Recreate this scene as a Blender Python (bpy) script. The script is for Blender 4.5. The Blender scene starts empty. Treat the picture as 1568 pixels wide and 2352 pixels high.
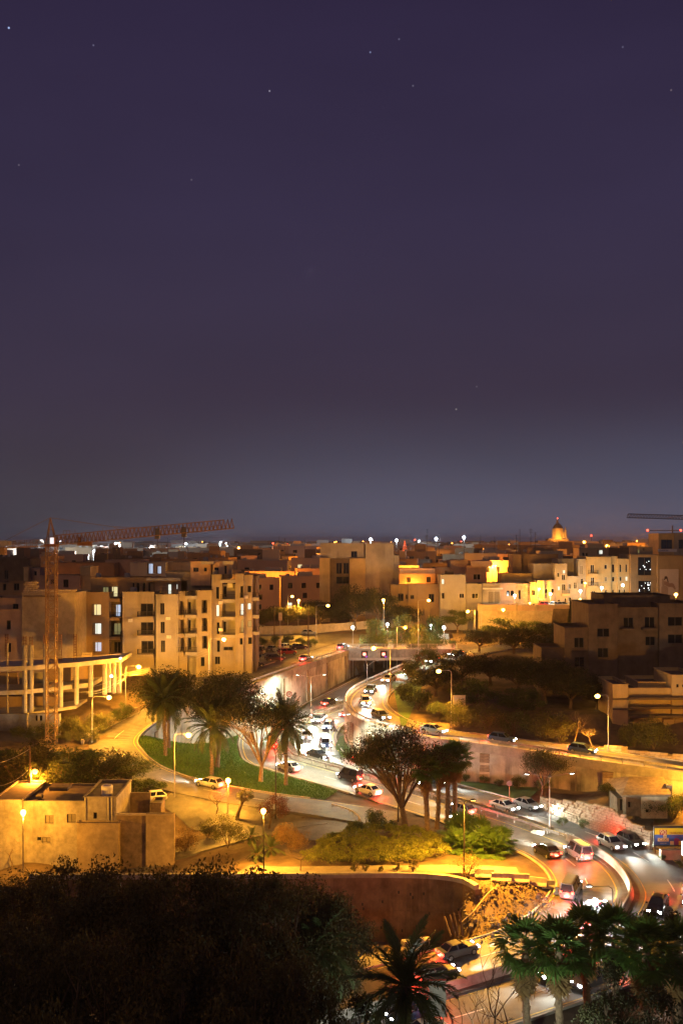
import bpy, bmesh, math, random
import numpy as np
from mathutils import Vector, Matrix, Euler
from mathutils.geometry import delaunay_2d_cdt

random.seed(7)
S = bpy.context.scene
COL = S.collection
PI = math.pi

# ------------------------------------------------------------------ camera
F, UC, VH, HC = 2450.0, 784.0, 1243.0, 37.0      # picture measured on a 1568 x 2352 grid
cam_d = bpy.data.cameras.new('camera')
cam = bpy.data.objects.new('camera', cam_d)
COL.objects.link(cam)
cam.location = (0, 0, HC)
cam.rotation_euler = (PI / 2, 0, 0)
cam_d.sensor_fit = 'VERTICAL'
cam_d.sensor_height = 36.0
cam_d.lens = 36.0 * F / 2352.0
cam_d.shift_y = (VH - 1176.0) / 2352.0
cam_d.clip_start = 0.5
cam_d.clip_end = 30000
S.camera = cam

# ------------------------------------------------------------------ night sky
w = bpy.data.worlds.new('World')
S.world = w
w.use_nodes = True
nt = w.node_tree
N = nt.nodes
Lk = nt.links
for n in list(N):
    N.remove(n)
def nn(t, **k):
    n = N.new(t)
    for a, b in k.items():
        setattr(n, a, b)
    return n
out = nn('ShaderNodeOutputWorld')
tc = nn('ShaderNodeTexCoord')
sep = nn('ShaderNodeSeparateXYZ')
Lk.new(tc.outputs['Generated'], sep.inputs[0])
ramp = nn('ShaderNodeValToRGB')
mr = nn('ShaderNodeMapRange')
mr.inputs['From Min'].default_value = -0.02
mr.inputs['From Max'].default_value = 0.5
Lk.new(sep.outputs['Z'], mr.inputs['Value'])
Lk.new(mr.outputs[0], ramp.inputs[0])
def srgb(r, g, b):
    f = lambda c: (c / 255 / 12.92) if c <= 10.3 else ((c / 255 + .055) / 1.055) ** 2.4
    return (f(r), f(g), f(b), 1)
cr = ramp.color_ramp
cr.elements[0].position = 0.03
cr.elements[0].color = srgb(64, 62, 74)
cr.elements[1].position = 1.0
cr.elements[1].color = srgb(44, 36, 62)
for p_, c_ in ((0.075, (62, 58, 68)), (0.15, (60, 55, 67)), (0.30, (57, 50, 68)), (0.6, (53, 46, 70))):
    e = cr.elements.new(p_)
    e.color = srgb(*c_)
skn = nn('ShaderNodeTexNoise')
skn.inputs['Scale'].default_value = 2.2
skn.inputs['Detail'].default_value = 4
skmap = nn('ShaderNodeMapping')
skmap.inputs['Scale'].default_value = (1, 1, 3.0)
Lk.new(tc.outputs['Generated'], skmap.inputs[0]); Lk.new(skmap.outputs[0], skn.inputs['Vector'])
bg = nn('ShaderNodeBackground')
bg.inputs[1].default_value = 1.0
# town glow low on the horizon, stronger towards the north-east
atn = nn('ShaderNodeMath', operation='ARCTAN2')
Lk.new(sep.outputs['X'], atn.inputs[0]); Lk.new(sep.outputs['Y'], atn.inputs[1])
glow = nn('ShaderNodeMapRange', interpolation_type='SMOOTHERSTEP')
glow.inputs['From Min'].default_value = -0.30
glow.inputs['From Max'].default_value = 0.08
Lk.new(atn.outputs[0], glow.inputs['Value'])
low = nn('ShaderNodeMapRange', interpolation_type='SMOOTHERSTEP')
low.inputs['From Min'].default_value = 0.16
low.inputs['From Max'].default_value = -0.01
Lk.new(sep.outputs['Z'], low.inputs['Value'])
mul = nn('ShaderNodeMath', operation='MULTIPLY')
Lk.new(glow.outputs[0], mul.inputs[0]); Lk.new(low.outputs[0], mul.inputs[1])
mix = nn('ShaderNodeMixRGB', blend_type='ADD')
mix.inputs[2].default_value = (0.034, 0.052, 0.090, 1)
Lk.new(mul.outputs[0], mix.inputs[0]); Lk.new(ramp.outputs[0], mix.inputs[1])
# the last of the twilight
sky = nn('ShaderNodeTexSky', sky_type='NISHITA')
sky.sun_disc = False
sky.sun_elevation = math.radians(-8)
sky.sun_rotation = math.radians(200)
skm = nn('ShaderNodeMixRGB', blend_type='ADD')
skm.inputs[0].default_value = 0.02
Lk.new(mix.outputs[0], skm.inputs[1]); Lk.new(sky.outputs[0], skm.inputs[2])
skv = nn('ShaderNodeMapRange')
skv.inputs['From Min'].default_value = .3
skv.inputs['From Max'].default_value = .7
skv.inputs['To Min'].default_value = .90
skv.inputs['To Max'].default_value = 1.10
Lk.new(skn.outputs['Fac'], skv.inputs['Value'])
skx = nn('ShaderNodeMixRGB', blend_type='MULTIPLY')
skx.inputs[0].default_value = 1
Lk.new(skm.outputs[0], skx.inputs[1]); Lk.new(skv.outputs[0], skx.inputs[2])
last = skx.outputs[0]
# the stars that can be made out, as points at their directions
nrm = nn('ShaderNodeVectorMath', operation='NORMALIZE')
Lk.new(tc.outputs['Generated'], nrm.inputs[0])
for (u, v, st, col) in ((21, 64, 1.6, (.45, .6, 1)), (215, 104, .25, (.6, .6, .9)), (850, 120, .5, (.5, .6, 1)), (619, 209, .5, (.8, .75, .9)),
                   (948, 197, .22, (.7, .7, .9)), (1429, 108, .2, (.6, .6, .9)), (1540, 207, .22, (.9, .7, .7)), (1047, 940, .5, (.9, .85, .7)),
                   (440, 413, .18, (.8, .7, .8)), (44, 379, .18, (.8, .7, .8)), (916, 90, .2, (.7, .7, 1)), (1094, 888, .2, (.8, .8, .8))):
    d = Vector(((u - UC) / F, 1, -(v - VH) / F)).normalized()
    dt = nn('ShaderNodeVectorMath', operation='DISTANCE')
    dt.inputs[1].default_value = d
    Lk.new(nrm.outputs[0], dt.inputs[0])
    m1 = nn('ShaderNodeMapRange', interpolation_type='SMOOTHSTEP')
    m1.inputs['From Min'].default_value = 0.0011
    m1.inputs['From Max'].default_value = 0.0003
    m1.inputs['To Max'].default_value = st * .6
    Lk.new(dt.outputs['Value'], m1.inputs['Value'])
    a = nn('ShaderNodeMixRGB', blend_type='ADD')
    a.inputs[2].default_value = (*col, 1)
    Lk.new(m1.outputs[0], a.inputs[0]); Lk.new(last, a.inputs[1])
    last = a.outputs[0]
Lk.new(last, bg.inputs[0])
Lk.new(bg.outputs[0], out.inputs[0])

# added fill sun standing in for the town glow, behind the camera
sd = bpy.data.lights.new('town_glow_fill', 'SUN')
sd.energy = 0.22
sd.angle = math.radians(12)
sd.color = (1.0, 0.55, 0.26)
so = bpy.data.objects.new('town_glow_fill', sd)
COL.objects.link(so)
so.rotation_euler = Euler((math.radians(62), 0, math.radians(-20)))

S.view_settings.view_transform = 'Standard'
S.view_settings.look = 'None'
S.view_settings.exposure = 0.0
S.view_settings.gamma = 1.0
S.view_settings.use_curve_mapping = False
S.cycles.use_denoising = True
S.cycles.max_bounces = 5
S.cycles.diffuse_bounces = 2
S.cycles.glossy_bounces = 3
S.cycles.transmission_bounces = 3
S.cycles.volume_bounces = 0
S.cycles.sample_clamp_indirect = 4
S.cycles.sample_clamp_direct = 0
S.cycles.caustics_reflective = False
S.cycles.caustics_refractive = False
try:
    S.cycles.use_light_tree = True
except Exception:
    pass

# ------------------------------------------------------------------ helpers
def P(u, v, z):
    Y = F * (HC - z) / (v - VH)
    return Vector(((u - UC) * Y / F, Y, z))
def Q(u, v, Y):
    return Vector(((u - UC) * Y / F, Y, HC - (v - VH) * Y / F))
def ux(u, Y): return (u - UC) * Y / F
def vz(v, Y): return HC - (v - VH) * Y / F

def wm(o):
    m = o.matrix_basis.copy()
    if o.parent:
        m = wm(o.parent) @ o.matrix_parent_inverse @ m
    return m
def tag(o, label=None, cat=None, group=None, kind=None):
    if label: o['label'] = label
    if cat: o['category'] = cat
    if group: o['group'] = group
    if kind: o['kind'] = kind
    return o
def empty(name, loc, label=None, cat=None, group=None, rz=0):
    o = bpy.data.objects.new(name, None)
    o.location = loc
    o.rotation_euler = (0, 0, rz)
    o.empty_display_size = .2
    COL.objects.link(o)
    return tag(o, label, cat, group)
def adopt(o, parent, local=False):
    if parent is None: return
    o.parent = parent
    if not local:
        o.matrix_parent_inverse = wm(parent).inverted()
def link_mesh(name, me, parent=None, local=False):
    o = bpy.data.objects.new(name, me)
    COL.objects.link(o)
    adopt(o, parent, local)
    return o
_kids = {}
def copy_tree(o, parent=None):
    c = o.copy()
    COL.objects.link(c)
    c.parent = parent
    if o.name not in _kids: _kids[o.name] = list(o.children)
    for ch in _kids[o.name]:
        copy_tree(ch, c)
    return c

class MB:
    def __init__(s):
        s.v, s.f = [], []
    def add(s, vs, fs):
        b = len(s.v)
        s.v.extend([tuple(x) for x in vs])
        s.f.extend([tuple(b + i for i in f) for f in fs])
        return s
    def quad(s, a, b, c, d): return s.add((a, b, c, d), ((0, 1, 2, 3),))
    def box(s, x0, x1, y0, y1, z0, z1):
        vs = [(x, y, z) for z in (z0, z1) for y in (y0, y1) for x in (x0, x1)]
        return s.add(vs, ((0, 2, 3, 1), (4, 5, 7, 6), (0, 1, 5, 4), (2, 6, 7, 3), (0, 4, 6, 2), (1, 3, 7, 5)))
    def obox(s, c, sx, sy, sz, rz=0, rx=0, ry=0):
        m = Euler((rx, ry, rz)).to_matrix()
        vs = [Vector(c) + m @ Vector((x * sx / 2, y * sy / 2, z * sz / 2)) for z in (-1, 1) for y in (-1, 1) for x in (-1, 1)]
        return s.add(vs, ((0, 2, 3, 1), (4, 5, 7, 6), (0, 1, 5, 4), (2, 6, 7, 3), (0, 4, 6, 2), (1, 3, 7, 5)))
    def bar(s, a, b, t, t2=None):
        a, b = Vector(a), Vector(b)
        d = (b - a)
        if d.length < 1e-6: return s
        d.normalize()
        up = Vector((0, 0, 1)) if abs(d.z) < .95 else Vector((1, 0, 0))
        x = d.cross(up).normalized() * (t / 2)
        y = x.cross(d).normalized() * ((t2 or t) / 2)
        vs = [a - x - y, a + x - y, a + x + y, a - x + y, b - x - y, b + x - y, b + x + y, b - x + y]
        return s.add(vs, ((3, 2, 1, 0), (4, 5, 6, 7), (0, 1, 5, 4), (1, 2, 6, 5), (2, 3, 7, 6), (3, 0, 4, 7)))
    def tube(s, pts, rad, n=6, cap=True):
        pts = [Vector(p) for p in pts]
        if not isinstance(rad, (list, tuple)): rad = [rad] * len(pts)
        vs, fs = [], []
        px = None
        for i, p in enumerate(pts):
            d = (pts[min(i + 1, len(pts) - 1)] - pts[max(i - 1, 0)])
            if d.length < 1e-9: d = Vector((0, 0, 1))
            d.normalize()
            if px is None:
                up = Vector((0, 0, 1)) if abs(d.z) < .9 else Vector((1, 0, 0))
                px = d.cross(up).normalized()
            else:
                px = (px - d * px.dot(d))
                if px.length < 1e-6: px = d.orthogonal()
                px.normalize()
            py = d.cross(px)
            for k in range(n):
                a = 2 * PI * k / n
                vs.append(p + (px * math.cos(a) + py * math.sin(a)) * rad[i])
        for i in range(len(pts) - 1):
            for k in range(n):
                k2 = (k + 1) % n
                fs.append((i * n + k, i * n + k2, (i + 1) * n + k2, (i + 1) * n + k))
        if cap:
            fs.append(tuple(range(n - 1, -1, -1)))
            m = (len(pts) - 1) * n
            fs.append(tuple(m + k for k in range(n)))
        return s.add(vs, fs)
    def lathe(s, prof, n=12, c=(0, 0, 0)):
        vs, fs = [], []
        for (r, z) in prof:
            for k in range(n):
                a = 2 * PI * k / n
                vs.append((c[0] + r * math.cos(a), c[1] + r * math.sin(a), c[2] + z))
        for i in range(len(prof) - 1):
            for k in range(n):
                k2 = (k + 1) % n
                fs.append((i * n + k, i * n + k2, (i + 1) * n + k2, (i + 1) * n + k))
        fs.append(tuple(range(n - 1, -1, -1)))
        m = (len(prof) - 1) * n
        fs.append(tuple(m + k for k in range(n)))
        return s.add(vs, fs)
    def ball(s, c, r, n=10, m=6, sz=1.0):
        prof = [(max(r * math.sin(PI * i / m), r * .02), -r * sz * math.cos(PI * i / m)) for i in range(m + 1)]
        return s.lathe(prof, n, c)
    def prism(s, poly, z0, z1):
        n = len(poly)
        vs = [(p[0], p[1], z0) for p in poly] + [(p[0], p[1], z1) for p in poly]
        fs = [tuple(range(n - 1, -1, -1)), tuple(range(n, 2 * n))]
        fs += [(i, (i + 1) % n, n + (i + 1) % n, n + i) for i in range(n)]
        return s.add(vs, fs)
    def mesh(s, name, mat, smooth=False):
        me = bpy.data.meshes.new(name)
        me.from_pydata(s.v, [], s.f)
        me.materials.append(mat)
        if smooth:
            me.polygons.foreach_set('use_smooth', [True] * len(me.polygons))
        return me
    def build(s, name, mat, parent=None, smooth=False, local=False):
        return link_mesh(name, s.mesh(name, mat, smooth), parent, local)

def np_quads(name, V, mat, smooth=False):
    """V: (n,4,3) array of quads -> mesh"""
    n = len(V)
    me = bpy.data.meshes.new(name)
    me.vertices.add(n * 4)
    me.vertices.foreach_set('co', np.ascontiguousarray(V, dtype=np.float32).ravel())
    me.loops.add(n * 4)
    me.loops.foreach_set('vertex_index', np.arange(n * 4, dtype=np.int32))
    me.polygons.add(n)
    me.polygons.foreach_set('loop_start', np.arange(0, n * 4, 4, dtype=np.int32))
    me.update(calc_edges=True)
    me.materials.append(mat)
    return me

# ------------------------------------------------------------------ materials
MATS = {}
def mat(name, col, rough=.85, var=.2, scale=1.0, bump=0.0, metal=0.0, emis=None, es=0.0, streak=0.0, stain=0.0, spec=.4, bscale=None, trans=0.0):
    if name in MATS: return MATS[name]
    m = bpy.data.materials.new(name)
    m.use_nodes = True
    t = m.node_tree
    b = t.nodes['Principled BSDF']
    b.inputs['Roughness'].default_value = rough
    b.inputs['Metallic'].default_value = metal
    b.inputs['Specular IOR Level'].default_value = spec
    if emis:
        b.inputs['Base Color'].default_value = (*col, 1)
        b.inputs['Emission Color'].default_value = (*emis, 1)
        b.inputs['Emission Strength'].default_value = es
        m.cycles.emission_sampling = 'NONE'
        MATS[name] = m
        return m
    tcn = t.nodes.new('ShaderNodeTexCoord')
    nz = t.nodes.new('ShaderNodeTexNoise')
    nz.inputs['Scale'].default_value = scale
    nz.inputs['Detail'].default_value = 5
    nz.inputs['Roughness'].default_value = .65
    t.links.new(tcn.outputs['Object'], nz.inputs['Vector'])
    r = t.nodes.new('ShaderNodeValToRGB')
    r.color_ramp.elements[0].position = .3
    r.color_ramp.elements[1].position = .7
    r.color_ramp.elements[0].color = (*[c * (1 - var) for c in col], 1)
    r.color_ramp.elements[1].color = (*[min(1, c * (1 + var)) for c in col], 1)
    t.links.new(nz.outputs['Fac'], r.inputs[0])
    last = r.outputs[0]
    if streak > 0:
        mp = t.nodes.new('ShaderNodeMapping')
        mp.inputs['Scale'].default_value = (.55, .55, .05)
        t.links.new(tcn.outputs['Object'], mp.inputs[0])
        n2 = t.nodes.new('ShaderNodeTexNoise')
        n2.inputs['Scale'].default_value = 1.0
        n2.inputs['Detail'].default_value = 6
        n2.inputs['Roughness'].default_value = .7
        t.links.new(mp.outputs[0], n2.inputs['Vector'])
        r2 = t.nodes.new('ShaderNodeValToRGB')
        r2.color_ramp.elements[0].position = .36
        r2.color_ramp.elements[1].position = .56
        r2.color_ramp.elements[0].color = (1 - streak,) * 3 + (1,)
        r2.color_ramp.elements[1].color = (1, 1, 1, 1)
        t.links.new(n2.outputs['Fac'], r2.inputs[0])
        mx = t.nodes.new('ShaderNodeMixRGB')
        mx.blend_type = 'MULTIPLY'
        n4 = t.nodes.new('ShaderNodeTexNoise')
        n4.inputs['Scale'].default_value = .23
        n4.inputs['Detail'].default_value = 3
        t.links.new(tcn.outputs['Object'], n4.inputs['Vector'])
        r4 = t.nodes.new('ShaderNodeMapRange')
        r4.inputs['From Min'].default_value = .42
        r4.inputs['From Max'].default_value = .62
        t.links.new(n4.outputs['Fac'], r4.inputs['Value'])
        t.links.new(r4.outputs[0], mx.inputs[0])
        t.links.new(last, mx.inputs[1]); t.links.new(r2.outputs[0], mx.inputs[2])
        last = mx.outputs[0]
    if stain > 0:
        n3 = t.nodes.new('ShaderNodeTexNoise')
        n3.inputs['Scale'].default_value = scale * .17
        n3.inputs['Detail'].default_value = 7
        n3.inputs['Roughness'].default_value = .7
        t.links.new(tcn.outputs['Object'], n3.inputs['Vector'])
        r3 = t.nodes.new('ShaderNodeValToRGB')
        r3.color_ramp.elements[0].position = .38
        r3.color_ramp.elements[1].position = .6
        r3.color_ramp.elements[0].color = (1 - stain,) * 3 + (1,)
        r3.color_ramp.elements[1].color = (1, 1, 1, 1)
        t.links.new(n3.outputs['Fac'], r3.inputs[0])
        mx = t.nodes.new('ShaderNodeMixRGB')
        mx.blend_type = 'MULTIPLY'
        mx.inputs[0].default_value = 1
        t.links.new(last, mx.inputs[1]); t.links.new(r3.outputs[0], mx.inputs[2])
        last = mx.outputs[0]
    t.links.new(last, b.inputs['Base Color'])
    if bump > 0:
        bn = t.nodes.new('ShaderNodeBump')
        bn.inputs['Strength'].default_value = min(1, bump)
        bn.inputs['Distance'].default_value = .05
        nb = t.nodes.new('ShaderNodeTexNoise')
        nb.inputs['Scale'].default_value = bscale or scale * 5
        nb.inputs['Detail'].default_value = 4
        t.links.new(tcn.outputs['Object'], nb.inputs['Vector'])
        t.links.new(nb.outputs['Fac'], bn.inputs['Height'])
        t.links.new(bn.outputs[0], b.inputs['Normal'])
    if trans > 0:
        # thin leaves let some light through
        tr = t.nodes.new('ShaderNodeBsdfTranslucent')
        t.links.new(last, tr.inputs[0])
        ms = t.nodes.new('ShaderNodeMixShader')
        ms.inputs[0].default_value = trans
        o = t.nodes['Material Output']
        t.links.new(b.outputs[0], ms.inputs[1]); t.links.new(tr.outputs[0], ms.inputs[2])
        t.links.new(ms.outputs[0], o.inputs[0])
    MATS[name] = m
    return m

M = {}
M['asphalt'] = mat('asphalt', (.11, .105, .098), .55, .3, .6, .25, bscale=25, stain=.5, spec=.4)
M['asphalt2'] = mat('asphalt_old', (.14, .13, .115), .62, .3, .7, .25, bscale=25, stain=.5)
M['soil'] = mat('soil', (.15, .105, .065), .95, .45, .35, .6, stain=.45)
M['rubble'] = mat('rubble', (.17, .14, .105), .95, .4, 1.2, .5, stain=.4)
M['grass'] = mat('grass', (.065, .125, .02), .9, .35, .6, .4, bscale=12, stain=.35)
M['blade'] = mat('grass_blade', (.075, .15, .022), .8, .4, 3, trans=.3)
M['paving'] = mat('paving', (.30, .26, .20), .85, .25, 1.0, .25, stain=.3)
M['concrete'] = mat('concrete', (.36, .34, .30), .85, .2, 1.2, .25, streak=.45, stain=.35)
M['concrete_clean'] = mat('concrete_clean', (.42, .39, .34), .85, .18, 1.5, .2, stain=.25)
M['wallgrey'] = mat('wall_render_grey', (.48, .47, .40), .9, .22, .7, .3, streak=.75, stain=.35)
M['wallbrown'] = mat('wall_brown', (.20, .135, .085), .92, .3, .8, .4, streak=.6, stain=.4)
M['limestone'] = mat('limestone', (.46, .36, .22), .92, .25, 1.3, .35, stain=.3)
M['limestone2'] = mat('limestone_pale', (.52, .43, .29), .92, .2, 1.1, .3, stain=.25)
M['limedark'] = mat('limestone_weathered', (.27, .20, .13), .95, .35, 1.5, .45, stain=.45)
M['plaster_beige'] = mat('plaster_beige', (.40, .34, .25), .9, .12, .5, .12, streak=.3, stain=.15)
M['plaster_white'] = mat('plaster_white', (.45, .41, .34), .9, .12, .5, .12, streak=.35, stain=.15)
M['plaster_flaking'] = mat('plaster_flaking', (.46, .41, .33), .92, .22, 1.6, .3, streak=.45, stain=.4)
M['plaster_grey'] = mat('plaster_grey', (.40, .38, .34), .9, .1, .5, .12, streak=.25)
M['plaster_brown'] = mat('plaster_brown', (.33, .23, .13), .9, .12, .5, .12, streak=.25)
M['plaster_pink'] = mat('plaster_pink', (.52, .36, .26), .9, .12, .6, .12, streak=.25)
M['plaster_yellow'] = mat('plaster_yellow', (.56, .43, .22), .9, .12, .6, .12, streak=.25)
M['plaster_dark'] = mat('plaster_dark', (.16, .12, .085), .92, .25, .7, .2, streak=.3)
M['roof'] = mat('roof_felt', (.17, .14, .11), .95, .3, .8, .2, stain=.3)
M['frame'] = mat('window_frame', (.10, .085, .07), .6, .1)
M['frame_white'] = mat('window_frame_white', (.6, .58, .53), .5, .08)
M['glass'] = mat('dark_glass', (.012, .014, .018), .08, .1, spec=.6)
M['curtain'] = mat('window_curtain', (.22, .19, .14), .8, .2, 4)
M['lit_warm'] = mat('window_lit_warm', (.3, .3, .2), emis=(1.0, .85, .42), es=.85)
M['lit_white'] = mat('window_lit_white', (.3, .3, .3), emis=(.95, 1.0, .85), es=1.0)
M['lit_blue'] = mat('window_lit_blue', (.3, .3, .3), emis=(.6, .75, 1.0), es=.75)
M['lit_dim'] = mat('window_lit_dim', (.2, .2, .15), emis=(.55, .5, .2), es=.35)
M['steel'] = mat('galvanised_steel', (.42, .41, .39), .5, .15, 3, metal=.6)
M['rail'] = mat('rail_steel', (.36, .34, .31), .55, .25, 2, metal=.5, stain=.3)
M['iron'] = mat('black_iron', (.035, .03, .028), .55, .2, 3)
M['pole_dark'] = mat('pole_dark', (.05, .045, .04), .5, .2, 3, metal=.3)
M['wood_pole'] = mat('wood_pole', (.16, .10, .06), .9, .3, 3)
M['crane'] = mat('crane_paint', (.34, .20, .07), .6, .25, 1.5)
M['crane_dark'] = mat('crane_dark', (.10, .09, .085), .6, .2, 1.5)
M['rust'] = mat('rust', (.22, .10, .04), .85, .3, 3)
M['bark'] = mat('bark', (.13, .09, .06), .95, .4, 3, .6)
M['bark_pale'] = mat('bark_pale', (.28, .20, .12), .95, .35, 4, .5)
M['palm_bark'] = mat('palm_bark', (.20, .14, .09), .95, .45, 4, .7)
M['leaf_dark'] = mat('leaf_dark', (.046, .050, .016), .7, .5, 1.2, trans=.25)
M['leaf_fore'] = mat('leaf_fore_lightened', (.078, .066, .022), .7, .55, 1.2, trans=.25)  # lighter leaf copy: faint light on the foreground trees put into the colour
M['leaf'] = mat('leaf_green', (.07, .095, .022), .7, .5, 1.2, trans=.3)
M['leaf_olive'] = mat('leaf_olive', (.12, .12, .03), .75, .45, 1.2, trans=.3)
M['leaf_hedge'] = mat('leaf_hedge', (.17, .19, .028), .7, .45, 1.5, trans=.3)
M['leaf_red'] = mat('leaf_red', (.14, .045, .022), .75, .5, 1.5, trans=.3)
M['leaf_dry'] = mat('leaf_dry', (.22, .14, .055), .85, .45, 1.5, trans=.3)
M['flower'] = mat('flower_pink', (.45, .08, .10), .7, .4, 2, trans=.3)
M['palm'] = mat('palm_leaf', (.07, .10, .03), .55, .4, 1.0, trans=.25)
M['palm_fan'] = mat('palm_fan_leaf', (.075, .15, .028), .5, .4, 1.0, trans=.3)
M['palm_dry'] = mat('palm_dry_leaf', (.24, .15, .06), .85, .4, 1.0, trans=.25)
M['paint_white'] = mat('paint_road_white', (.65, .63, .58), .7, .3, 4, stain=.35)
M['paint_yellow'] = mat('paint_road_yellow', (.6, .42, .08), .7, .3, 4, stain=.35)
M['white'] = mat('white_paint', (.75, .73, .68), .5, .1)
M['black'] = mat('black_plastic', (.02, .02, .02), .5, .1)
M['sodium'] = mat('sodium_lens', (1, .8, .4), emis=(1.0, .50, .085), es=16)
M['sodium_deep'] = mat('sodium_deep_lens', (1, .7, .3), emis=(1.0, .36, .045), es=14)
M['whitelamp'] = mat('white_globe', (1, 1, 1), emis=(.88, 1.0, .93), es=12)
M['flood'] = mat('floodlight_lens', (1, 1, 1), emis=(.75, .87, 1.0), es=16)
M['redlamp'] = mat('red_beacon', (1, .1, .1), emis=(1.0, .07, .03), es=9)
M['unlit'] = mat('unlit_lens', (.35, .33, .30), .3, .1)

# ------------------------------------------------------------------ curves
def resample(pts, step):
    """smooth (Catmull-Rom) curve through pts, resampled at even steps"""
    p = [Vector(x) for x in pts]
    p = [p[0] * 2 - p[1]] + p + [p[-1] * 2 - p[-2]]
    o = []
    for i in range(1, len(p) - 2):
        for k in range(24):
            t = k / 24
            a, b, c, d = p[i - 1], p[i], p[i + 1], p[i + 2]
            o.append(.5 * ((2 * b) + (c - a) * t + (2 * a - 5 * b + 4 * c - d) * t * t + (3 * b - a - 3 * c + d) * t ** 3))
    o.append(p[-2])
    A = np.array([tuple(x) for x in o])
    for _ in range(25):
        A[1:-1] = .5 * A[1:-1] + .25 * (A[:-2] + A[2:])
    seg = np.linalg.norm(np.diff(A[:, :2], axis=0), axis=1)
    s = np.concatenate([[0], np.cumsum(seg)])
    n = max(2, int(s[-1] / step))
    q = np.linspace(0, s[-1], n + 1)
    return np.stack([np.interp(q, s, A[:, i]) for i in range(3)], 1)
def normals(C):
    t = np.gradient(C[:, :2], axis=0)
    t /= np.linalg.norm(t, axis=1)[:, None]
    return np.stack([-t[:, 1], t[:, 0]], 1), t
def offset(C, d):
    n, _ = normals(C)
    d = np.broadcast_to(np.asarray(d, float), (len(C),))
    R = C.copy()
    R[:, :2] += n * d[:, None]
    return R
class Path:
    def __init__(s, pts, step=1.0):
        s.C = resample(pts, step)
        seg = np.linalg.norm(np.diff(s.C[:, :2], axis=0), axis=1)
        s.s = np.concatenate([[0], np.cumsum(seg)])
        s.L = s.s[-1]
        s.n, s.t = normals(s.C)
    def at(s, d, off=0.0, dz=0.0):
        p = [np.interp(d, s.s, s.C[:, i]) for i in range(3)]
        nx, ny = np.interp(d, s.s, s.n[:, 0]), np.interp(d, s.s, s.n[:, 1])
        return Vector((p[0] + nx * off, p[1] + ny * off, p[2] + dz))
    def heading(s, d):
        tx, ty = np.interp(d, s.s, s.t[:, 0]), np.interp(d, s.s, s.t[:, 1])
        return math.atan2(ty, tx)
    def slope(s, d):
        a, b = s.at(d - 2), s.at(d + 2)
        return math.atan2(b.z - a.z, math.hypot(b.x - a.x, b.y - a.y))
    def near(s, p):
        i = np.argmin((s.C[:, 0] - p[0]) ** 2 + (s.C[:, 1] - p[1]) ** 2)
        return s.s[i]
def strip(name, A, B, mat_, parent=None, skirt=0.0, dz=0.0):
    mb = MB()
    n = len(A)
    V = []
    for a, b in zip(A, B):
        V += [(a[0], a[1], a[2] + dz), (b[0], b[1], b[2] + dz)]
    Fc = [(2 * i, 2 * i + 1, 2 * i + 3, 2 * i + 2) for i in range(n - 1)]
    mb.add(V, Fc)
    if skirt:
        for E, fl in ((A, 1), (B, 0)):
            V = []
            for a in E:
                V += [(a[0], a[1], a[2] + dz), (a[0], a[1], a[2] + dz - skirt)]
            mb.add(V, [((2 * i, 2 * i + 2, 2 * i + 3, 2 * i + 1) if fl else (2 * i, 2 * i + 1, 2 * i + 3, 2 * i + 2)) for i in range(n - 1)])
    return mb.build(name, mat_, parent)
# ================================================================== THE LIE OF THE LAND
MED = Path([P(*a) for a in ((955, 1521, 6.1), (920, 1545, 5.8), (884, 1570, 5.5), (784, 1623, 4.2), (702, 1653, 3.4), (662, 1690, 2.9), (674, 1735, 2.4),
      (702, 1748, 2.2), (784, 1771, 1.8), (900, 1803, 1.2), (984, 1828, .8), (1084, 1857, .5), (1184, 1888, .25), (1301, 1930, 0), (1361, 1957, -.1),
      (1411, 1991, -.3), (1441, 2030, -.5), (1446, 2066, -.8), (1400, 2130, -1.6), (1300, 2190, -2.4), (1150, 2240, -3.1), (1000, 2285, -3.7),
      (850, 2325, -4.2), (650, 2380, -4.6))])
WED = Path([P(*a) for a in ((830, 1484, 12.1), (800, 1494, 12), (680, 1536, 11.6), (565, 1577, 11), (480, 1608, 10), (400, 1640, 8.2), (345, 1675, 6), (318, 1700, 4.7))])
SLIP = Path([(12, 279, 13.2), (5, 262, 12.6), (-2.2, 244.3, 12.1), (-12.8, 213.3, 11.7), (-20.6, 192.5, 11), (-25.5, 184.8, 10), (-31, 179.5, 8.2), (-35, 175.5, 6.3),
      (-36.6, 171, 5), (-34.6, 165.2, 4.3), (-31.5, 159.7, 3.5), (-27.5, 155.5, 2.8), (-22.6, 151.8, 2.3), (-15.9, 148, 1.9), (-9.7, 145.3, 1.6), (-3.7, 143, 1.4), (2.1, 140.4, 1.15), (7, 138, .9)])
RAMP = Path([(60, 281, 12.6)] + [P(*a) for a in ((1150, 1478, 12), (1100, 1488, 11.8), (1000, 1508, 11.3), (935, 1528, 10.8), (870, 1556, 10.1), (815, 1582, 9.5),
      (792, 1605, 9.1), (795, 1628, 8.6), (830, 1655, 8.1), (900, 1676, 7.6), (1000, 1697, 7.0), (1110, 1710, 6.6), (1250, 1730, 6.0), (1400, 1752, 5.4),
      (1568, 1775, 4.9), (1760, 1802, 4.3))])
LANE = Path([P(*a) for a in ((300, 2000, -2.2), (380, 1968, -1.4), (450, 1946, -.8), (560, 1917, -.1), (660, 1894, .6), (745, 1882, 1.0))])
FOOT = Path([P(*a) for a in ((560, 1996, .3), (640, 2001, .45), (760, 2000, .55), (900, 1998, .6), (1030, 1997, .55), (1120, 1999, .4), (1190, 2003, .2))])

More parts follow.
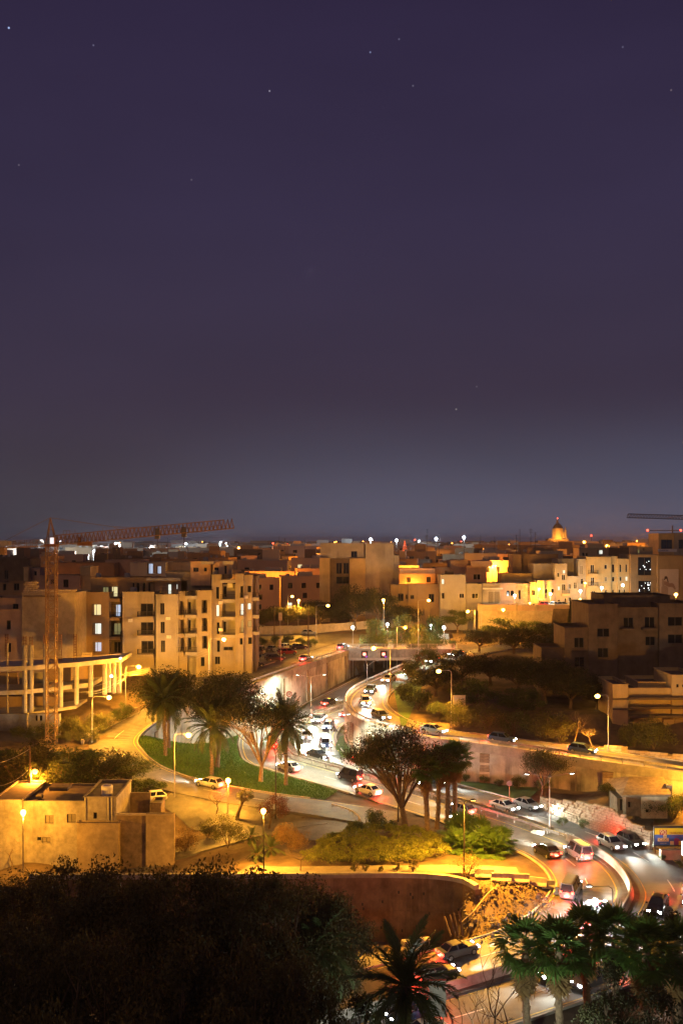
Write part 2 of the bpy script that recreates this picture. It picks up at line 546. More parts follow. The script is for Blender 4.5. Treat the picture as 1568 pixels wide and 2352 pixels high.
def inpoly(X, Y, poly):
    r = np.zeros(X.shape, bool)
    n = len(poly)
    j = n - 1
    for i in range(n):
        xi, yi = poly[i][0], poly[i][1]
        xj, yj = poly[j][0], poly[j][1]
        c = ((yi > Y) != (yj > Y)) & (X < (xj - xi) * (Y - yi) / (yj - yi + 1e-12) + xi)
        r ^= c
        j = i
    return r
def idw(X, Y, pts, p=3.0):
    pts = np.array(pts, float)
    sh = X.shape
    x, y = X.ravel(), Y.ravel()
    o = np.empty_like(x)
    for a in range(0, len(x), 8000):
        d2 = (x[a:a + 8000, None] - pts[None, :, 0]) ** 2 + (y[a:a + 8000, None] - pts[None, :, 1]) ** 2 + .3
        wgt = d2 ** (-p / 2)
        o[a:a + 8000] = (wgt * pts[None, :, 2]).sum(1) / wgt.sum(1)
    return o.reshape(sh)
def samp(path, offs, step=4, sel=None):
    r = []
    for o_ in offs:
        A = offset(path.C, o_)[::step]
        r += [tuple(q) for q in A if sel is None or sel(q)]
    return r
LOW = samp(MED, (-8, -4, 0, 4, 8)) + samp(SLIP, (-4, 0, 4), 3, lambda q: q[1] < 172 and q[1] > 137) + samp(LANE, (-2, 0, 2), 3) + samp(FOOT, (-1.5, 0, 1.5, 4), 3)
LOW += [(-45, 128, -3.2), (-30, 128, -3.0), (-15, 127, -2.0), (-30, 136, -2.4), (-45, 138, -2.6), (-20, 138, -1.0), (-30, 143, -1.2), (-45, 144, -1.4), (-26, 149, .6), (-38, 150, 1.2), (-16, 146, 1.1),
        (-8, 143, 1.2), (-2, 138, 1.1), (3, 133, 1.0), (8, 130, .9), (-6, 131, .4), (-6, 125, .3), (0, 126, .8), (6, 126, .8), (12, 124, .7), (-14, 120, -.5), (-25, 118, -3), (-60, 120, -3.5), (-60, 150, 1.5), (-70, 135, -2),
        (20, 157.5, 1.0), (30, 153.5, 1.2), (38, 149.5, 1.8), (47, 144, 2.2), (60, 138, 2.5), (45, 130, 1.6), (50, 122, .8), (60, 115, .4), (44, 112, -.4), (80, 125, 1),
        (36, 102, -2), (30, 94, -3.6), (20, 88, -4.4), (5, 82, -5), (-15, 80, -5), (-40, 90, -5), (-60, 100, -4.5), (-30, 60, -5), (0, 60, -5.5), (30, 60, -5.5), (0, 30, -6), (60, 90, -3), (-80, 60, -5), (80, 60, -5),
        (17, 117, .1), (20, 117.5, 0), (15, 115.5, -.4), (20.5, 113.5, -.6), (16, 111.5, -2.4), (12, 109, -4.5), (8.5, 107, -5.6)]
TOP = samp(SLIP, (-4, 0, 4), 3, lambda q: q[1] > 160) + samp(RAMP, (2, 4, 7), 4)
TOP += [(-25, 230, 12), (-30, 210, 12), (-40, 205, 11.6), (-18, 245, 12), (-20, 262, 12.6), (-38, 190, 10.2), (-45, 185, 9), (-55, 172, 7), (-70, 172, 7), (-48, 164, 5.2), (-60, 160, 4.5), (-80, 200, 10), (-50, 215, 12), (-60, 250, 13), (-30, 275, 13.4), (0, 285, 13.8),
        (18, 196, 11), (24, 185, 10.2), (20, 205, 11.8), (40, 176, 9), (60, 162, 7.4), (60, 178, 10), (45, 205, 13), (35, 230, 13.0), (60, 240, 15), (85, 200, 12), (45, 262, 14), (60, 272, 15.5), (30, 272, 13.6), (85, 165, 8), (90, 270, 16)]
LOWPOLY = ([tuple(q[:2]) for q in offset(WED.C, -1.3)[::-1][::2]] + [(10.5, 279), (28.5, 279), (25, 253)] +
           [tuple(q[:2]) for q in offset(RAMP.C, 1.3)[::2] if q[1] < 240] + [(300, 100), (300, -50), (-300, -50), (-300, 145), (-70, 146), (-42, 158), (-40.5, 166)])
PIT = [(-60, 118.0), (13.2, 118.0), (13.2, 113.5), (10.5, 108), (7, 104.5), (0, 101), (-10, 97.5), (-60, 95)]
STREET = [(36, 278), (130, 273), (300, 270), (300, 420), (38, 420), (36, 300)]
def farz(Y):
    return np.interp(Y, (262, 300, 350, 450, 600, 900, 1500, 3000, 12000), (13, 14.6, 16.2, 18.5, 21, 23.5, 26, 28, 29))
def heights(X, Y):
    X, Y = np.asarray(X, float), np.asarray(Y, float)
    fz = farz(Y)
    Z = fz.copy()
    near = (Y < 300) & (np.abs(X) < 320)
    if near.any():
        xn, yn = X[near], Y[near]
        xc = np.clip(xn, -95, 95)
        low = inpoly(xn, yn, LOWPOLY)
        zz = np.empty_like(xn)
        if low.any(): zz[low] = idw(xc[low], yn[low], LOW)
        if (~low).any():
            t = idw(xc[~low], yn[~low], TOP)
            b = np.clip((yn[~low] - 258) / 40, 0, 1)
            zz[~low] = t * (1 - b) + fz[near][~low] * b
        pit = inpoly(xn, yn, PIT)
        zz[pit] = -6.6
        Z[near] = zz
    st = inpoly(X, Y, STREET)
    Z[st] = np.maximum(Z[st], 19.6)
    return Z
def hz(x, y):
    return float(heights(np.array([x]), np.array([y]))[0])

xs = np.unique(np.concatenate([np.arange(-90, 90.1, 1.0), -np.geomspace(90, 9000, 26), np.geomspace(90, 9000, 26)]))
ys = np.unique(np.concatenate([np.arange(20, 300.1, 1.0), np.geomspace(300, 14000, 50), np.array([-400, -100, -30, 0, 10])]))
GX, GY = np.meshgrid(xs, ys)
GZ = heights(GX, GY) - .16
rng = np.random.default_rng(3)
GZ += rng.normal(0, .025, GZ.shape)
nx_, ny_ = len(xs), len(ys)
idx = np.arange(nx_ * ny_).reshape(ny_, nx_)
quads = np.stack([idx[:-1, :-1], idx[:-1, 1:], idx[1:, 1:], idx[1:, :-1]], -1).reshape(-1, 4)
me = bpy.data.meshes.new('ground')
me.from_pydata(np.stack([GX, GY, GZ], -1).reshape(-1, 3).tolist(), [], quads.tolist())
me.materials.append(M['soil'])
tag(link_mesh('ground', me), 'brown earth under the whole town', kind='structure')

def drape(name, poly, dz, mat_, step=1.5, parent=None):
    """a sheet laid over the ground inside an outline"""
    b = []
    for i in range(len(poly)):
        p, q = Vector(poly[i][:2]), Vector(poly[(i + 1) % len(poly)][:2])
        k = max(1, int((q - p).length / step))
        b += [p.lerp(q, t / k) for t in range(k)]
    xs_, ys_ = [p.x for p in b], [p.y for p in b]
    gx, gy = np.meshgrid(np.arange(min(xs_), max(xs_), step), np.arange(min(ys_), max(ys_), step))
    ins = inpoly(gx, gy, b)
    pts = b + [Vector((x, y)) for x, y in zip(gx[ins], gy[ins])]
    r = delaunay_2d_cdt(pts, [(i, (i + 1) % len(b)) for i in range(len(b))], [], 1, 1e-4)
    vx = np.array([v.x for v in r[0]]); vy = np.array([v.y for v in r[0]])
    z = heights(vx, vy) + dz
    me = bpy.data.meshes.new(name)
    me.from_pydata(list(zip(vx, vy, z)), [], [tuple(f) for f in r[2]])
    me.materials.append(mat_)
    return link_mesh(name, me, parent)
def poly_uv(pts): return [P(*p) for p in pts]

# ------------------------------------------------------------------ roads
s_far = 0
wr = np.full(len(MED.C), 8.2)
RED = strip('road', offset(MED.C, -.9), offset(MED.C, -wr), M['asphalt'], skirt=.5)
tag(RED, 'near carriageway of the winding dual road, used by the cars showing red tail lights', kind='structure')
RED.name = 'near_carriageway'
WHT = strip('far_carriageway', offset(MED.C, .9), offset(MED.C, 8.2), M['asphalt'], skirt=.5)
tag(WHT, 'far carriageway of the winding dual road, used by the cars showing headlights', kind='structure')
strip('median_strip', offset(MED.C, -.9), offset(MED.C, .9), M['rubble'], skirt=.3, dz=.05)['kind'] = 'structure'
RMP = strip('ramp_road', offset(RAMP.C, .35), offset(RAMP.C, 7.4), M['asphalt2'], skirt=.5)
tag(RMP, 'curving ramp road carried above the dual road on a retaining wall', kind='structure')
SLP = strip('slip_road', offset(SLIP.C, -3.7), offset(SLIP.C, 3.7), M['asphalt2'], skirt=.4, dz=.02)
tag(SLP, 'orange lit slip road looping down beside the lawn', kind='structure')
LNE = strip('lane', offset(LANE.C, -2), offset(LANE.C, 2), M['asphalt2'], skirt=.4, dz=.03)
tag(LNE, 'narrow lane running behind the garden bushes', kind='structure')
FTP = strip('footpath', offset(FOOT.C, -1.6), offset(FOOT.C, 1.5), M['paving'], skirt=.4, dz=.06)
tag(FTP, 'pale paved footpath along the top of the brown wall', kind='structure')
o = drape('forecourt', poly_uv(((330, 1806, 2.2), (420, 1826, 1.9), (560, 1850, 1.5), (700, 1868, 1.3), (830, 1884, 1.0), (850, 1896, 1), (800, 1928, .9), (700, 1920, .9), (620, 1904, 1),
                          (520, 1892, 1), (440, 1874, 1.1), (365, 1856, 1))), -.03, M['asphalt2'])
tag(o, 'tarmac forecourt beside the slip road', kind='structure')
o = drape('car_park', [(-14.5, 252), (-24, 255), (-27, 243), (-27.5, 215), (-30, 200), (-34, 190), (-31, 186), (-26.5, 189), (-17, 213), (-6.5, 245), (0, 262), (-8, 268)], .0, M['asphalt2'])
tag(o, 'car park between the flats and the upper road', kind='structure')
o = drape('upper_junction', [(-22, 264), (-10, 262), (0, 256), (2, 249), (24, 250), (26, 262), (24, 272), (-22, 277)], .03, M['asphalt2'], 2)
tag(o, 'junction at the head of the bridge', kind='structure')
lawn_poly = [tuple(q[:2]) for q in offset(SLIP.C, 4.1) if 143.5 < q[1] < 174 and q[0] < 1] + [tuple(q[:2]) for q in offset(MED.C, -8.6)[::-1] if q[0] < 1.5 and 150 < q[1] < 186][:]
lp = [tuple(q[:2]) for q in offset(SLIP.C, 4.1) if q[0] < -.8 and q[1] < 176 and q[1] > 144]
mp_ = [tuple(q[:2]) for q in offset(MED.C, -8.7) if q[0] < -.5 and 151.5 < q[1] < 188]
lawn_poly = lp[::2] + mp_[::-1][::2] + [tuple(q[:2]) for q in offset(WED.C, .6) if q[1] < 187 and q[0] < -19][::2]
lawn = drape('lawn', lawn_poly, .04, M['grass'])
tag(lawn, 'mown green lawn under the palms between the two roads', kind='structure')
verge = drape('verge', [tuple(q[:2]) for q in offset(MED.C, 8.5) if 9 < q[0] < 27 and q[1] > 139][::2] + [tuple(q[:2]) for q in offset(RAMP.C, -.6) if 9 < q[0] < 30 and q[1] < 170][::-1][::2], .05, M['grass'])
tag(verge, 'grass verge at the foot of the ramp wall', kind='structure')
isl = drape('bend_island', [(-1.2, 178), (-.2, 186), (2, 188), (1.5, 180), (1.6, 172.5), (.2, 171)], .16, M['grass'], .8)
isl['kind'] = 'structure'

def scatter_in(poly, n, seed):
    r = np.random.default_rng(seed)
    p = np.array([q[:2] for q in poly])
    lo, hi = p.min(0), p.max(0)
    o = np.zeros((0, 2))
    while len(o) < n:
        c = r.uniform(lo, hi, (n * 2, 2))
        o = np.concatenate([o, c[inpoly(c[:, 0], c[:, 1], poly)]])
    return o[:n]
def grass_blades(name, poly, n, h, seed, mat_, label):
    r = np.random.default_rng(seed)
    p = scatter_in(poly, n, seed)
    z = heights(p[:, 0], p[:, 1])
    a = r.uniform(0, 2 * PI, n)
    b = np.stack([p[:, 0], p[:, 1], z], 1)
    dx = np.stack([np.cos(a), np.sin(a), np.zeros(n)], 1) * (r.uniform(.04, .10, n)[:, None])
    tip = np.stack([r.normal(0, .06, n), r.normal(0, .06, n), h * r.uniform(.5, 1.3, n)], 1)
    V = np.stack([b - dx, b + dx, b + tip + dx * .2, b + tip - dx * .2], 1)
    return tag(link_mesh(name, np_quads(name, V, mat_)), label, 'grass', kind='stuff')
grass_blades('grass', lawn_poly, 26000, .22, 5, M['blade'], 'short green grass covering the lawn')

# painted lines
def dashes(path, off, s0, s1, on, gap, parent, mat_, wd=.13, dz=.012):
    s = s0
    while s + on < s1:
        k = max(2, int(on / 1.0) + 1)
        A = [path.at(s + on * i / (k - 1), off - wd / 2, dz) for i in range(k)]
        B = [path.at(s + on * i / (k - 1), off + wd / 2, dz) for i in range(k)]
        strip('lane_dash', A, B, mat_, parent)
        s += on + gap
def line(path, off, s0, s1, parent, mat_, wd=.14, dz=.012):
    k = int((s1 - s0)) + 1
    qs = np.linspace(s0, s1, k)
    strip('edge_line', [path.at(q, off - wd / 2, dz) for q in qs], [path.at(q, off + wd / 2, dz) for q in qs], mat_, parent)
dashes(MED, -4.4, 30, MED.L - 2, 3, 5, RED, M['paint_white'])
dashes(MED, 4.6, 30, MED.L - 2, 3, 5, WHT, M['paint_white'])
line(MED, -7.7, 10, MED.L - 1, RED, M['paint_yellow'])
line(MED, -1.5, 10, MED.L - 1, RED, M['paint_yellow'])
line(MED, 7.7, 10, MED.L - 1, WHT, M['paint_yellow'])
line(MED, 1.5, 10, MED.L - 1, WHT, M['paint_yellow'])
line(RAMP, 1.2, 20, RAMP.L - 1, RMP, M['paint_yellow'])
line(RAMP, 6.7, 20, RAMP.L - 1, RMP, M['paint_yellow'])
dashes(SLIP, 0, 36, SLIP.L - 12, 3, 5, SLP, M['paint_white'], dz=.035)
line(SLIP, 3.3, 60, SLIP.L - 6, SLP, M['paint_yellow'], dz=.034)
def ring_mark(c, a, b, rot, parent):
    mb = MB()
    k = 20
    V = []
    for i in range(k):
        t = 2 * PI * i / k
        for q in (1, .68):
            x, y = a * q * math.cos(t), b * q * math.sin(t)
            V.append((c.x + x * math.cos(rot) - y * math.sin(rot), c.y + x * math.sin(rot) + y * math.cos(rot), c.z))
    mb.add(V, [(2 * i, 2 * ((i + 1) % k), 2 * ((i + 1) % k) + 1, 2 * i + 1) for i in range(k)])
    mb.build('road_numeral', M['paint_white'], parent)
for uu, vv in ((1284, 1918), (1307, 1916), (1481, 2065), (1508, 2064), (1477, 2083), (1500, 2092)):
    p = P(uu, vv, 0)
    sd_ = MED.near(p)
    q = MED.at(sd_, 0)
    p = P(uu, vv, q.z)
    ring_mark(Vector((p.x, p.y, q.z + .014)), .75, .42, MED.heading(sd_), WHT)

# kerbs
def kerb(name, path, off, s0, s1, parent, h=.13, wd=.18):
    k = int((s1 - s0) / 1.0) + 1
    qs = np.linspace(s0, s1, k)
    mb = MB()
    A = [path.at(q, off - wd / 2, -.1) for q in qs]; B = [path.at(q, off - wd / 2, h) for q in qs]
    C = [path.at(q, off + wd / 2, h) for q in qs]; D = [path.at(q, off + wd / 2, -.1) for q in qs]
    V = []
    for t in zip(A, B, C, D): V += list(t)
    mb.add(V, [(4 * i + j, 4 * i + j + 1, 4 * i + 4 + j + 1, 4 * i + 4 + j) for i in range(k - 1) for j in range(3)])
    return mb.build(name, M['concrete_clean'], parent)
kerb('kerb', MED, 8.3, 40, MED.L - 1, WHT)
kerb('kerb', MED, -8.3, 30, MED.near((1.5, 151)), RED)
kerb('kerb', MED, -8.3, MED.near((13, 136)), MED.L - 1, RED)
kerb('kerb', SLIP, 3.85, 62, SLIP.L - 14, SLP)
kerb('kerb', SLIP, -3.85, 62, SLIP.L - 60, SLP)
kerb('kerb', RAMP, 7.5, 40, RAMP.L - 1, RMP)

# ------------------------------------------------------------------ retaining walls
def wall_piece(path, s0, s1, o0, o1, zb, zt, name, mat_, parent, step=1.0, jitter=0.0):
    k = max(2, int((s1 - s0) / step) + 1)
    qs = np.linspace(s0, s1, k)
    mb = MB()
    V = []
    for q in qs:
        for o_, zf in ((o0 + jitter, zb), (o0 + jitter, zt), (o1, zt), (o1, zb)):
            p = path.at(q, o_)
            p.z = zf(q, p)
            V.append(p)
    fs = [(4 * i + j, 4 * i + (j + 1) % 4, 4 * i + 4 + (j + 1) % 4, 4 * i + 4 + j) for i in range(k - 1) for j in range(4)]
    n = 4 * (k - 1)
    fs += [(3, 2, 1, 0), (n, n + 1, n + 2, n + 3)]
    mb.add(V, fs)
    return mb.build(name, mat_, parent)
def base_under(q, p, path, off):
    a = path.at(q, off)
    return hz(a.x, a.y) - .6
s_r0, s_r1 = RAMP.near((21, 238)), RAMP.L
rw = empty('ramp_retaining_wall', RAMP.at(s_r0), 'tall streaked rendered retaining wall curving under the ramp road', 'wall')
pil = sorted([RAMP.near(P(u_, v_, z_)) for u_, v_, z_ in ((810, 1640, 8.4), (1112, 1710, 6.6), (1402, 1752, 5.4), (1514, 1768, 5.1), (960, 1688, 7.2), (1255, 1731, 6))] + [s_r0 + 12, s_r0 + 25, s_r0 + 36])
cuts = [s_r0] + pil + [s_r1 - .5]
random.seed(11)
for a, b in zip(cuts[:-1], cuts[1:]):
    k = max(1, round((b - a) / 6))
    for i in range(k):
        x0, x1 = a + (b - a) * i / k, a + (b - a) * (i + 1) / k
        wall_piece(RAMP, x0 + .02, x1 - .02, 0, .5, lambda q, p: base_under(q, p, RAMP, -.4), lambda q, p: RAMP.at(q).z - 1.25, 'wall_panel', M['wallgrey'], rw, jitter=random.uniform(-.03, .03))
wall_piece(RAMP, s_r0, s_r1, -.14, .5, lambda q, p: RAMP.at(q).z - 1.24, lambda q, p: RAMP.at(q).z + .12, 'coping_band', M['concrete'], rw)
# stone pilasters, built of blocks
blk = MB().obox((0, 0, 0), 1, 1, 1)
blk_me = [MB().add([(x * (1 + random.uniform(-.04, .04)), y * (1 + random.uniform(-.1, .1)), z * (1 + random.uniform(-.05, .05))) for z in (-.5, .5) for y in (-.5, .5) for x in (-.5, .5)],
          ((0, 2, 3, 1), (4, 5, 7, 6), (0, 1, 5, 4), (2, 6, 7, 3), (0, 4, 6, 2), (1, 3, 7, 5))).mesh('stone_block', m_) for m_ in (M['limestone'], M['limedark'], M['limestone2'], M['limedark'])]
def block(parent, c, sx, sy, sz, rz, name='stone', k=None):
    o = bpy.data.objects.new(name, blk_me[random.randrange(len(blk_me)) if k is None else k])
    o.location = c
    o.scale = (sx, sy, sz)
    o.rotation_euler = (0, 0, rz)
    COL.objects.link(o)
    adopt(o, parent)
    return o
for q in pil[3:]:
    p0 = RAMP.at(q, -.12)
    zb, zt = hz(*RAMP.at(q, -.5)[:2]) - .2, RAMP.at(q).z - 1.3
    z = zb
    while z < zt - .2:
        h_ = min(random.uniform(.38, .5), zt - z)
        block(rw, (p0.x, p0.y, z + h_ / 2), random.uniform(1.3, 1.6), .4, h_ - .04, RAMP.heading(q), 'pilaster_stone')
        z += h_
uw = empty('upper_road_retaining_wall', WED.at(0), 'streaked concrete retaining wall below the upper road, lit by headlights', 'wall')
s_w0, s_w1 = 8, WED.L
k = 20
for i in range(k):
    x0, x1 = s_w0 + (s_w1 - s_w0) * i / k, s_w0 + (s_w1 - s_w0) * (i + 1) / k
    wall_piece(WED, x0 + .03, x1 - .03, 0, -.5, lambda q, p: base_under(q, p, WED, .5), lambda q, p: WED.at(q).z - 1.0, 'wall_panel', M['wallgrey'], uw, jitter=random.uniform(-.04, .04))
    if i % 3 == 1:
        wall_piece(WED, x0 - .3, x0 + .3, .2, -.3, lambda q, p: base_under(q, p, WED, .5), lambda q, p: WED.at(q).z - 1.02, 'buttress', M['limedark'], uw, .3)
wall_piece(WED, s_w0, s_w1, .12, -.5, lambda q, p: WED.at(q).z - .99, lambda q, p: WED.at(q).z + .15, 'coping_band', M['concrete'], uw)

# brown wall above the pit
bw = empty('brown_retaining_wall', (4, 117, -6.6), 'high brown stained retaining wall dropping from the footpath into the pit', 'wall')
BWP = Path([(-34, 116.2, .45), (-20, 116.4, .45), (-4, 116.6, .5), (5, 116.6, .55), (10, 116.3, .5), (13.0, 115.2, .4), (14.2, 113.5, .2)])
k = 12
for i in range(k):
    x0, x1 = BWP.L * i / k, BWP.L * (i + 1) / k
    for z0, z1 in ((-6.9, -3.4), (-3.38, .18)):
        wall_piece(BWP, x0 + .012, x1 - .012, 0, .9, lambda q, p: z0, lambda q, p: z1 + (BWP.at(q).z - .5 if z1 > 0 else 0), 'wall_panel', M['wallbrown'], bw, jitter=random.uniform(-.025, .025))
wall_piece(BWP, 0, BWP.L, -.12, .5, lambda q, p: BWP.at(q).z - .32, lambda q, p: BWP.at(q).z + .2, 'coping', M['concrete'], bw)
hole = MB().box(-.09, .09, -.05, .05, -.14, .14).mesh('drain_hole', M['black'])
random.seed(5)
for i in range(34):
    q = random.uniform(BWP.L * .45, BWP.L * .98)
    p = BWP.at(q, -.06)
    o = link_mesh('drain_hole', hole)
    o.location = (p.x, p.y, random.uniform(-5.8, -1.2))
    o.rotation_euler.z = BWP.heading(q)
    adopt(o, bw)

# ------------------------------------------------------------------ guard rails
def guardrail(path, s0, s1, off, label, dz=0.0, name='guard_rail', side=1):
    g = empty(name, path.at(s0, off, dz), label, 'guard rail')
    n = max(1, round((s1 - s0) / 12))
    prof = [(0, .42), (.05, .48), (.0, .55), (.0, .6), (.05, .67), (0, .74), (-.03, .74), (-.03, .42)]
    for j in range(n):
        a, b = s0 + (s1 - s0) * j / n + .01, s0 + (s1 - s0) * (j + 1) / n - .01
        k = int((b - a)) + 2
        V = []
        for q in np.linspace(a, b, k):
            for (dx, z) in prof:
                V.append(path.at(q, off + dx * side, z + dz))
        m_ = len(prof)
        MB().add(V, [(m_ * i + t, m_ * i + (t + 1) % m_, m_ * i + m_ + (t + 1) % m_, m_ * i + m_ + t) for i in range(k - 1) for t in range(m_)]).build('rail_beam', M['rail'], g)
    post = MB().box(-.06, .06, -.05, .05, -.3, .78).mesh('post', M['rail'])
    for q in np.arange(s0 + .5, s1, 3.0):
        o = link_mesh('post', post)
        o.location = path.at(q, off - .1 * side, dz)
        o.rotation_euler.z = path.heading(q)
        adopt(o, g)
    return g
s_cb = MED.near(P(1301, 1930, 0))
guardrail(RAMP, s_r0 + 2, s_r1 - 1, .2, 'steel guard rail along the outer edge of the curving ramp', .12, side=1)
guardrail(WED, 9, WED.L - 22, -.2, 'steel guard rail along the top of the upper road wall', .15, side=-1)
guardrail(MED, 30, s_cb - 1, -.55, 'low steel guard rail on the near side of the median', .05, side=-1)
guardrail(MED, 30, s_cb - 1, .55, 'low steel guard rail on the far side of the median', .05, side=1)
# concrete median wall on the hairpin
cb = empty('median_barrier', MED.at(s_cb), 'continuous pale concrete median barrier round the hairpin bend', 'barrier')
jer = [(-.32, 0), (-.30, .12), (-.14, .36), (-.09, .86), (.09, .86), (.14, .36), (.30, .12), (.32, 0)]
q = s_cb
while q < MED.L - 4:
    V = []
    for i in range(5):
        qq = q + 3.96 * i / 4
        for dx, z in jer:
            V.append(MED.at(qq, dx, z + .02))
    MB().add(V, [(8 * i + t, 8 * i + t + 1, 8 * i + 9 + t, 8 * i + 8 + t) for i in range(4) for t in range(7)] + [tuple(range(7, -1, -1)), tuple(range(32, 40))]).build('barrier_segment', M['concrete_clean'], cb)
    q += 4

# ------------------------------------------------------------------ bridge
br = empty('road_bridge', (10, 246, 6), 'short concrete road bridge with tubular railing over the dual road', 'bridge')
BY0, BY1 = 244.0, 279.0
MB().prism([(-.2, BY0 + .3), (26.5, BY0 + .3), (30, BY1), (6, BY1)], 10.6, 12.02).build('deck', M['concrete'], br)
mb = MB()
for i in range(8):
    x0 = -.2 + i * 26.6 / 8
    x1 = x0 + 26.6 / 8 - .04
    MB().box(x0, x1, BY0, BY0 + .28, 10.35 + random.uniform(-.02, .02), 12.25).build('fascia_panel', M['concrete'], br)
MB().box(-.2, 26.4, BY0 - .12, BY0 + .4, 9.75, 10.34).build('girder', M['concrete_clean'], br)
MB().box(-.2, 26.4, BY0 + .05, BY0 + .35, 12.26, 12.4).build('kerb_beam', M['concrete_clean'], br)
rl = MB()
for z in (12.55, 13.45): rl.bar((0, BY0 + .2, z), (25.8, BY0 + .2, z), .07)
rl.build('handrail', M['steel'], br)
for i in range(14):
    MB().bar((i * 1.98 + .05, BY0 + .2, 12.4), (i * 1.98 + .05, BY0 + .2, 13.5), .12).build('railing_post', M['steel'], br)
bb = MB()
for i in range(200):
    bb.bar((.1 + i * .129, BY0 + .2, 12.55), (.1 + i * .129, BY0 + .2, 13.45), .025)
bb.build('railing_bars', M['steel'], br)['kind'] = 'stuff'
# abutment walls of the underpass
for side, pts in (('left', [(1.2, 243.6), (5.2, 255), (11.5, 279)]), ('right', [(20.6, 237.2), (23.8, 253), (28.4, 279)])):
    for i in range(2):
        (xa, ya), (xb, yb) = pts[i], pts[i + 1]
        sx = -1 if side == 'left' else 1
        V = [(xa, ya, 3), (xb, yb, 3), (xb + sx * 1.0, yb, 3), (xa + sx * 1.0, ya, 3)]
        V += [(x, y, 10.58 if ya > 243 else 11) for x, y, _ in V]
        MB().add(V, ((0, 1, 5, 4), (1, 2, 6, 5), (2, 3, 7, 6), (3, 0, 4, 7), (4, 5, 6, 7))).build('abutment_wall', M['limedark'], br)
MB().box(8, 30, 278.6, 279.4, 3, 10.58).build('tunnel_end', M['limedark'], br)

# ------------------------------------------------------------------ stone walls
random.seed(21)
def stone_wall(name, label, path, s0, s1, top, course, length, mats_, thick=.45, rough=.06, parent=None, stone='stone', base=None):
    g = empty(name, path.at(s0), label, 'wall')
    n = 0
    core = wall_piece(path, s0, s1, -thick * .3, thick * .3, lambda q, p: (base(q) if base else hz(p.x, p.y)) - .3, lambda q, p: top(q) - .12, 'mortar_core', M['limedark'], g)
    zmax = max(top(q) for q in np.linspace(s0, s1, 20))
    z = min((base(q) if base else hz(*path.at(q)[:2])) for q in np.linspace(s0, s1, 20)) - .1
    while z < zmax:
        q = s0 + random.uniform(-.3, 0) * length
        h_ = course * random.uniform(.85, 1.15)
        while q < s1:
            l = length * random.uniform(.6, 1.4)
            qc = q + l / 2
            if qc < s1 and z + h_ * .6 < top(qc) and z + h_ > (base(qc) if base else hz(*path.at(qc)[:2])):
                p = path.at(qc, random.uniform(-rough, rough))
                block(g, (p.x, p.y, z + h_ / 2), l - .03, thick + random.uniform(-.05, .05), h_ - .025, path.heading(qc) + random.uniform(-.02, .02), stone, random.choice(mats_))
                n += 1
            q += l
        z += h_
    return g
RUB = Path([P(1240, 1854, .5), P(1330, 1888, .4), P(1396, 1912, .3), P(1454, 1932, .2), P(1500, 1949, .1)])
def rub_top(q):
    p = RUB.at(q)
    u_ = UC + p.x / p.y * F
    v_ = np.interp(u_, (1240, 1396, 1420, 1454, 1496, 1510), (1830, 1851, 1866, 1886, 1906, 1912))
    return vz(v_, p.y) - (0 if u_ < 1396 else .25 * ((u_ // 17) % 2))
stone_wall('rubble_wall', 'reddish rubble stone wall stepping down beside the far carriageway', RUB, .2, RUB.L - .2, rub_top, .34, .62, (1, 1, 3, 3))
RB = Path([tuple(q) for q in offset(RAMP.C, 9.2)[int(RAMP.near((33, 154))):]])
def rb_top(q):
    p = RB.at(q)
    u_ = UC + p.x / p.y * F
    for lim, v_ in ((1361, 1720), (1436, 1713), (1500, 1722), (1535, 1728), (1570, 1733), (9999, 1740)):
        if u_ < lim: return vz(v_, p.y)
stone_wall('garden_block_wall', 'stepped yellow limestone block wall along the inner edge of the ramp', RB, RB.near((39, 163)), RB.L - 2, rb_top, .5, 1.0, (0, 2, 0, 2), .4, .02, base=lambda q: RB.at(q).z)
# ================================================================== STREET LAMPS
def ground_hit(u, v, ymin=35, ymax=420):
    Y = np.arange(ymin, ymax, .5)
    X = (u - UC) * Y / F
    z = HC - (v - VH) * Y / F
    h_ = heights(X, Y)
    i = np.argmax(z <= h_)
    return Vector((X[i], Y[i], h_[i]))
SODIUM, DEEP, WHITE_L, FLOODC = (1.0, .41, .032), (1.0, .31, .025), (.85, 1.0, .92), (.75, .87, 1.0)
LPOW = 16000.0
def point_light(name, p, col, power, parent, r=.25):
    d = bpy.data.lights.new(name, 'POINT')
    d.color = col
    d.energy = power
    d.shadow_soft_size = r
    o = bpy.data.objects.new(name, d)
    COL.objects.link(o)
    o.location = p
    adopt(o, parent)
    return o
def spot_light(name, p, target, col, power, parent, size=120, r=.2, blend=.6):
    d = bpy.data.lights.new(name, 'SPOT')
    d.color = col
    d.energy = power
    d.spot_size = math.radians(size)
    d.spot_blend = blend
    d.shadow_soft_size = r
    o = bpy.data.objects.new(name, d)
    COL.objects.link(o)
    o.location = p
    o.rotation_euler = (Vector(target) - Vector(p)).to_track_quat('-Z', 'Y').to_euler()
    adopt(o, parent)
    return o
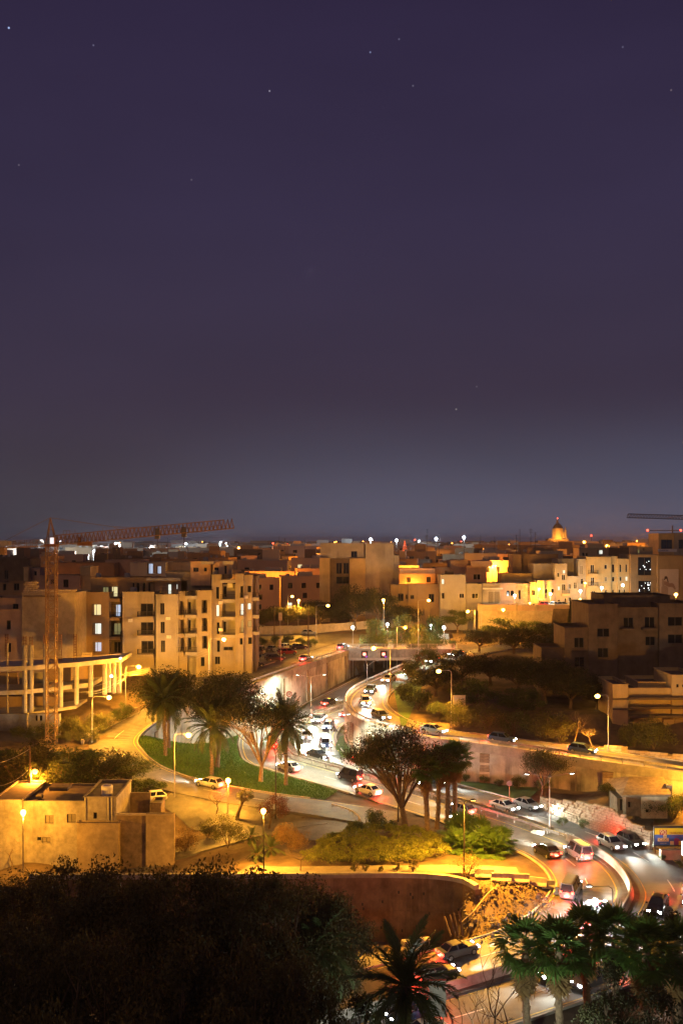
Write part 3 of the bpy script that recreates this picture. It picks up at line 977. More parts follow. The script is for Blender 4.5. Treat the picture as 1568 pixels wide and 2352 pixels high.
def street_lamp(label, base, head, style='arm', col=SODIUM, power=1.0, lens='sodium', pole='steel', r=.40, group=None, name='street_lamp', lit=True, cutoff=False, aim=None):
    base, head = Vector(base), Vector(head)
    g = empty(name, base, label, 'street lamp', group)
    pm = M[pole]
    if style == 'post':
        MB().tube([base - Vector((0, 0, .3)), base + Vector((0, 0, 1.2)), head - Vector((0, 0, r))], [.09, .07, .05], 8).build('pole', pm, g)
        MB().lathe([(.1, 0), (.13, .06), (.1, .12)], 10, head - Vector((0, 0, r + .1))).build('lamp_holder', pm, g)
        MB().ball(head, r).build('globe', M[lens] if lit else M['unlit'], g, True)
        if lit: point_light('lamp_light', head - Vector((0, -.0, r + .25)), col, LPOW * power, g)
        return g
    top = Vector((base.x, base.y, head.z - .05))
    d = head - top
    if d.length < .4:
        MB().tube([base - Vector((0, 0, .3)), base + Vector((0, 0, 1.5)), top], [.11, .085, .055], 8).build('pole', pm, g)
    else:
        MB().tube([base - Vector((0, 0, .3)), base + Vector((0, 0, 1.5)), top - Vector((0, 0, .5))], [.12, .09, .06], 8).build('pole', pm, g)
        MB().tube([top - Vector((0, 0, .5)), top - Vector((0, 0, .15)) + d * .03, top + d * .18 + Vector((0, 0, .08)), head - d.normalized() * .1], [.06, .05, .045, .04], 6).build('arm', pm, g)
    a = math.atan2(d.y, d.x) if d.length > .4 else 0
    hd = MB()
    hd.obox(head + Vector((0, 0, .10)), .62, .24, .12, a)
    hd.obox(head + Vector((0, 0, .19)), .40, .16, .07, a)
    h_ = hd.build('lamp_head', pm, g)
    if cutoff:
        MB().obox(head + Vector((0, 0, .02)), .46, .2, .04, a).build('lens', M[lens] if lit else M['unlit'], h_)
        if lit: spot_light('lamp_light', head - Vector((0, 0, .1)), head - Vector((0, 0, 5)), col, LPOW * power, g, 150)
    else:
        MB().ball(head - Vector((0, 0, .12)), r, 10, 6, .8).build('lens', M[lens] if lit else M['unlit'], h_, True)
        if lit and aim: spot_light('lamp_light', head - Vector((0, 0, r + .2)), head + Vector((aim[0], aim[1], -8)), col, LPOW * power, g, aim[2], blend=.35)
        elif lit: point_light('lamp_light', head - Vector((0, 0, r + .2)), col, LPOW * power, g)
    return g
def lampuv(label, ul, vl, ub=None, vb=None, Y=None, **k):
    if Y is None:
        b = ground_hit(ub, vb)
    else:
        ub = ul if ub is None else ub
        b = Vector((ux(ub, Y), Y, hz(ux(ub, Y), Y)))
    return street_lamp(label, b, Q(ul, vl, b.y), **k)
GL = 'sodium lamps along the roads'
lampuv('sodium lamp on tall pole, left one of the pair beside the yellow wall', 671, 1369, 661, 1447, group=GL, aim=(0,-3,140))
lampuv('sodium lamp on tall pole, right one of the pair beside the yellow wall', 686, 1378, 685, 1446, group=GL, aim=(0,-3,140))
lampuv('sodium lamp with right-pointing arm at the turn of the upper road', 753, 1390, 726, 1484, group=GL, aim=(2,-2,140))
lampuv('sodium lamp with cables tied to its pole in front of the flats', 514, 1467, 480, Y=192, group=GL, power=.5)
lampuv('sodium lamp on straight pole behind the bridge railing', 880, 1377, 881, Y=262, group=GL)
lampuv('sodium lamp with long arm rising past the bridge railing', 984, 1378, 960, Y=243, group=GL, aim=(0,-2,140))
lampuv('sodium lamp above the park trees, nearest the grey houses', 1074, 1403, 1090, Y=262, group=GL, power=.8)
lampuv('sodium lamp on a frame arm below the pink arched house', 1155, 1399, 1105, Y=262, group=GL, power=.8)
lampuv('deep orange lamp among the park palms behind the bridge', 930, 1440, 911, Y=247, group=GL, col=DEEP, lens='sodium_deep', power=.6)
lampuv('sodium lamp with left-pointing arm at the start of the ramp bend', 858, 1487, 896, 1600, group=GL, power=1.0)
lampuv('sodium lamp beside the sign on the inner side of the ramp', 1007, 1540, 1036, 1668, group=GL, aim=(-3,-3,130), power=1.9)
lampuv('sodium lamp beside the stepped limestone wall on the ramp', 1371, 1597, 1396, 1728, group=GL, aim=(-3,-4,130), power=1.9)
lampuv('sodium lamp with many wires on the slip road wall', 319, 1530, 289, Y=184, group=GL, power=.9)
lampuv('sodium lamp above the yellow bush on the slip road bend', 251, 1600, 212, Y=170, group=GL, power=1.1)
lampuv('sodium lamp with curved arm at the lower edge of the slip road', 433, 1686, 401, 1833, group=GL, power=.9)
lampuv('sodium globe lamp on a pale post beside the bare tree', 524, 1793, 523, 1874, style='post', r=.34, group=GL, power=.55)
lampuv('sodium lamp on a dark post amid the garden bushes', 605, 1863, 606, Y=119, style='post', r=.3, pole='pole_dark', power=1.0)
lampuv('sodium globe lamp on a pale post against the white house', 54, 1866, 54, Y=123, style='post', r=.33, group=GL, power=.45)
# utility pole with lamp
b = Vector((ux(72, 137), 137, hz(ux(72, 137), 137)))
g = street_lamp('orange lamp bracketed on a tall wooden utility pole behind the white house', b, Q(81, 1770, 137), col=DEEP, lens='sodium_deep', pole='steel', power=.55)
MB().tube([b + Vector((.02, .25, 0)), Q(69, 1716, 137.25)], [.16, .12], 8).build('wooden_pole', M['wood_pole'], g)
lampuv('sodium street lamp leaning over the parapet at the billboard facade', 1551, 1364, 1551, Y=222, group=GL, power=.5)
# lamps whose heads face down: lit, but only their light is seen
lampuv('slim dark lamp post between the footpath and the fan palms', 1086, 1839, 1065, 2012, pole='pole_dark', power=4.0, cutoff=True)
lampuv('dark lamp arm reaching over the red lit lanes at the hairpin', 1352, 2036, 1406, Y=107, pole='pole_dark', power=.7, cutoff=True, col=(.86, .93, 1.0), lens='flood')
b = Vector((49.5, 139.5, hz(49.5, 139.5)))
street_lamp('sodium lamp at the foot of the ramp wall beside the hut', b, b + Vector((-1.2, .5, 7.0)), power=1.6, group=GL)
b = Vector((9.5, 69, hz(9.5, 69)))
street_lamp('white street lamp standing below the foreground fan palms', b, b + Vector((1.2, 1.0, 7.2)), col=(.88, 1.0, .80), lens='whitelamp', power=.28)
# lamps on the dual road, their heads closed towards the sky
def double_lamp(label, ub, vb, vt, span, Y=None, pole='steel', power=.5):
    b = ground_hit(ub, vb) if Y is None else Vector((ux(ub, Y), Y, hz(ux(ub, Y), Y)))
    t = Q(ub, vt, b.y)
    g = empty('street_lamp', b, label, 'street lamp', 'twin-arm lamps on the median')
    MB().tube([b - Vector((0, 0, .2)), b + Vector((0, 0, 1.6)), t], [.12, .09, .06], 8).build('pole', M[pole], g)
    for s in (-1, 1):
        e = t + Vector((s * span, .2 * s, .55))
        MB().tube([t, t + Vector((s * .3, 0, .12)), e], [.05, .045, .04], 6).build('arm', M[pole], g)
        hd = MB().obox(e + Vector((s * .3, 0, 0)), .7, .24, .13, 0, 0, -s * .12).build('lamp_head', M['pole_dark'], g)
        MB().obox(e + Vector((s * .3, 0, -.09)), .5, .2, .04, 0, 0, -s * .12).build('lens', M['whitelamp'], hd)
        spot_light('lamp_light', e + Vector((s * .3, 0, -.2)), e + Vector((s * 2, -1.2 if s > 0 else .8, -8)), (.90, 1.0, .70), LPOW * power, g, 155, blend=.3)
double_lamp('twin-arm lamp before the left part of the upper road wall', 634, 1690, 1598, 2.2, Y=192)
double_lamp('twin-arm lamp before the brightly lit upper road wall', 714, 1652, 1556, 2.2, Y=200, power=.55)
double_lamp('twin-arm lamp standing at the white lit bend', 757, 1762, 1648, 2.6, power=.55)
double_lamp('twin-arm lamp on the median beside the rubble wall', 1261, 1914, 1786, 2.6, power=.1)
lampuv('unlit dark lamp post with short arm at the lawn tip', 655, 1733, 633, 1884, pole='pole_dark', lit=False, cutoff=True)
lampuv('unlit dark lamp post behind the spreading tree', 925, 1795, 914, 1885, pole='pole_dark', lit=False, cutoff=True)
# white globe lamps of the park and the upper street
GW = 'white globe lamps'
for lb, u_, v_, vb_, Y in (('leftmost, at the left end of the bridge railing', 810, 1441, 1480, 247), ('second, left of the deep orange lamp', 889, 1434, 1470, 256), ('third, before the white banner', 989, 1436, 1470, 258),
                       ('fourth, at the right end of the bridge railing', 1019, 1441, 1482, 248)):
    lampuv('white globe lamp of the park, ' + lb, u_, v_, u_, Y=Y, style='post', col=WHITE_L, lens='whitelamp', r=.34, power=.1, group=GW)
for lb, u_, v_, Y in (('below the arched windows', 1181, 1368, 281), ('beside the bright balcony house', 1263, 1364, 280), ('at the foot of the glowing tower', 1332, 1357, 280), ('under the round window', 1381, 1350, 280), ('nearest the tall shop windows', 1429, 1344, 280)):
    lampuv('white globe lamp of the upper street, ' + lb, u_, v_, u_, Y=Y, style='post', col=WHITE_L, lens='whitelamp', r=.36, power=.05, group=GW)
lampuv('sodium lamp on the upper street wall, leftmost', 1216, 1384, 1216, Y=279, group=GL, power=.2, r=.3)
lampuv('sodium lamp on the upper street wall, beside the cypress', 1331, 1376, 1331, Y=279, group=GL, power=.2, r=.32)
lampuv('sodium lamp glaring in front of the balcony house', 1238, 1351, 1236, Y=284.5, group=GL, power=.3, r=.34)
lampuv('tall sodium lamp mast rising from below the upper street wall', 1343, 1338, 1343, Y=277, group=GL, power=.3, r=.3)

# ================================================================== CARS
def paint(nm, c, rough=.28):
    return mat('car_paint_' + nm, c, rough, .05, 1, spec=.6)
PAINTS = {'white': paint('white', (.6, .6, .58)), 'silver': paint('silver', (.32, .33, .34)), 'black': paint('black', (.012, .012, .014)), 'grey': paint('grey', (.10, .10, .11)),
          'red': paint('red', (.42, .02, .015)), 'blue': paint('blue', (.03, .06, .16)), 'beige': paint('beige', (.35, .28, .19))}
M['tyre'] = mat('tyre', (.018, .018, .018), .85, .2)
M['rim'] = mat('rim', (.38, .38, .38), .35, .1, metal=.7)
M['head_on'] = mat('headlight_on', (1, 1, 1), emis=(1.0, .98, .93), es=60)
M['tail_on'] = mat('taillight_on', (.5, .02, .02), emis=(1.0, .045, .02), es=16)
M['head_off'] = mat('headlight_off', (.5, .5, .5), .12, .1)
M['tail_off'] = mat('taillight_off', (.22, .01, .01), .25, .1)
M['plate'] = mat('number_plate', (.7, .7, .66), .5, .1)
CARDIM = {'hatchback': dict(rx=-1.92, rtx=-1.45, ftx=.25, fx=1.05, zt=1.47), 'saloon': dict(rx=-1.65, rtx=-.95, ftx=.2, fx=1.0, zt=1.42), 'van': dict(rx=-2.05, rtx=-1.95, ftx=.75, fx=1.45, zt=1.95)}
_carm = {}
def car_meshes(kind, col):
    key = (kind, col)
    if key in _carm: return _carm[key]
    D = CARDIM[kind]
    st = [(-2.08, .70, .40, .84), (-1.98, .80, .28, .96), (-1.3, .86, .22, 1.0), (-.2, .875, .2, .97), (.9, .87, .2, .94), (1.5, .85, .22, .86), (1.92, .77, .28, .73), (2.08, .64, .36, .58)]
    body = MB()
    V, fs = [], []
    for x, hw, zl, zh in st:
        V += [(x, -hw * .86, zl), (x, -hw, zl + .14), (x, -hw, zh - .2), (x, -hw * .93, zh - .06), (x, -hw * .8, zh), (x, hw * .8, zh), (x, hw * .93, zh - .06), (x, hw, zh - .2), (x, hw, zl + .14), (x, hw * .86, zl)]
    for i in range(len(st) - 1):
        for j in range(10):
            fs.append((10 * i + j, 10 * i + (j + 1) % 10, 10 * i + 10 + (j + 1) % 10, 10 * i + 10 + j))
    fs += [tuple(range(9, -1, -1)), tuple(range(70, 80))]
    body.add(V, fs)
    rx, rtx, ftx, fx, zt = D['rx'], D['rtx'], D['ftx'], D['fx'], D['zt']
    hb, ht = .80, .60
    lo = [(rx, -hb, .9), (fx, -hb, .86), (fx, hb, .86), (rx, hb, .9)]
    hi = [(rtx, -ht, zt - .05), (ftx, -ht, zt - .05), (ftx, ht, zt - .05), (rtx, ht, zt - .05)]
    rf = [(rtx + .15, -ht * .75, zt), (ftx - .15, -ht * .75, zt), (ftx - .15, ht * .75, zt), (rtx + .15, ht * .75, zt)]
    body.add(lo + hi + rf, ((0, 1, 5, 4), (1, 2, 6, 5), (2, 3, 7, 6), (3, 0, 4, 7), (4, 5, 9, 8), (5, 6, 10, 9), (6, 7, 11, 10), (7, 4, 8, 11), (8, 9, 10, 11)))
    bm_ = body.mesh('body', PAINTS[col])
    def pane(a, b, c, d, m=.1):
        ctr = (Vector(a) + Vector(b) + Vector(c) + Vector(d)) / 4
        nrm = (Vector(b) - Vector(a)).cross(Vector(d) - Vector(a)).normalized()
        if nrm.dot(ctr - Vector((0, 0, .9))) < 0: nrm = -nrm
        r = []
        for p in (a, b, c, d):
            p = Vector(p)
            r.append(p + (ctr - p) * m + nrm * .012)
        return MB().quad(*r)
    gl = []
    gl.append(('windscreen', pane(lo[1], lo[2], hi[2], hi[1]).mesh('windscreen', M['glass'])))
    gl.append(('rear_window', pane(lo[3], lo[0], hi[0], hi[3], .14).mesh('rear_window', M['glass'])))
    for a, b, c, d in ((lo[0], lo[1], hi[1], hi[0]), (lo[3], lo[2], hi[2], hi[3])):
        a, b, c, d = map(Vector, (a, b, c, d))
        mlo, mhi = a.lerp(b, .5), d.lerp(c, .5)
        gl.append(('side_window', pane(a, mlo, mhi, d, .13).mesh('side_window', M['glass'])))
        gl.append(('side_window', pane(mlo, b, c, mhi, .13).mesh('side_window', M['glass'])))
    _carm[key] = (bm_, gl)
    return _carm[key]
def cyl_y(r, w_, n=14):
    V = [(r * math.cos(2 * PI * i / n), y, r * math.sin(2 * PI * i / n)) for y in (-w_ / 2, w_ / 2) for i in range(n)]
    return MB().add(V, [(i, (i + 1) % n, n + (i + 1) % n, n + i) for i in range(n)] + [tuple(range(n - 1, -1, -1)), tuple(range(n, 2 * n))])
tyre_me = cyl_y(.32, .2).mesh('tyre', M['tyre'])
rim_me = cyl_y(.2, .215, 10).mesh('rim', M['rim'])
hl_me = {k: MB().obox((0, 0, 0), .14, .36, .17).mesh('headlight', M['head_on' if k else 'head_off']) for k in (0, 1)}
tl_me = {k: MB().obox((0, 0, 0), .10, .26, .2).mesh('taillight', M['tail_on' if k else 'tail_off']) for k in (0, 1)}
pl_me = MB().obox((0, 0, 0), .02, .5, .12).mesh('number_plate', M['plate'])
mr_me = MB().obox((0, 0, 0), .14, .2, .14).mesh('mirror', M['black'])
spot_data = bpy.data.lights.new('headlight_beam', 'SPOT')
spot_data.energy = 10500
spot_data.color = (.97, 1.0, .86)
spot_data.spot_size = math.radians(56)
spot_data.spot_blend = 1.0
spot_data.shadow_soft_size = .25
tail_data = bpy.data.lights.new('taillight_glow', 'POINT')
tail_data.energy = 800
tail_data.color = (1.0, .06, .03)
tail_data.shadow_soft_size = .3
def make_car(kind, col, on, name):
    g = empty(name, (0, 0, 0))
    bm_, gl = car_meshes(kind, col)
    def ch(nm, me, loc=(0, 0, 0), par=None):
        o = bpy.data.objects.new(nm, me)
        COL.objects.link(o)
        o.parent = par or g
        o.location = loc
        return o
    ch('body', bm_)
    for nm, me_ in gl: ch(nm, me_)
    for x in (-1.28, 1.3):
        for y in (-.78, .78):
            wq = ch('wheel', tyre_me, (x, y, .32))
            ch('rim', rim_me, (0, 0, 0), wq)
    for s in (-1, 1):
        ch('headlight', hl_me[on], (1.98, s * .55, .64))
        ch('taillight', tl_me[on], (-2.03, s * .62, .78 if kind != 'van' else 1.0))
        ch('mirror', mr_me, (.75, s * .93, .98))
    ch('number_plate', pl_me, (-2.10, 0, .58))
    if on:
        l = bpy.data.objects.new('headlight_beam', spot_data)
        COL.objects.link(l)
        l.parent = g
        l.location = (2.25, 0, .75)
        l.rotation_euler = (Vector((12, 0, -.45)) - Vector((0, 0, 0))).to_track_quat('-Z', 'Y').to_euler()
        l = bpy.data.objects.new('taillight_glow', tail_data)
        COL.objects.link(l)
        l.parent = g
        l.location = (-2.35, 0, .7)
    return g
_proto = {}
def car(kind, col, on, name, label, group):
    key = (kind, col, on)
    if key not in _proto:
        g = make_car(kind, col, on, name)
        _proto[key] = g
    else:
        g = copy_tree(_proto[key])
        g.name = name
    return tag(g, label, 'car' if kind != 'van' else 'van', group)
ORD = ['first', 'second', 'third', 'fourth', 'fifth', 'sixth', 'seventh', 'eighth', 'ninth', 'tenth', 'eleventh', 'twelfth', 'thirteenth', 'fourteenth', 'fifteenth', 'sixteenth', 'seventeenth', 'eighteenth', 'nineteenth', 'twentieth']
random.seed(33)
COLS = ['grey', 'black', 'blue', 'black', 'silver', 'grey', 'red', 'black', 'grey', 'silver', 'blue', 'white']
def traffic(path, s0, s1, gap, off, direction, where, group, jit=2.5, dz=0.01):
    s = s0
    i = 0
    while s < s1:
        kind = random.choices(('hatchback', 'saloon', 'van'), (6, 3, 1))[0]
        col = random.choice(COLS)
        lab = f'moving {col} {kind}, {ORD[i]} {where}'
        g = car(kind, col, 1, 'moving_car' if kind != 'van' else 'moving_van', lab, group)
        p = path.at(s, off + random.uniform(-.25, .25), dz)
        g.location = p
        hd = path.heading(s) + (0 if direction > 0 else PI)
        g.rotation_euler = (0, -path.slope(s) * direction, hd)
        s += gap + random.uniform(-jit, jit)
        i += 1
GT = 'traffic on the dual road and ramp'
s_u = MED.near((10, 236))
traffic(MED, s_u + 22, MED.L - 8, 17, 2.9, 1, 'from the underpass in the far carriageway median lane', GT)
traffic(MED, s_u + 17, MED.L - 6, 15.5, 6.2, 1, 'from the underpass in the far carriageway kerb lane', GT)
traffic(MED, s_u + 26, MED.L - 8, 20, -2.8, -1, 'from the underpass in the near carriageway median lane', GT, 3)
traffic(MED, s_u + 75, MED.L - 8, 19, -6.1, -1, 'from the lawn in the near carriageway outer lane', GT, 3)
traffic(RAMP, RAMP.near((22, 240)), RAMP.L - 14, 13.5, 3.6, 1, 'from the bridge on the curving ramp', GT, 2.5)
traffic(SLIP, 36, 70, 24, 1.9, -1, 'from the bridge on the upper road', GT, 1, .03)
traffic(SLIP, SLIP.near((-20, 150)), SLIP.L - 14, 21, 1.6, -1, 'from the left on the slip road below the lawn', GT, 1, .03)

# parked cars
GP = 'parked cars'
def parked(kind, col, u_, v_, rz, label, z=None):
    g = car(kind, col, 0, 'parked_car', label, GP)
    p = ground_hit(u_, v_) if z is None else P(u_, v_, z)
    g.location = (p.x, p.y, p.z + .02)
    g.rotation_euler = (0, 0, rz)
    return g
parked('saloon', 'black', 578, 1512, .35, 'black saloon parked against the side of the flats')
parked('hatchback', 'black', 583, 1533, .5, 'black hatchback parked nearest the corner of the upper road')
parked('van', 'beige', 599, 1503, 1.5, 'pale small van parked in the shade beside the flats')
parked('saloon', 'grey', 625, 1497, 1.3, 'dark grey car parked under the mound of bushes')
parked('hatchback', 'black', 631, 1518, .45, 'black car parked behind the road sign post')
parked('hatchback', 'red', 660, 1504, .55, 'red hatchback parked beside the upper road')
parked('hatchback', 'white', 656, 1492, 1.0, 'white car partly hidden behind the red hatchback')
parked('saloon', 'black', 686, 1492, .5, 'black car parked farthest along the upper road')
parked('hatchback', 'white', 497, 1540, .2, 'white car parked below the cables at the foot of the flats')
for u_, v_, c_, lb in ((604, 1449, 'white', 'white car parked at the left end of the yellow wall'), (640, 1452, 'white', 'white car parked under the left lamp of the yellow wall'), (675, 1455, 'grey', 'grey car parked under the right lamp of the yellow wall'), (710, 1459, 'silver', 'silver car parked at the right end of the yellow wall')):
    parked('hatchback', c_, u_, v_, .1, lb)
parked('hatchback', 'white', 348, 1843, .35 + PI, 'white hatchback parked beside the clipped hedge')
for u_, v_, c_, lb in ((1250, 1402, 'red', 'red car parked on the upper street'), (1272, 1399, 'white', 'white car parked on the upper street beside the red one'), (1290, 1397, 'grey', 'dark car parked on the upper street by the narrow houses'), (1352, 1387, 'white', 'white car parked under the round window'), (1384, 1384, 'black', 'dark car parked at the roof edge of the dark building')):
    p = Q(u_, v_, 283)
    g = car('hatchback', c_, 0, 'parked_car', lb, GP)
    g.location = (p.x, 282.4 if u_ > 1300 else 281.6, 19.62)
    g.rotation_euler = (0, 0, .05)

# ================================================================== SIGNS
def text_mesh(body, size, mat_, extrude=.005):
    c = bpy.data.curves.new('lettering', 'FONT')
    c.body = body
    c.size = size
    c.extrude = extrude
    c.align_x = 'CENTER'
    c.align_y = 'CENTER'
    c.resolution_u = 3
    o = bpy.data.objects.new('lettering', c)
    COL.objects.link(o)
    bpy.context.view_layer.update()
    me = bpy.data.meshes.new_from_object(o.evaluated_get(bpy.context.evaluated_depsgraph_get()))
    bpy.data.objects.remove(o)
    me.materials.clear()
    me.materials.append(mat_)
    return me
def lettering(body, size, mat_, loc, parent, rz=0, sx=1.0, name='lettering'):
    o = link_mesh(name, text_mesh(body, size, mat_))
    o.location = loc
    o.rotation_euler = (PI / 2, 0, rz)
    o.scale = (sx, 1, 1)
    adopt(o, parent)
    return o
C_red = mat('print_red', (.35, .03, .025), .5, .08)
C_dred = mat('print_dark_red', (.14, .02, .02), .5, .08)
C_yel = mat('print_yellow', (.72, .50, .02), .5, .08)
C_blue = mat('print_blue', (.05, .12, .42), .5, .08)
C_pur = mat('print_purple', (.22, .03, .14), .5, .08)
C_crm = mat('print_cream', (.75, .62, .30), .5, .08)
C_brn = mat('print_brown', (.16, .05, .01), .5, .08)
# --- advertising hoarding at the right edge
YB = 127.0
def bq(u_, v_): return Q(u_, v_, YB)
hb = empty('advertising_billboard', (ux(1530, YB), YB, hz(ux(1530, YB), YB)), 'yellow and blue beer advertisement on a roadside hoarding', 'billboard')
x0, x1, zt_, zm_, zb_ = ux(1502, YB), ux(1600, YB), vz(1902, YB), vz(1917, YB), vz(1941, YB)
MB().box(x0, x1, YB, YB + .1, zm_, zt_).build('upper_panel', C_yel, hb)
MB().box(x0, x1, YB, YB + .1, zb_, zm_ - .005).build('lower_panel', C_blue, hb)
fr = MB()
fr.box(x0 - .12, x1 + .1, YB - .03, YB + .2, zt_, zt_ + .28).box(x0 - .12, x0, YB - .03, YB + .2, zb_ - .15, zt_).box(x0 - .12, x1 + .1, YB - .03, YB + .2, zb_ - .18, zb_)
fr.build('frame', M['iron'], hb)
for x in (x0 + .1, (x0 + x1) / 2, x1 - .1):
    MB().box(x - .06, x + .06, YB + .12, YB + .24, hz(x, YB) - .2, zb_ - .05).build('leg', M['rust'], hb)
pm = YB / F
fy = YB - .02
MB().box(ux(1513.5, YB), ux(1530, YB), fy - .01, fy, vz(1918, YB), vz(1906, YB)).build('badge', C_red, hb)
MB().box(ux(1522, YB), ux(1529.5, YB), fy - .012, fy - .002, vz(1924, YB), vz(1917, YB)).build('glass_print', C_crm, hb)
for k in range(3):
    MB().box(ux(1523.5 + k * 2, YB), ux(1524.3 + k * 2, YB), fy - .018, fy - .013, vz(1923, YB), vz(1918.5, YB)).build('stripe', C_dred, hb)
lettering('90', 15 * pm, C_crm, (ux(1521.5, YB), fy - .02, vz(1912, YB)), hb)
MB().box(ux(1509, YB), ux(1534.5, YB), fy - .01, fy, vz(1932.5, YB), vz(1924.5, YB)).build('name_plate', C_crm, hb)
lettering('CISK', 8.6 * pm, C_brn, (ux(1521.8, YB), fy - .02, vz(1928.6, YB)), hb, sx=1.05)
lettering('SINCE 1929', 2.9 * pm, C_crm, (ux(1521.8, YB), fy - .02, vz(1937, YB)), hb)
lettering('CELEBRATING', 6.2 * pm, C_dred, (ux(1551.5, YB), fy - .02, vz(1913.4, YB)), hb, sx=.78)
lettering('90 YEARS OF CISK', 6.2 * pm, C_pur, (ux(1560, YB), fy - .02, vz(1920.6, YB)), hb, sx=.8)
MB().box(ux(1537.5, YB), ux(1546, YB), fy - .01, fy, vz(1940.5, YB), vz(1932, YB)).build('glass_print', C_crm, hb)
MB().add([(ux(a, YB), fy - .012, vz(b_, YB)) for a, b_ in ((1547, 1941), (1560, 1941), (1560, 1929), (1556, 1925.5), (1550, 1924.5), (1547, 1926))], ((0, 1, 2, 3, 4, 5),)).build('barrel_print', C_pur, hb)
MB().box(ux(1557, YB), ux(1568.5, YB), fy - .018, fy - .013, vz(1941, YB), vz(1931.5, YB)).build('crate_print', C_yel, hb)
b = ground_hit(1538, 1972)
MB().box(ux(1515, 125), ux(1562, 125), 124.6, 125.4, hz(ux(1538, 125), 125) - .2, vz(1951, 125)).build('stone_trough', M['limestone2'])
tag(bpy.data.objects['stone_trough'], 'low pale stone block under the beer advertisement', 'block')
# lit white totem at the frame edge
g = empty('light_box_sign', (ux(1571, 121), 121, hz(ux(1571, 121), 121)), 'tall white backlit sign at the right edge below the hoarding', 'sign')
MB().box(ux(1565.5, 121), ux(1580, 121), 121, 121.2, vz(1965, 121), vz(1933, 121)).build('panel', mat('backlit_panel', (1, 1, 1), emis=(1, 1, .92), es=1.6), g)
MB().box(ux(1571, 121), ux(1573, 121), 121.05, 121.15, hz(ux(1571, 121), 121) - .2, vz(1965, 121)).build('post', M['steel'], g)

def sign_post(label, u_, vb_, vt_, shape, size, face='white', Y=None, edge=C_red, txt=None, back=False):
    b = ground_hit(u_, vb_) if Y is None else Vector((ux(u_, Y), Y, hz(ux(u_, Y), Y)))
    t = Q(u_, vt_, b.y)
    g = empty('road_sign', b, label, 'road sign')
    MB().tube([b - Vector((0, 0, .2)), t + Vector((0, 0, size * .5))], .045, 6).build('post', M['steel'], g)
    y = t.y - .06
    def disc(r, n, yy, rot=0): return [(t.x + r * math.sin(2 * PI * i / n + rot), yy, t.z + r * math.cos(2 * PI * i / n + rot)) for i in range(n)]
    n, rot = (24, 0) if shape == 'round' else (3, 0)
    if shape == 'inv': n, rot = 3, PI
    m_ = M['pole_dark'] if back else edge
    MB().add(disc(size, n, y, rot) + disc(size, n, y + .03, rot), [tuple(range(n)), tuple(range(2 * n - 1, n - 1, -1))] + [(i, n + i, n + (i + 1) % n, (i + 1) % n) for i in range(n)]).build('plate', m_, g)
    if not back:
        MB().add(disc(size * .74, n, y - .006, rot), [tuple(range(n))]).build('sign_face', M['white'], g)
        if txt: lettering(txt, size * .85, M['black'], (t.x, y - .012, t.z), g)
    return g
sign_post('round red-rimmed speed limit sign reading 60 before the lit wall', 664, 1650, 1594, 'round', .5, Y=188, txt='60')
sign_post('dark triangular sign seen from behind below the upper road wall', 716, 1650, 1625, 'tri', .5, Y=197, back=True)
sign_post('dark triangular sign seen from behind on the bend island', 770, 1722, 1677, 'tri', .5, Y=176, back=True)
sign_post('dark round sign seen from behind on the verge below the ramp', 1169, 1836, 1799, 'round', .38, back=True)
sign_post('dark inverted triangle sign below the upper street wall', 1273, 1440, 1428, 'inv', .7, Y=276, back=True)
b = ground_hit(1052, 1668)
g = empty('direction_sign', b, 'large direction sign seen from behind beside the ramp lamp', 'road sign')
t0, t1 = Q(1040, 1597, b.y), Q(1068, 1624, b.y)
MB().box(t0.x, t1.x, b.y, b.y + .12, t1.z, t0.z).build('back_panel', M['limestone2'], g)
sd2 = MB()
for z in (.25, .75): sd2.box(t0.x, t1.x, b.y - .06, b.y, t1.z + (t0.z - t1.z) * z - .05, t1.z + (t0.z - t1.z) * z + .05)
sd2.build('stiffener', M['steel'], g)
for x in (t0.x + .25, t1.x - .25): MB().box(x - .05, x + .05, b.y + .13, b.y + .22, b.z - .2, t0.z - .1).build('post', M['steel'], g)
# lane signals on a Y pole in front of the underpass
b = ground_hit(843, 1566)
yb = 232.0
b = Vector((ux(843, yb), yb, hz(ux(843, yb), yb)))
g = empty('lane_signal_mast', b, 'Y-shaped mast carrying two red lane signals before the bridge', 'traffic signal')
tp = Q(843, 1524, yb)
MB().tube([b, tp], [.1, .08], 8).build('pole', M['steel'], g)
for u_ in (837, 881):
    c = Q(u_, 1503, yb)
    MB().tube([tp - Vector((0, 0, .6)), tp + (c - tp) * .35 + Vector((0, 0, -.3)), c - Vector((0, 0, 1.0))], .06, 6).build('arm', M['steel'], g)
    h_ = MB().box(c.x - .75, c.x + .75, c.y, c.y + .25, c.z - .8, c.z + .8)
    h_ = h_.build('signal_box', M['black'], g)
    n = 18
    MB().add([(c.x - .05 + .36 * math.cos(2 * PI * i / n), c.y - .02, c.z + .05 + .36 * math.sin(2 * PI * i / n)) for i in range(n)], [tuple(range(n))]).build('red_signal', mat('signal_red', (1, .2, .2), emis=(1, .16, .12), es=6), h_)
    lettering('60', .5, mat('signal_violet', (.3, .1, .6), emis=(.45, .12, 1), es=1.3), (c.x + .42, c.y - .02, c.z - .52), h_, name='signal_number')
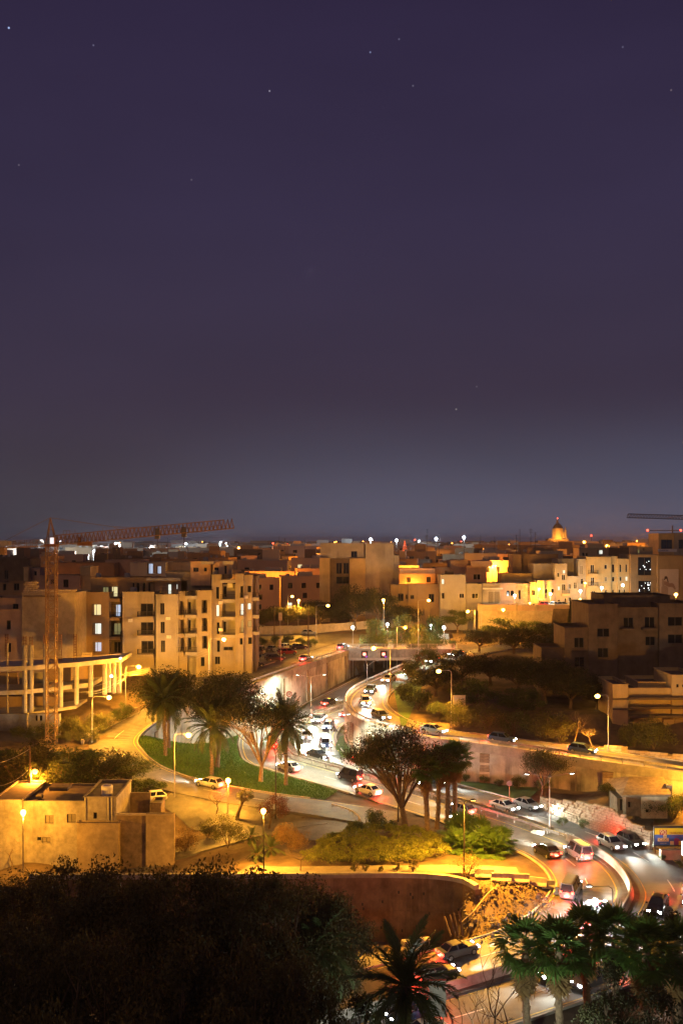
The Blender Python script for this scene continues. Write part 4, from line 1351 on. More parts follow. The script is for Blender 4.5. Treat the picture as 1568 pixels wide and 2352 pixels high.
# white banner in the park
yb = 262.0
g = MB().box(ux(977, yb), ux(1030, yb), yb, yb + .06, vz(1468, yb), vz(1456, yb)).build('park_banner', M['white'])
tag(g, 'long white banner with a dark portrait blot and grey letters behind the park palms', 'banner')
n = 14
MB().add([(ux(980, yb) + .38 * math.cos(2 * PI * i / n), yb - .02, vz(1461, yb) + .5 * math.sin(2 * PI * i / n)) for i in range(n)], [tuple(range(n))]).build('portrait_print', M['black'], g)
lettering('REDE', .75, mat('print_grey', (.3, .3, .3), .6, .1), (ux(998, yb), yb - .02, vz(1462.5, yb)), g)
# dark backs of a sign panel at the bottom road
yb = 88.0
g = empty('sign_panel', (ux(1004, yb), yb, hz(ux(1004, yb), yb)), 'plain grey back of a rectangular sign panel at the bottom road', 'sign')
MB().box(ux(985, yb), ux(1024, yb), yb, yb + .08, vz(2336, yb), vz(2253, yb)).build('panel', M['steel'], g)
MB().box(ux(985, yb), ux(1024, yb), yb - .01, yb + .1, vz(2253, yb) + .002, vz(2250, yb)).build('edge_trim', C_red, g)
for u_ in (992, 1017): MB().box(ux(u_, yb) - .05, ux(u_, yb) + .05, yb + .1, yb + .2, hz(ux(u_, yb), yb) - .2, vz(2260, yb)).build('post', M['steel'], g)
# boxy information board on the upper road
yb = 222.0
g = empty('information_post', (ux(645, yb), yb, hz(ux(645, yb), yb)), 'slim post with a tall narrow sign board beside the parked red hatchback', 'sign')
bz = hz(ux(645, yb), yb)
MB().tube([(ux(645, yb), yb, bz), Q(643, 1408, yb)], .07, 6).build('post', M['steel'], g)
MB().box(ux(640, yb), ux(648, yb), yb - .12, yb - .04, vz(1425, yb), vz(1407, yb)).build('board', M['limestone2'], g)
MB().box(ux(640.5, yb), ux(646, yb), yb - .2, yb - .06, vz(1486, yb), vz(1468, yb)).build('cabinet', M['white'], g)
for u_, v0, v1, Y, lb in ((630, 1390, 1440, 262, 'bare telegraph pole left of the paired lamps'), (708, 1403, 1484, 236, 'bare telegraph pole right of the paired lamps')):
    z0 = hz(ux(u_, Y), Y)
    tag(MB().tube([(ux(u_, Y), Y, z0 - .2), Q(u_, v0, Y)], [.14, .10], 8).build('telegraph_pole', M['wood_pole']), lb, 'pole')
# ================================================================== BUILDINGS
# openings: (u0, u1, v0, v1, kind); kinds: d dark glass, c curtain, w warm lit, l white lit, b blue lit, m dim lit, o open recess (loggia), a arched dark
PANE = {'d': 'glass', 'c': 'curtain', 'w': 'lit_warm', 'l': 'lit_white', 'b': 'lit_blue', 'm': 'lit_dim', 'a': 'glass', 'r': 'glass'}
def volume(parent, u0, u1, v0, Y, depth, mat_, openings=(), z0=None, vb=None, parapet=.5, reveal=.22, frame='frame', name='wall', roofm='roof', sk=0.0, side=0.0):
    """a block whose front faces the camera at depth Y; windows are holes with frames and panes. side: shift of the back (x) for an oblique flank"""
    x0, x1 = ux(u0, Y), ux(u1, Y)
    zt = vz(v0, Y)
    if z0 is None: z0 = vz(vb, Y) if vb else hz((x0 + x1) / 2, Y) - .5
    H_ = [(ux(a, Y), ux(b, Y), vz(d, Y), vz(c, Y), k) for a, b, c, d, k in openings]
    X = sorted(set([x0, x1] + [h[0] for h in H_] + [h[1] for h in H_]))
    Z = sorted(set([z0, zt] + [h[2] for h in H_] + [h[3] for h in H_]))
    mb = MB()
    for i in range(len(X) - 1):
        if X[i + 1] - X[i] < 1e-5: continue
        for j in range(len(Z) - 1):
            cx, cz = (X[i] + X[i + 1]) / 2, (Z[j] + Z[j + 1]) / 2
            if cx < x0 or cx > x1 or cz < z0 or cz > zt: continue
            if any(h[0] < cx < h[1] and h[2] < cz < h[3] for h in H_): continue
            mb.quad((X[i], Y, Z[j]), (X[i + 1], Y, Z[j]), (X[i + 1], Y, Z[j + 1]), (X[i], Y, Z[j + 1]))
    for a, b, c, d, k in H_:
        r_ = reveal if k != 'o' else min(1.8, depth * .5)
        mb.quad((a, Y, c), (b, Y, c), (b, Y + r_, c), (a, Y + r_, c))
        mb.quad((a, Y, d), (a, Y + r_, d), (b, Y + r_, d), (b, Y, d))
        mb.quad((a, Y, c), (a, Y + r_, c), (a, Y + r_, d), (a, Y, d))
        mb.quad((b, Y, c), (b, Y, d), (b, Y + r_, d), (b, Y + r_, c))
        if k == 'o': mb.quad((a, Y + r_, c), (b, Y + r_, c), (b, Y + r_, d), (a, Y + r_, d))
    YB_ = Y + depth
    bx0, bx1 = x0 + side, x1 + side
    mb.quad((x0, Y, z0), (x0, Y, zt), (bx0, YB_, zt), (bx0, YB_, z0))
    mb.quad((x1, Y, z0), (bx1, YB_, z0), (bx1, YB_, zt), (x1, Y, zt))
    mb.quad((bx0, YB_, z0), (bx0, YB_, zt), (bx1, YB_, zt), (bx1, YB_, z0))
    wall = mb.build(name, mat_, parent)
    t = .2
    if parapet > 0:
        MB().quad((x0, Y, zt - parapet), (x1, Y, zt - parapet), (bx1, YB_, zt - parapet), (bx0, YB_, zt - parapet)).build('roof', M[roofm], parent)
        cp = MB()
        for (a, b) in (((x0, Y), (x1, Y)), ((x1, Y), (bx1, YB_)), ((bx1, YB_), (bx0, YB_)), ((bx0, YB_), (x0, Y))):
            cp.bar((a[0], a[1], zt + .02), (b[0], b[1], zt + .02), .26, .1)
        cp.build('parapet_coping', mat_, parent)
    else:
        MB().quad((x0, Y, zt), (x1, Y, zt), (bx1, YB_, zt), (bx0, YB_, zt)).build('roof', M[roofm], parent)
    for a, b, c, d, k in H_:
        if k == 'o': continue
        yw = Y + reveal - .02
        fw = max(.05, min(.09, (b - a) * .09))
        f = MB()
        f.box(a, a + fw, yw - .05, yw, c, d).box(b - fw, b, yw - .05, yw, c, d).box(a + fw, b - fw, yw - .05, yw, c, c + fw).box(a + fw, b - fw, yw - .05, yw, d - fw, d)
        if b - a > .8: f.box((a + b) / 2 - fw * .5, (a + b) / 2 + fw * .5, yw - .05, yw, c + fw, d - fw)
        wn = f.build('window', M[frame], parent)
        MB().quad((a + .01, yw - .02, c + .01), (b - .01, yw - .02, c + .01), (b - .01, yw - .02, d - .01), (a + .01, yw - .02, d - .01)).build('pane', M[PANE[k]], wn)
        if k in 'wlb' and b - a > .7:
            e = a + (b - a) * random.uniform(.22, .4)
            MB().box(a + .03, e, yw - .035, yw - .03, c + .05, d - .03).build('curtain', M['curtain'], wn)
        MB().box(a - .06, b + .06, Y - .07, Y + .1, c - .1, c - .002).build('sill', mat_, wn)
    return wall
def balcony(parent, u0, u1, vs, Y, proj=1.2, mat_=None, vrail=None, solid=False):
    """slab whose top is at vs, railing above"""
    x0, x1, z = ux(u0, Y), ux(u1, Y), vz(vs, Y)
    s = MB().box(x0, x1, Y - proj, Y - .002, z - .62, z).build('balcony', mat_ or M['plaster_grey'], parent)
    r = MB()
    yr = Y - proj + .06
    for zz in (z + .05, z + .95):
        r.bar((x0 + .03, yr, zz), (x1 - .03, yr, zz), .05)
        r.bar((x0 + .03, yr, zz), (x0 + .03, Y, zz), .05)
        r.bar((x1 - .03, yr, zz), (x1 - .03, Y, zz), .05)
    n = max(2, int((x1 - x0) / .13))
    for i in range(n + 1):
        x = x0 + .03 + (x1 - x0 - .06) * i / n
        r.bar((x, yr, z), (x, yr, z + .95), .022)
    for i in range(int(proj / .14)):
        for x in (x0 + .03, x1 - .03): r.bar((x, yr + i * .14, z), (x, yr + i * .14, z + .95), .022)
    r.build('railing', M['iron'], s)
    return s
def rail_on(parent, u0, u1, v, Y, h=1.0):
    r = MB()
    x0, x1, z = ux(u0, Y), ux(u1, Y), vz(v, Y)
    r.bar((x0, Y, z + h), (x1, Y, z + h), .05).bar((x0, Y, z + .1), (x1, Y, z + .1), .04)
    n = max(2, int((x1 - x0) / .14))
    for i in range(n + 1): r.bar((x0 + (x1 - x0) * i / n, Y, z), (x0 + (x1 - x0) * i / n, Y, z + h), .025)
    r.build('railing', M['iron'], parent)
def bldg(name, label, u_, Y, cat='building', group=None):
    return empty(name, (ux(u_, Y), Y, hz(ux(u_, Y), Y)), label, cat, group)

# ---- block of flats, left wing (measured on the picture)
random.seed(3)
K = lambda x: 344.5 + x * .18306          # u from the 600..1100 crop
KV = lambda y: 1263 + y * .18306
ap = bldg('apartment_block', 'long beige block of flats with stacked balconies behind the palms', 330, 203, 'apartment block')
Yf = 203.0
volume(ap, 189, 251, 1361, Yf + 2, 10, M['plaster_brown'], [(211, 233, 1387.5, 1413.5, 'w'), (212.5, 233.5, 1431, 1457, 'l'), (213.5, 234, 1474.5, 1497, 'b')])
volume(ap, 251.3, 281, 1371, Yf + 4, 6, M['plaster_dark'], [(262, 278, 1388, 1416, 'b'), (262, 278, 1431, 1458, 'm'), (262, 278, 1474, 1500, 'd')], parapet=0)
for v_ in (1374, 1417, 1461): balcony(ap, 252, 280.5, v_, Yf + 4, 1.6, M['plaster_brown'])
volume(ap, 281.3, 355, 1360, Yf + .5, 12, M['plaster_beige'], [(323, 352, 1386, 1415, 'd'), (323.5, 352.5, 1429, 1457.5, 'd'), (324.5, 353, 1472, 1500.5, 'd')])
for v_ in (1415.5, 1458.5, 1501.5): balcony(ap, 318, 355.5, v_, Yf + .5, 1.2, M['plaster_beige'])
volume(ap, K(75), K(355), KV(562), Yf, 12, M['plaster_white'], [(K(128), K(183), KV(668), KV(812), 'd'), (K(133), K(187), KV(902), KV(1046), 'd'), (K(137), K(191), KV(1137), KV(1284), 'd')])
volume(ap, K(356), K(468), KV(525), Yf + .8, 11, M['plaster_beige'], [(K(370), K(432), KV(645), KV(812), 'o'), (K(376), K(434), KV(875), KV(1046), 'o'), (K(382), K(438), KV(1105), KV(1278), 'o')])
for y in (815, 1048, 1281): balcony(ap, K(345), K(434), KV(y), Yf + .8, .9, M['plaster_beige'])
volume(ap, K(469), K(578), KV(570), Yf + 2.2, 10, M['plaster_grey'], [(K(472), K(515), KV(655), KV(800), 'd'), (K(472), K(513), KV(880), KV(1030), 'd'), (K(478), K(520), KV(1105), KV(1255), 'd')])
for y in (572, 806, 1038, 1270): balcony(ap, K(465), K(606), KV(y), Yf + 2.2, 2.2, M['plaster_grey'])
volume(ap, K(579), K(776), KV(512), Yf + .5, 12, M['plaster_beige'], [(K(650), K(720), KV(628), KV(796), 'o'), (K(652), K(722), KV(855), KV(1024), 'o'), (K(655), K(723), KV(1083), KV(1240), 'o'), (K(636), K(686), KV(1345), KV(1460), 'd')])
for y, a in ((798, 650), (1026, 652), (1242, 655)): rail_on(ap, K(a), K(a + 70), KV(y - 2), Yf + .55, .95)
for y, a in ((628, 650), (855, 652), (1083, 655)):
    MB().box(ux(K(a + 2), Yf), ux(K(a + 30), Yf), Yf + 2.2, Yf + 2.25, vz(KV(y + 168), Yf), vz(KV(y + 14), Yf)).build('balcony_door', M['glass'], ap)
# penthouse floors set back
Yp = Yf + 6
volume(ap, 209, 354, 1327, Yp, 8, M['plaster_brown'], [(236, 250, 1348, 1371, 'm'), (251, 271, 1347, 1371, 'w'), (305, 309, 1339, 1362, 'd'), (314, 320, 1339, 1362, 'd'), (328, 334, 1339, 1362, 'd'), (341, 346, 1339, 1362, 'd')], vb=1380, parapet=.4)
volume(ap, K(-10), K(390), KV(352), Yp + .5, 7, M['plaster_pink'], [(K(220), K(270), KV(430), KV(556), 'l'), (K(333), K(347), KV(430), KV(495), 'l'), (K(-2), K(18), KV(415), KV(520), 'd')], vb=1400, parapet=.4)
volume(ap, K(392), K(465), KV(385), Yp + 1, 6, M['plaster_grey'], vb=1400, parapet=.3)
MB().box(ux(K(-10), Yp) - .3, ux(K(385), Yp) + .2, Yp - 1.3, Yp + .3, vz(KV(385), Yp), vz(KV(350), Yp)).build('canopy', M['plaster_grey'], ap)
rail_on(ap, K(75), K(335), KV(560), Yf + .3, .7)
# ---- right wing
ap2 = bldg('apartment_block', 'taller end wing of the flats with glassless deep balconies, beside the car park', 540, 206, 'apartment block')
Y2 = 205.0
volume(ap2, K(200), K(780), KV(280), Y2 + 5, 10, M['plaster_beige'], vb=1420, parapet=.5)
volume(ap2, K(777), K(905), KV(312), Y2, 12, M['plaster_beige'], [(K(830), K(868), KV(465), KV(615), 'd'), (K(832), K(868), KV(690), KV(835), 'l'), (K(837), K(873), KV(910), KV(1056), 'd'), (K(840), K(878), KV(1135), KV(1280), 'd'), (K(815), K(880), KV(1338), KV(1436), 'd'), (K(746), K(784), KV(1320), KV(1405), 'd')][:-1])
volume(ap2, K(905.5), K(1070), KV(430), Y2 + 2.6, 9, M['plaster_grey'], [(K(912), K(962), KV(455), KV(590), 'd'), (K(914), K(950), KV(680), KV(800), 'c'), (K(916), K(955), KV(900), KV(1030), 'd')], parapet=0)
for y in (368, 612, 828, 1050): balcony(ap2, K(903), K(1100), KV(y), Y2 + 2.6, 2.8, M['plaster_grey'])
volume(ap2, K(905.5), K(1070), KV(1105), Y2 + .3, 4, M['plaster_beige'], [(K(922), K(1042), KV(1215), KV(1262), 'd')], parapet=0, name='base_wall')
volume(ap2, K(1070.5), K(1175), KV(302), Y2 - .3, 12, M['plaster_beige'], [(K(1135), K(1170), KV(455), KV(598), 'd'), (K(1138), K(1174), KV(675), KV(818), 'l'), (K(1143), K(1174), KV(880), KV(1035), 'm'), (K(1126), K(1164), KV(1108), KV(1190), 'd')])
for y in (600, 820, 1037): balcony(ap2, K(1132), K(1180), KV(y), Y2 - .3, .8, M['plaster_beige'])
volume(ap2, K(1175.5), K(1280), KV(318), Y2 + .6, 12, M['plaster_beige'], [(K(1223), K(1272), KV(450), KV(532), 'd'), (K(1224), K(1268), KV(668), KV(750), 'l'), (K(1228), K(1275), KV(886), KV(967), 'm'), (K(1233), K(1278), KV(1098), KV(1182), 'd')])
volume(ap2, K(1280.5), K(1330), KV(330), Y2 + 3, 8, M['plaster_dark'], parapet=.3)
for y in (592, 812, 1020): balcony(ap2, K(1278), K(1372), KV(y), Y2 + 2.5, 1.4, M['plaster_grey'])
volume(ap2, K(512), K(765), KV(148), Y2 + 4, 8, M['plaster_pink'], [(K(545), K(610), KV(222), KV(274), 'd'), (K(680), K(715), KV(222), KV(272), 'd')], vb=1345, parapet=.4)
volume(ap2, K(788), K(985), KV(145), Y2 + 3.6, 8, M['plaster_pink'], [(K(808), K(862), KV(220), KV(302), 'd'), (K(935), K(962), KV(200), KV(302), 'd')], vb=1330, parapet=.4)
MB().box(ux(K(625), Y2), ux(K(785), Y2), Y2 + 2.2, Y2 + 4, vz(KV(185), Y2), vz(KV(147), Y2)).build('canopy', M['plaster_grey'], ap2)
MB().box(ux(K(898), Y2), ux(K(1030), Y2), Y2 + 1.8, Y2 + 3.6, vz(KV(185), Y2), vz(KV(142), Y2)).build('canopy', M['plaster_grey'], ap2)
MB().box(ux(K(960), Y2), ux(K(1025), Y2), Y2 + 1.8, Y2 + 2.5, vz(KV(478), Y2), vz(KV(425), Y2)).build('air_conditioner', M['white'], ap2)
rail_on(ap2, K(905), K(1095), KV(365), Y2 - .1, .8)

random.seed(44)
for (g_, ua, ub_, v_, Yr_) in ((ap, 300, 350, 1361, Yf + 3), (ap, 360, 400, KV(562) + 1, Yf + 3), (ap, 215, 340, 1328, Yp + 3), (ap2, K(800), K(900), KV(312) + 1, Y2 + 3), (ap2, K(530), K(760), KV(148) + 1, Y2 + 7)):
    for j in range(3):
        q = Q(random.uniform(ua, ub_), v_, Yr_ + random.uniform(0, 3))
        if random.random() < .5:
            MB().lathe([(.5, -.3), (.55, 0), (.55, .9), (.3, 1.05)], 10, q).build('water_tank', M['plaster_grey'], g_)
        else:
            MB().bar(q - Vector((0, 0, .5)), q + Vector((0, 0, 1.6)), .05).bar(q + Vector((-.5, 0, 1.4)), q + Vector((.5, 0, 1.4)), .04).build('aerial', M['iron'], g_)
for g_, a_, c_, Y_ in ((ap, 300, 1425, Yf + .4), (ap, K(230), KV(860), Yf - .1), (ap, K(240), KV(1090), Yf - .1), (ap2, K(890), KV(660), Y2 - .1), (ap2, K(890), KV(1000), Y2 - .1), (ap2, K(1205), KV(590), Y2 + .5)):
    q = Q(a_, c_, Y_)
    MB().box(q.x - .4, q.x + .4, q.y - .35, q.y, q.z - .3, q.z + .3).build('air_conditioner', M['white'], g_)
for g_, a_, Y_, z0_, z1_ in ((ap, 283.5, Yf + .42, 1510, 1362), (ap, K(350), Yf - .08, KV(1330), KV(566)), (ap2, K(782), Y2 - .08, KV(1400), KV(318)), (ap2, K(1180), Y2 + .52, KV(1200), KV(322))):
    MB().tube([Q(a_, z0_, Y_), Q(a_, z1_, Y_)], .07, 6).build('drain_pipe', M['steel'], g_)
# ---- party wall house, far left
C1 = lambda x: x * .2563
CV1 = lambda y: 1263 + y * .2563
pw = bldg('party_wall_house', 'house with a big blank yellowish party wall behind the crane mast', 110, 197, 'house')
volume(pw, 51, 172.5, 1362, 196, 12, M['limestone2'], parapet=.3)
volume(pw, 0 - 30, 50.7, 1400, 196.5, 12, M['plaster_pink'], [(16, 25.5, 1425, 1446, 'd'), (20, 26, 1477, 1498, 'd')], parapet=.5)
volume(pw, -30, 59.5, 1374, 199, 9, M['plaster_pink'], [(30, 43, 1387, 1399, 'd')], vb=1402, parapet=.3)
# stone courses on top of the blank wall
random.seed(8)
for r_ in range(6):
    u_ = 55 + (r_ % 2) * 3 + max(0, 3 - r_) * 1.0
    ue = 172 if r_ < 2 else 90 - r_ * 1.8
    if r_ < 2: u_ = 54
    while u_ < ue:
        l = random.uniform(5, 8)
        block(pw, (ux(u_ + l / 2, 196), 196.2, vz(1361 - r_ * 4.6, 196)), l * 196 / F - .03, .38, 4.6 * 196 / F - .03, 0, 'stone_block', random.choice((0, 2, 2)))
        u_ += l
led = MB().box(ux(56, 196), ux(141, 196), 195.7, 195.98, vz(1370.5, 196), vz(1368, 196)).build('ledge', M['limedark'], pw)

H = lambda *a, **k: bldg(*a, **k)
b_ = H('terraced_house', 'pink rendered house with dark arched openings behind the crane', 130, 240, 'house')
volume(b_, 90, 184, 1322, 240, 10, M['plaster_pink'], [(104, 111, 1331, 1340, 'd'), (117, 127, 1331, 1341, 'd'), (146, 158, 1331, 1349, 'd')], vb=1380)
b_ = H('terraced_house', 'yellow tower-like house beside the pink arched one', 195, 242, 'house')
volume(b_, 162, 209, 1322, 241, 9, M['plaster_yellow'], vb=1380)
volume(b_, 185, 208, 1302, 242, 8, M['plaster_yellow'], vb=1330)
b_ = H('terraced_house', 'dark red house with one arched window at the left edge', 60, 246, 'house')
volume(b_, -30, 66, 1285, 246, 10, M['plaster_dark'], [(10, 20, 1310, 1330, 'd')], vb=1390)
volume(b_, 66.3, 92, 1306, 245, 10, M['plaster_pink'], [(79, 85, 1312, 1322, 'd')], vb=1390)
volume(b_, 55, 66, 1303, 243, 3, M['plaster_yellow'], vb=1345, parapet=.2)
b_ = H('terraced_house', 'low brown house with two small windows above the terrace at the left edge', 40, 212, 'house')
volume(b_, -10, 60, 1338, 212, 8, M['plaster_brown'], [(8, 15, 1341, 1356, 'd'), (32, 45, 1340, 1356, 'd')], vb=1385)
b_ = H('terraced_house', 'broad ochre block of upper storeys behind the penthouse row', 265, 262, 'house')
volume(b_, 127, 262, 1293, 262, 12, M['plaster_brown'], vb=1370)
volume(b_, 242, 327, 1287, 268, 10, M['plaster_pink'], vb=1370)
b_ = H('terraced_house', 'house with bluish lit glazed upper storey behind the flats', 350, 258, 'house')
volume(b_, 299, 380, 1292, 258, 12, M['plaster_grey'], [(338, 352, 1294, 1318, 'b'), (360, 371, 1300, 1318, 'b')], vb=1370)
volume(b_, 381, 480, 1291, 262, 12, M['plaster_beige'], vb=1370)

# ---- pale tall block in the centre
Yc = 300.0
cb_ = H('corner_building', 'tall pale building with a large blank flank rising at the centre skyline', 830, Yc)
volume(cb_, 735, 835, 1248, Yc, 14, M['plaster_white'], [(740, 746, 1280, 1301, 'd'), (770, 790, 1293, 1310, 'o'), (770, 802, 1322, 1342, 'o'), (806, 820, 1266, 1280, 'd')][1:], parapet=.6)
volume(cb_, 733.5, 757, 1282, Yc - 2, 8, M['plaster_yellow'], parapet=.4)
volume(cb_, 803, 838.5, 1283, Yc - 1, 8, M['plaster_yellow'], parapet=.4)
volume(cb_, 838.6, 904, 1248.5, Yc - .5, 16, M['plaster_white'], parapet=.5)
volume(cb_, 904.3, 916, 1276, Yc - .3, 16, M['plaster_white'], parapet=.5)
volume(cb_, 757.5, 802.7, 1283, Yc - .4, 6, M['plaster_dark'], [(772, 785, 1293, 1318, 'd'), (788, 801, 1293, 1318, 'd'), (772, 801, 1324, 1341, 'd')], parapet=0)
volume(cb_, 757.5, 802.7, 1262, Yc - .1, 10, M['plaster_white'], [(784, 795, 1268, 1279, 'd')], vb=1284)
volume(cb_, 784, 808, 1238, Yc + 6, 6, M['plaster_grey'], vb=1252, parapet=.2)
# ---- salmon row
def c3(x): return 784 + x * .2501
def cv3(y): return 1165.5 + y * .2501
b_ = H('terraced_house', 'long salmon house with two small windows right of the tall pale building', 957, 296, 'house')
volume(b_, c3(530), c3(858), cv3(562), 296, 9, M['plaster_pink'], [(c3(598), c3(635), cv3(640), cv3(690), 'd'), (c3(780), c3(818), cv3(638), cv3(688), 'd')])
MB().box(ux(c3(528), 296), ux(c3(860), 296), 295.5, 295.98, vz(cv3(614), 296), vz(cv3(606), 296)).build('cornice', M['plaster_pink'], b_)
b_ = H('terraced_house', 'plain orange house between the salmon one and the taller orange block', 1016, 300, 'house')
volume(b_, c3(860), c3(1002), cv3(553), 299, 8, M['plaster_pink'])
b_ = H('terraced_house', 'stepped orange house with a wide window and flat projecting roof', 1075, 300, 'house')
volume(b_, c3(1003), c3(1160), cv3(485), 300, 10, M['plaster_pink'])
volume(b_, c3(1150), c3(1332), cv3(535), 298, 10, M['plaster_pink'], [(c3(1208), c3(1275), cv3(612), cv3(665), 'd')], frame='frame_white')
MB().box(ux(c3(1178), 299), ux(c3(1376), 299), 297, 305, vz(cv3(545), 299), vz(cv3(490), 299)).build('roof_storey', M['plaster_pink'], b_)
for u_, lb in ((945, 'orange lamp in the lane below the long salmon house, left'), (1012, 'orange lamp in the lane below the plain orange house, right')):
    b = Vector((ux(u_, 293.6), 293.6, hz(ux(u_, 293.6), 293.6)))
    street_lamp(lb, b, b + Vector((.3, 0, 11)), col=DEEP, lens='sodium_deep', power=.3, r=.25)
# ---- lower dim row behind the park
b_ = H('terraced_house', 'dim olive houses row with tall dark doors behind the park trees', 950, 288, 'house')
volume(b_, c3(450), c3(608), cv3(712), 288, 4.5, M['plaster_brown'], [(c3(518), c3(568), cv3(790), cv3(860), 'd'), (c3(588), c3(605), cv3(800), cv3(840), 'd')])
volume(b_, c3(610), c3(905), cv3(705), 287.5, 4.5, M['plaster_brown'], [(c3(632), c3(665), cv3(805), cv3(840), 'd'), (c3(800), c3(850), cv3(795), cv3(870), 'd')])
b_ = H('terraced_house', 'tall grey-brown house with a bright white lit stair window', 1040, 284, 'house')
volume(b_, c3(905), c3(945), cv3(622), 283.6, 8, M['plaster_grey'], [(c3(918), c3(942), cv3(658), cv3(706), 'l'), (c3(920), c3(943), cv3(785), cv3(838), 'd')])
volume(b_, c3(946), c3(1140), cv3(620), 284, 10, M['plaster_grey'], [(c3(1080), c3(1125), cv3(790), cv3(833), 'd')], frame='frame_white')
MB().box(ux(c3(965), 284), ux(c3(1035), 284), 286, 289, vz(cv3(620), 284), vz(cv3(585), 284)).build('roof_hut', M['plaster_dark'], b_)
b_ = H('terraced_house', 'grey-brown house with one white-framed square window', 1088, 285, 'house')
volume(b_, c3(1141), c3(1296), cv3(702), 284.5, 9, M['plaster_grey'], [(c3(1195), c3(1255), cv3(788), cv3(838), 'd')], frame='frame_white')
b_ = H('terraced_house', 'narrow pale grey house with white string courses and a closed shutter', 1130, 284, 'house')
volume(b_, c3(1297), c3(1455), cv3(700), 283, 9, M['plaster_white'], [(c3(1342), c3(1452), cv3(768), cv3(885), 'c'), (c3(1327), c3(1343), cv3(908), cv3(956), 'd'), (c3(1395), c3(1410), cv3(905), cv3(950), 'd')], frame='frame_white')
MB().box(ux(c3(1295), 283), ux(c3(1478), 283), 282.5, 282.98, vz(cv3(752), 283), vz(cv3(738), 283)).build('string_course', M['white'], b_)

# ---- upper street, right
def c4(x): return 2000 * .5741 + x * .14646
def cv4(y): return 2050 * .5741 + y * .14646
YS = 287.0
def arch_windows(parent, items, Y, mat_):
    for a, b, c, d in items:
        x0, x1, z0_, z1_ = ux(a, Y), ux(b, Y), vz(d, Y), vz(c, Y)
        n = 10
        pts = [(x0, z0_), (x1, z0_)] + [((x0 + x1) / 2 + (x1 - x0) / 2 * math.cos(PI * i / n), z1_ - (x1 - x0) / 2 + (x1 - x0) / 2 * math.sin(PI * i / n)) for i in range(n + 1)]
        f = MB().add([(x, Y - .05, z) for x, z in pts] + [(x, Y + .05, z) for x, z in pts], [tuple(range(len(pts)))] + [(i, (i + 1) % len(pts), len(pts) + (i + 1) % len(pts), len(pts) + i) for i in range(len(pts))]).build('arched_window', M['frame'], parent)
        cx, cz = sum(p[0] for p in pts) / len(pts), sum(p[1] for p in pts) / len(pts)
        MB().add([(cx + (x - cx) * .82, Y - .056, cz + (z - cz) * .86) for x, z in pts], [tuple(range(len(pts)))]).build('pane', M['glass'], f)
b_ = H('street_house', 'cream house with twin arched windows at the left end of the upper street', 1166, YS, 'house')
volume(b_, c4(-8), c4(240), cv4(1110), YS, 9, M['plaster_pink'], z0=19.4)
arch_windows(b_, [(c4(95), c4(148), cv4(1225), cv4(1312)), (c4(160), c4(212), cv4(1222), cv4(1310)), (c4(100), c4(150), cv4(1440), cv4(1530)), (c4(162), c4(212), cv4(1438), cv4(1528))], YS, 0)
MB().box(ux(c4(0), YS), ux(c4(245), YS), YS - .5, YS - .01, vz(cv4(1385), YS), vz(cv4(1325), YS)).build('balcony', M['plaster_pink'], b_)
b_ = H('street_house', 'house with rough rusticated stone facade beside the twin arches', 1195, YS, 'house')
volume(b_, c4(242), c4(465), cv4(1120), YS, 9, M['limestone'], [(c4(283), c4(320), cv4(1220), cv4(1365), 'd')], z0=19.4)
for r_ in range(16):
    x = 338 + (r_ % 2) * 14
    while x < 460:
        l = random.uniform(26, 40)
        block(b_, (ux(c4(x + l / 2), YS), YS - .04, vz(cv4(1165 + r_ * 24), YS)), l * .14646 * YS / F - .05, .22, 24 * .14646 * YS / F - .05, 0, 'rusticated_stone', random.choice((0, 0, 2)))
        x += l
b_ = H('street_house', 'bright orange lit house with a stone balcony over the upper street', 1240, YS - .5, 'house')
volume(b_, c4(467), c4(585), cv4(1095), YS - .6, 10, M['plaster_yellow'], [(c4(492), c4(546), cv4(1218), cv4(1302), 'd'), (c4(500), c4(550), cv4(1432), cv4(1530), 'd')], z0=19.4)
volume(b_, c4(586), c4(775), cv4(1068), YS + .3, 10, M['plaster_yellow'], [(c4(700), c4(742), cv4(1200), cv4(1268), 'd'), (c4(705), c4(748), cv4(1408), cv4(1482), 'd'), (c4(595), c4(655), cv4(1370), cv4(1500), 'd')], z0=19.4, frame='frame_white')
balcony(b_, c4(586), c4(710), cv4(1345), YS + .3, 1.2, M['limestone2'])
for x in (570, 665, 768): MB().box(ux(c4(x - 8), YS), ux(c4(x + 8), YS), YS - .9, YS - .62, vz(cv4(1500), YS) - .5, vz(cv4(1065), YS)).build('pilaster', M['limestone2'], b_)
b_ = H('street_house', 'flat-fronted house with white-framed windows between balcony house and narrow tower house', 1269, YS, 'house')
volume(b_, c4(776), c4(858), cv4(1065), YS, 9, M['plaster_pink'], [(c4(798), c4(840), cv4(1195), cv4(1262), 'd'), (c4(795), c4(850), cv4(1385), cv4(1470), 'd')], z0=19.4, frame='frame_white')
b_ = H('street_house', 'narrow three-storey house with a glaring lamp at its top window', 1287, YS, 'house')
volume(b_, c4(520), c4(858), cv4(808), YS + 5, 8, M['plaster_beige'], vb=1390)
volume(b_, c4(859), c4(1046), cv4(808), YS, 10, M['plaster_beige'], [(c4(888), c4(930), cv4(945), cv4(1015), 'd'), (c4(963), c4(1020), cv4(905), cv4(960), 'l'), (c4(963), c4(1020), cv4(975), cv4(1062), 'd'), (c4(893), c4(935), cv4(1160), cv4(1222), 'b'), (c4(963), c4(1025), cv4(1120), cv4(1230), 'd'), (c4(897), c4(940), cv4(1368), cv4(1425), 'd'), (c4(1005), c4(1040), cv4(1345), cv4(1425), 'd')], z0=19.4, frame='frame_white')
balcony(b_, c4(963), c4(1080), cv4(1272), YS, .9, M['plaster_yellow'])
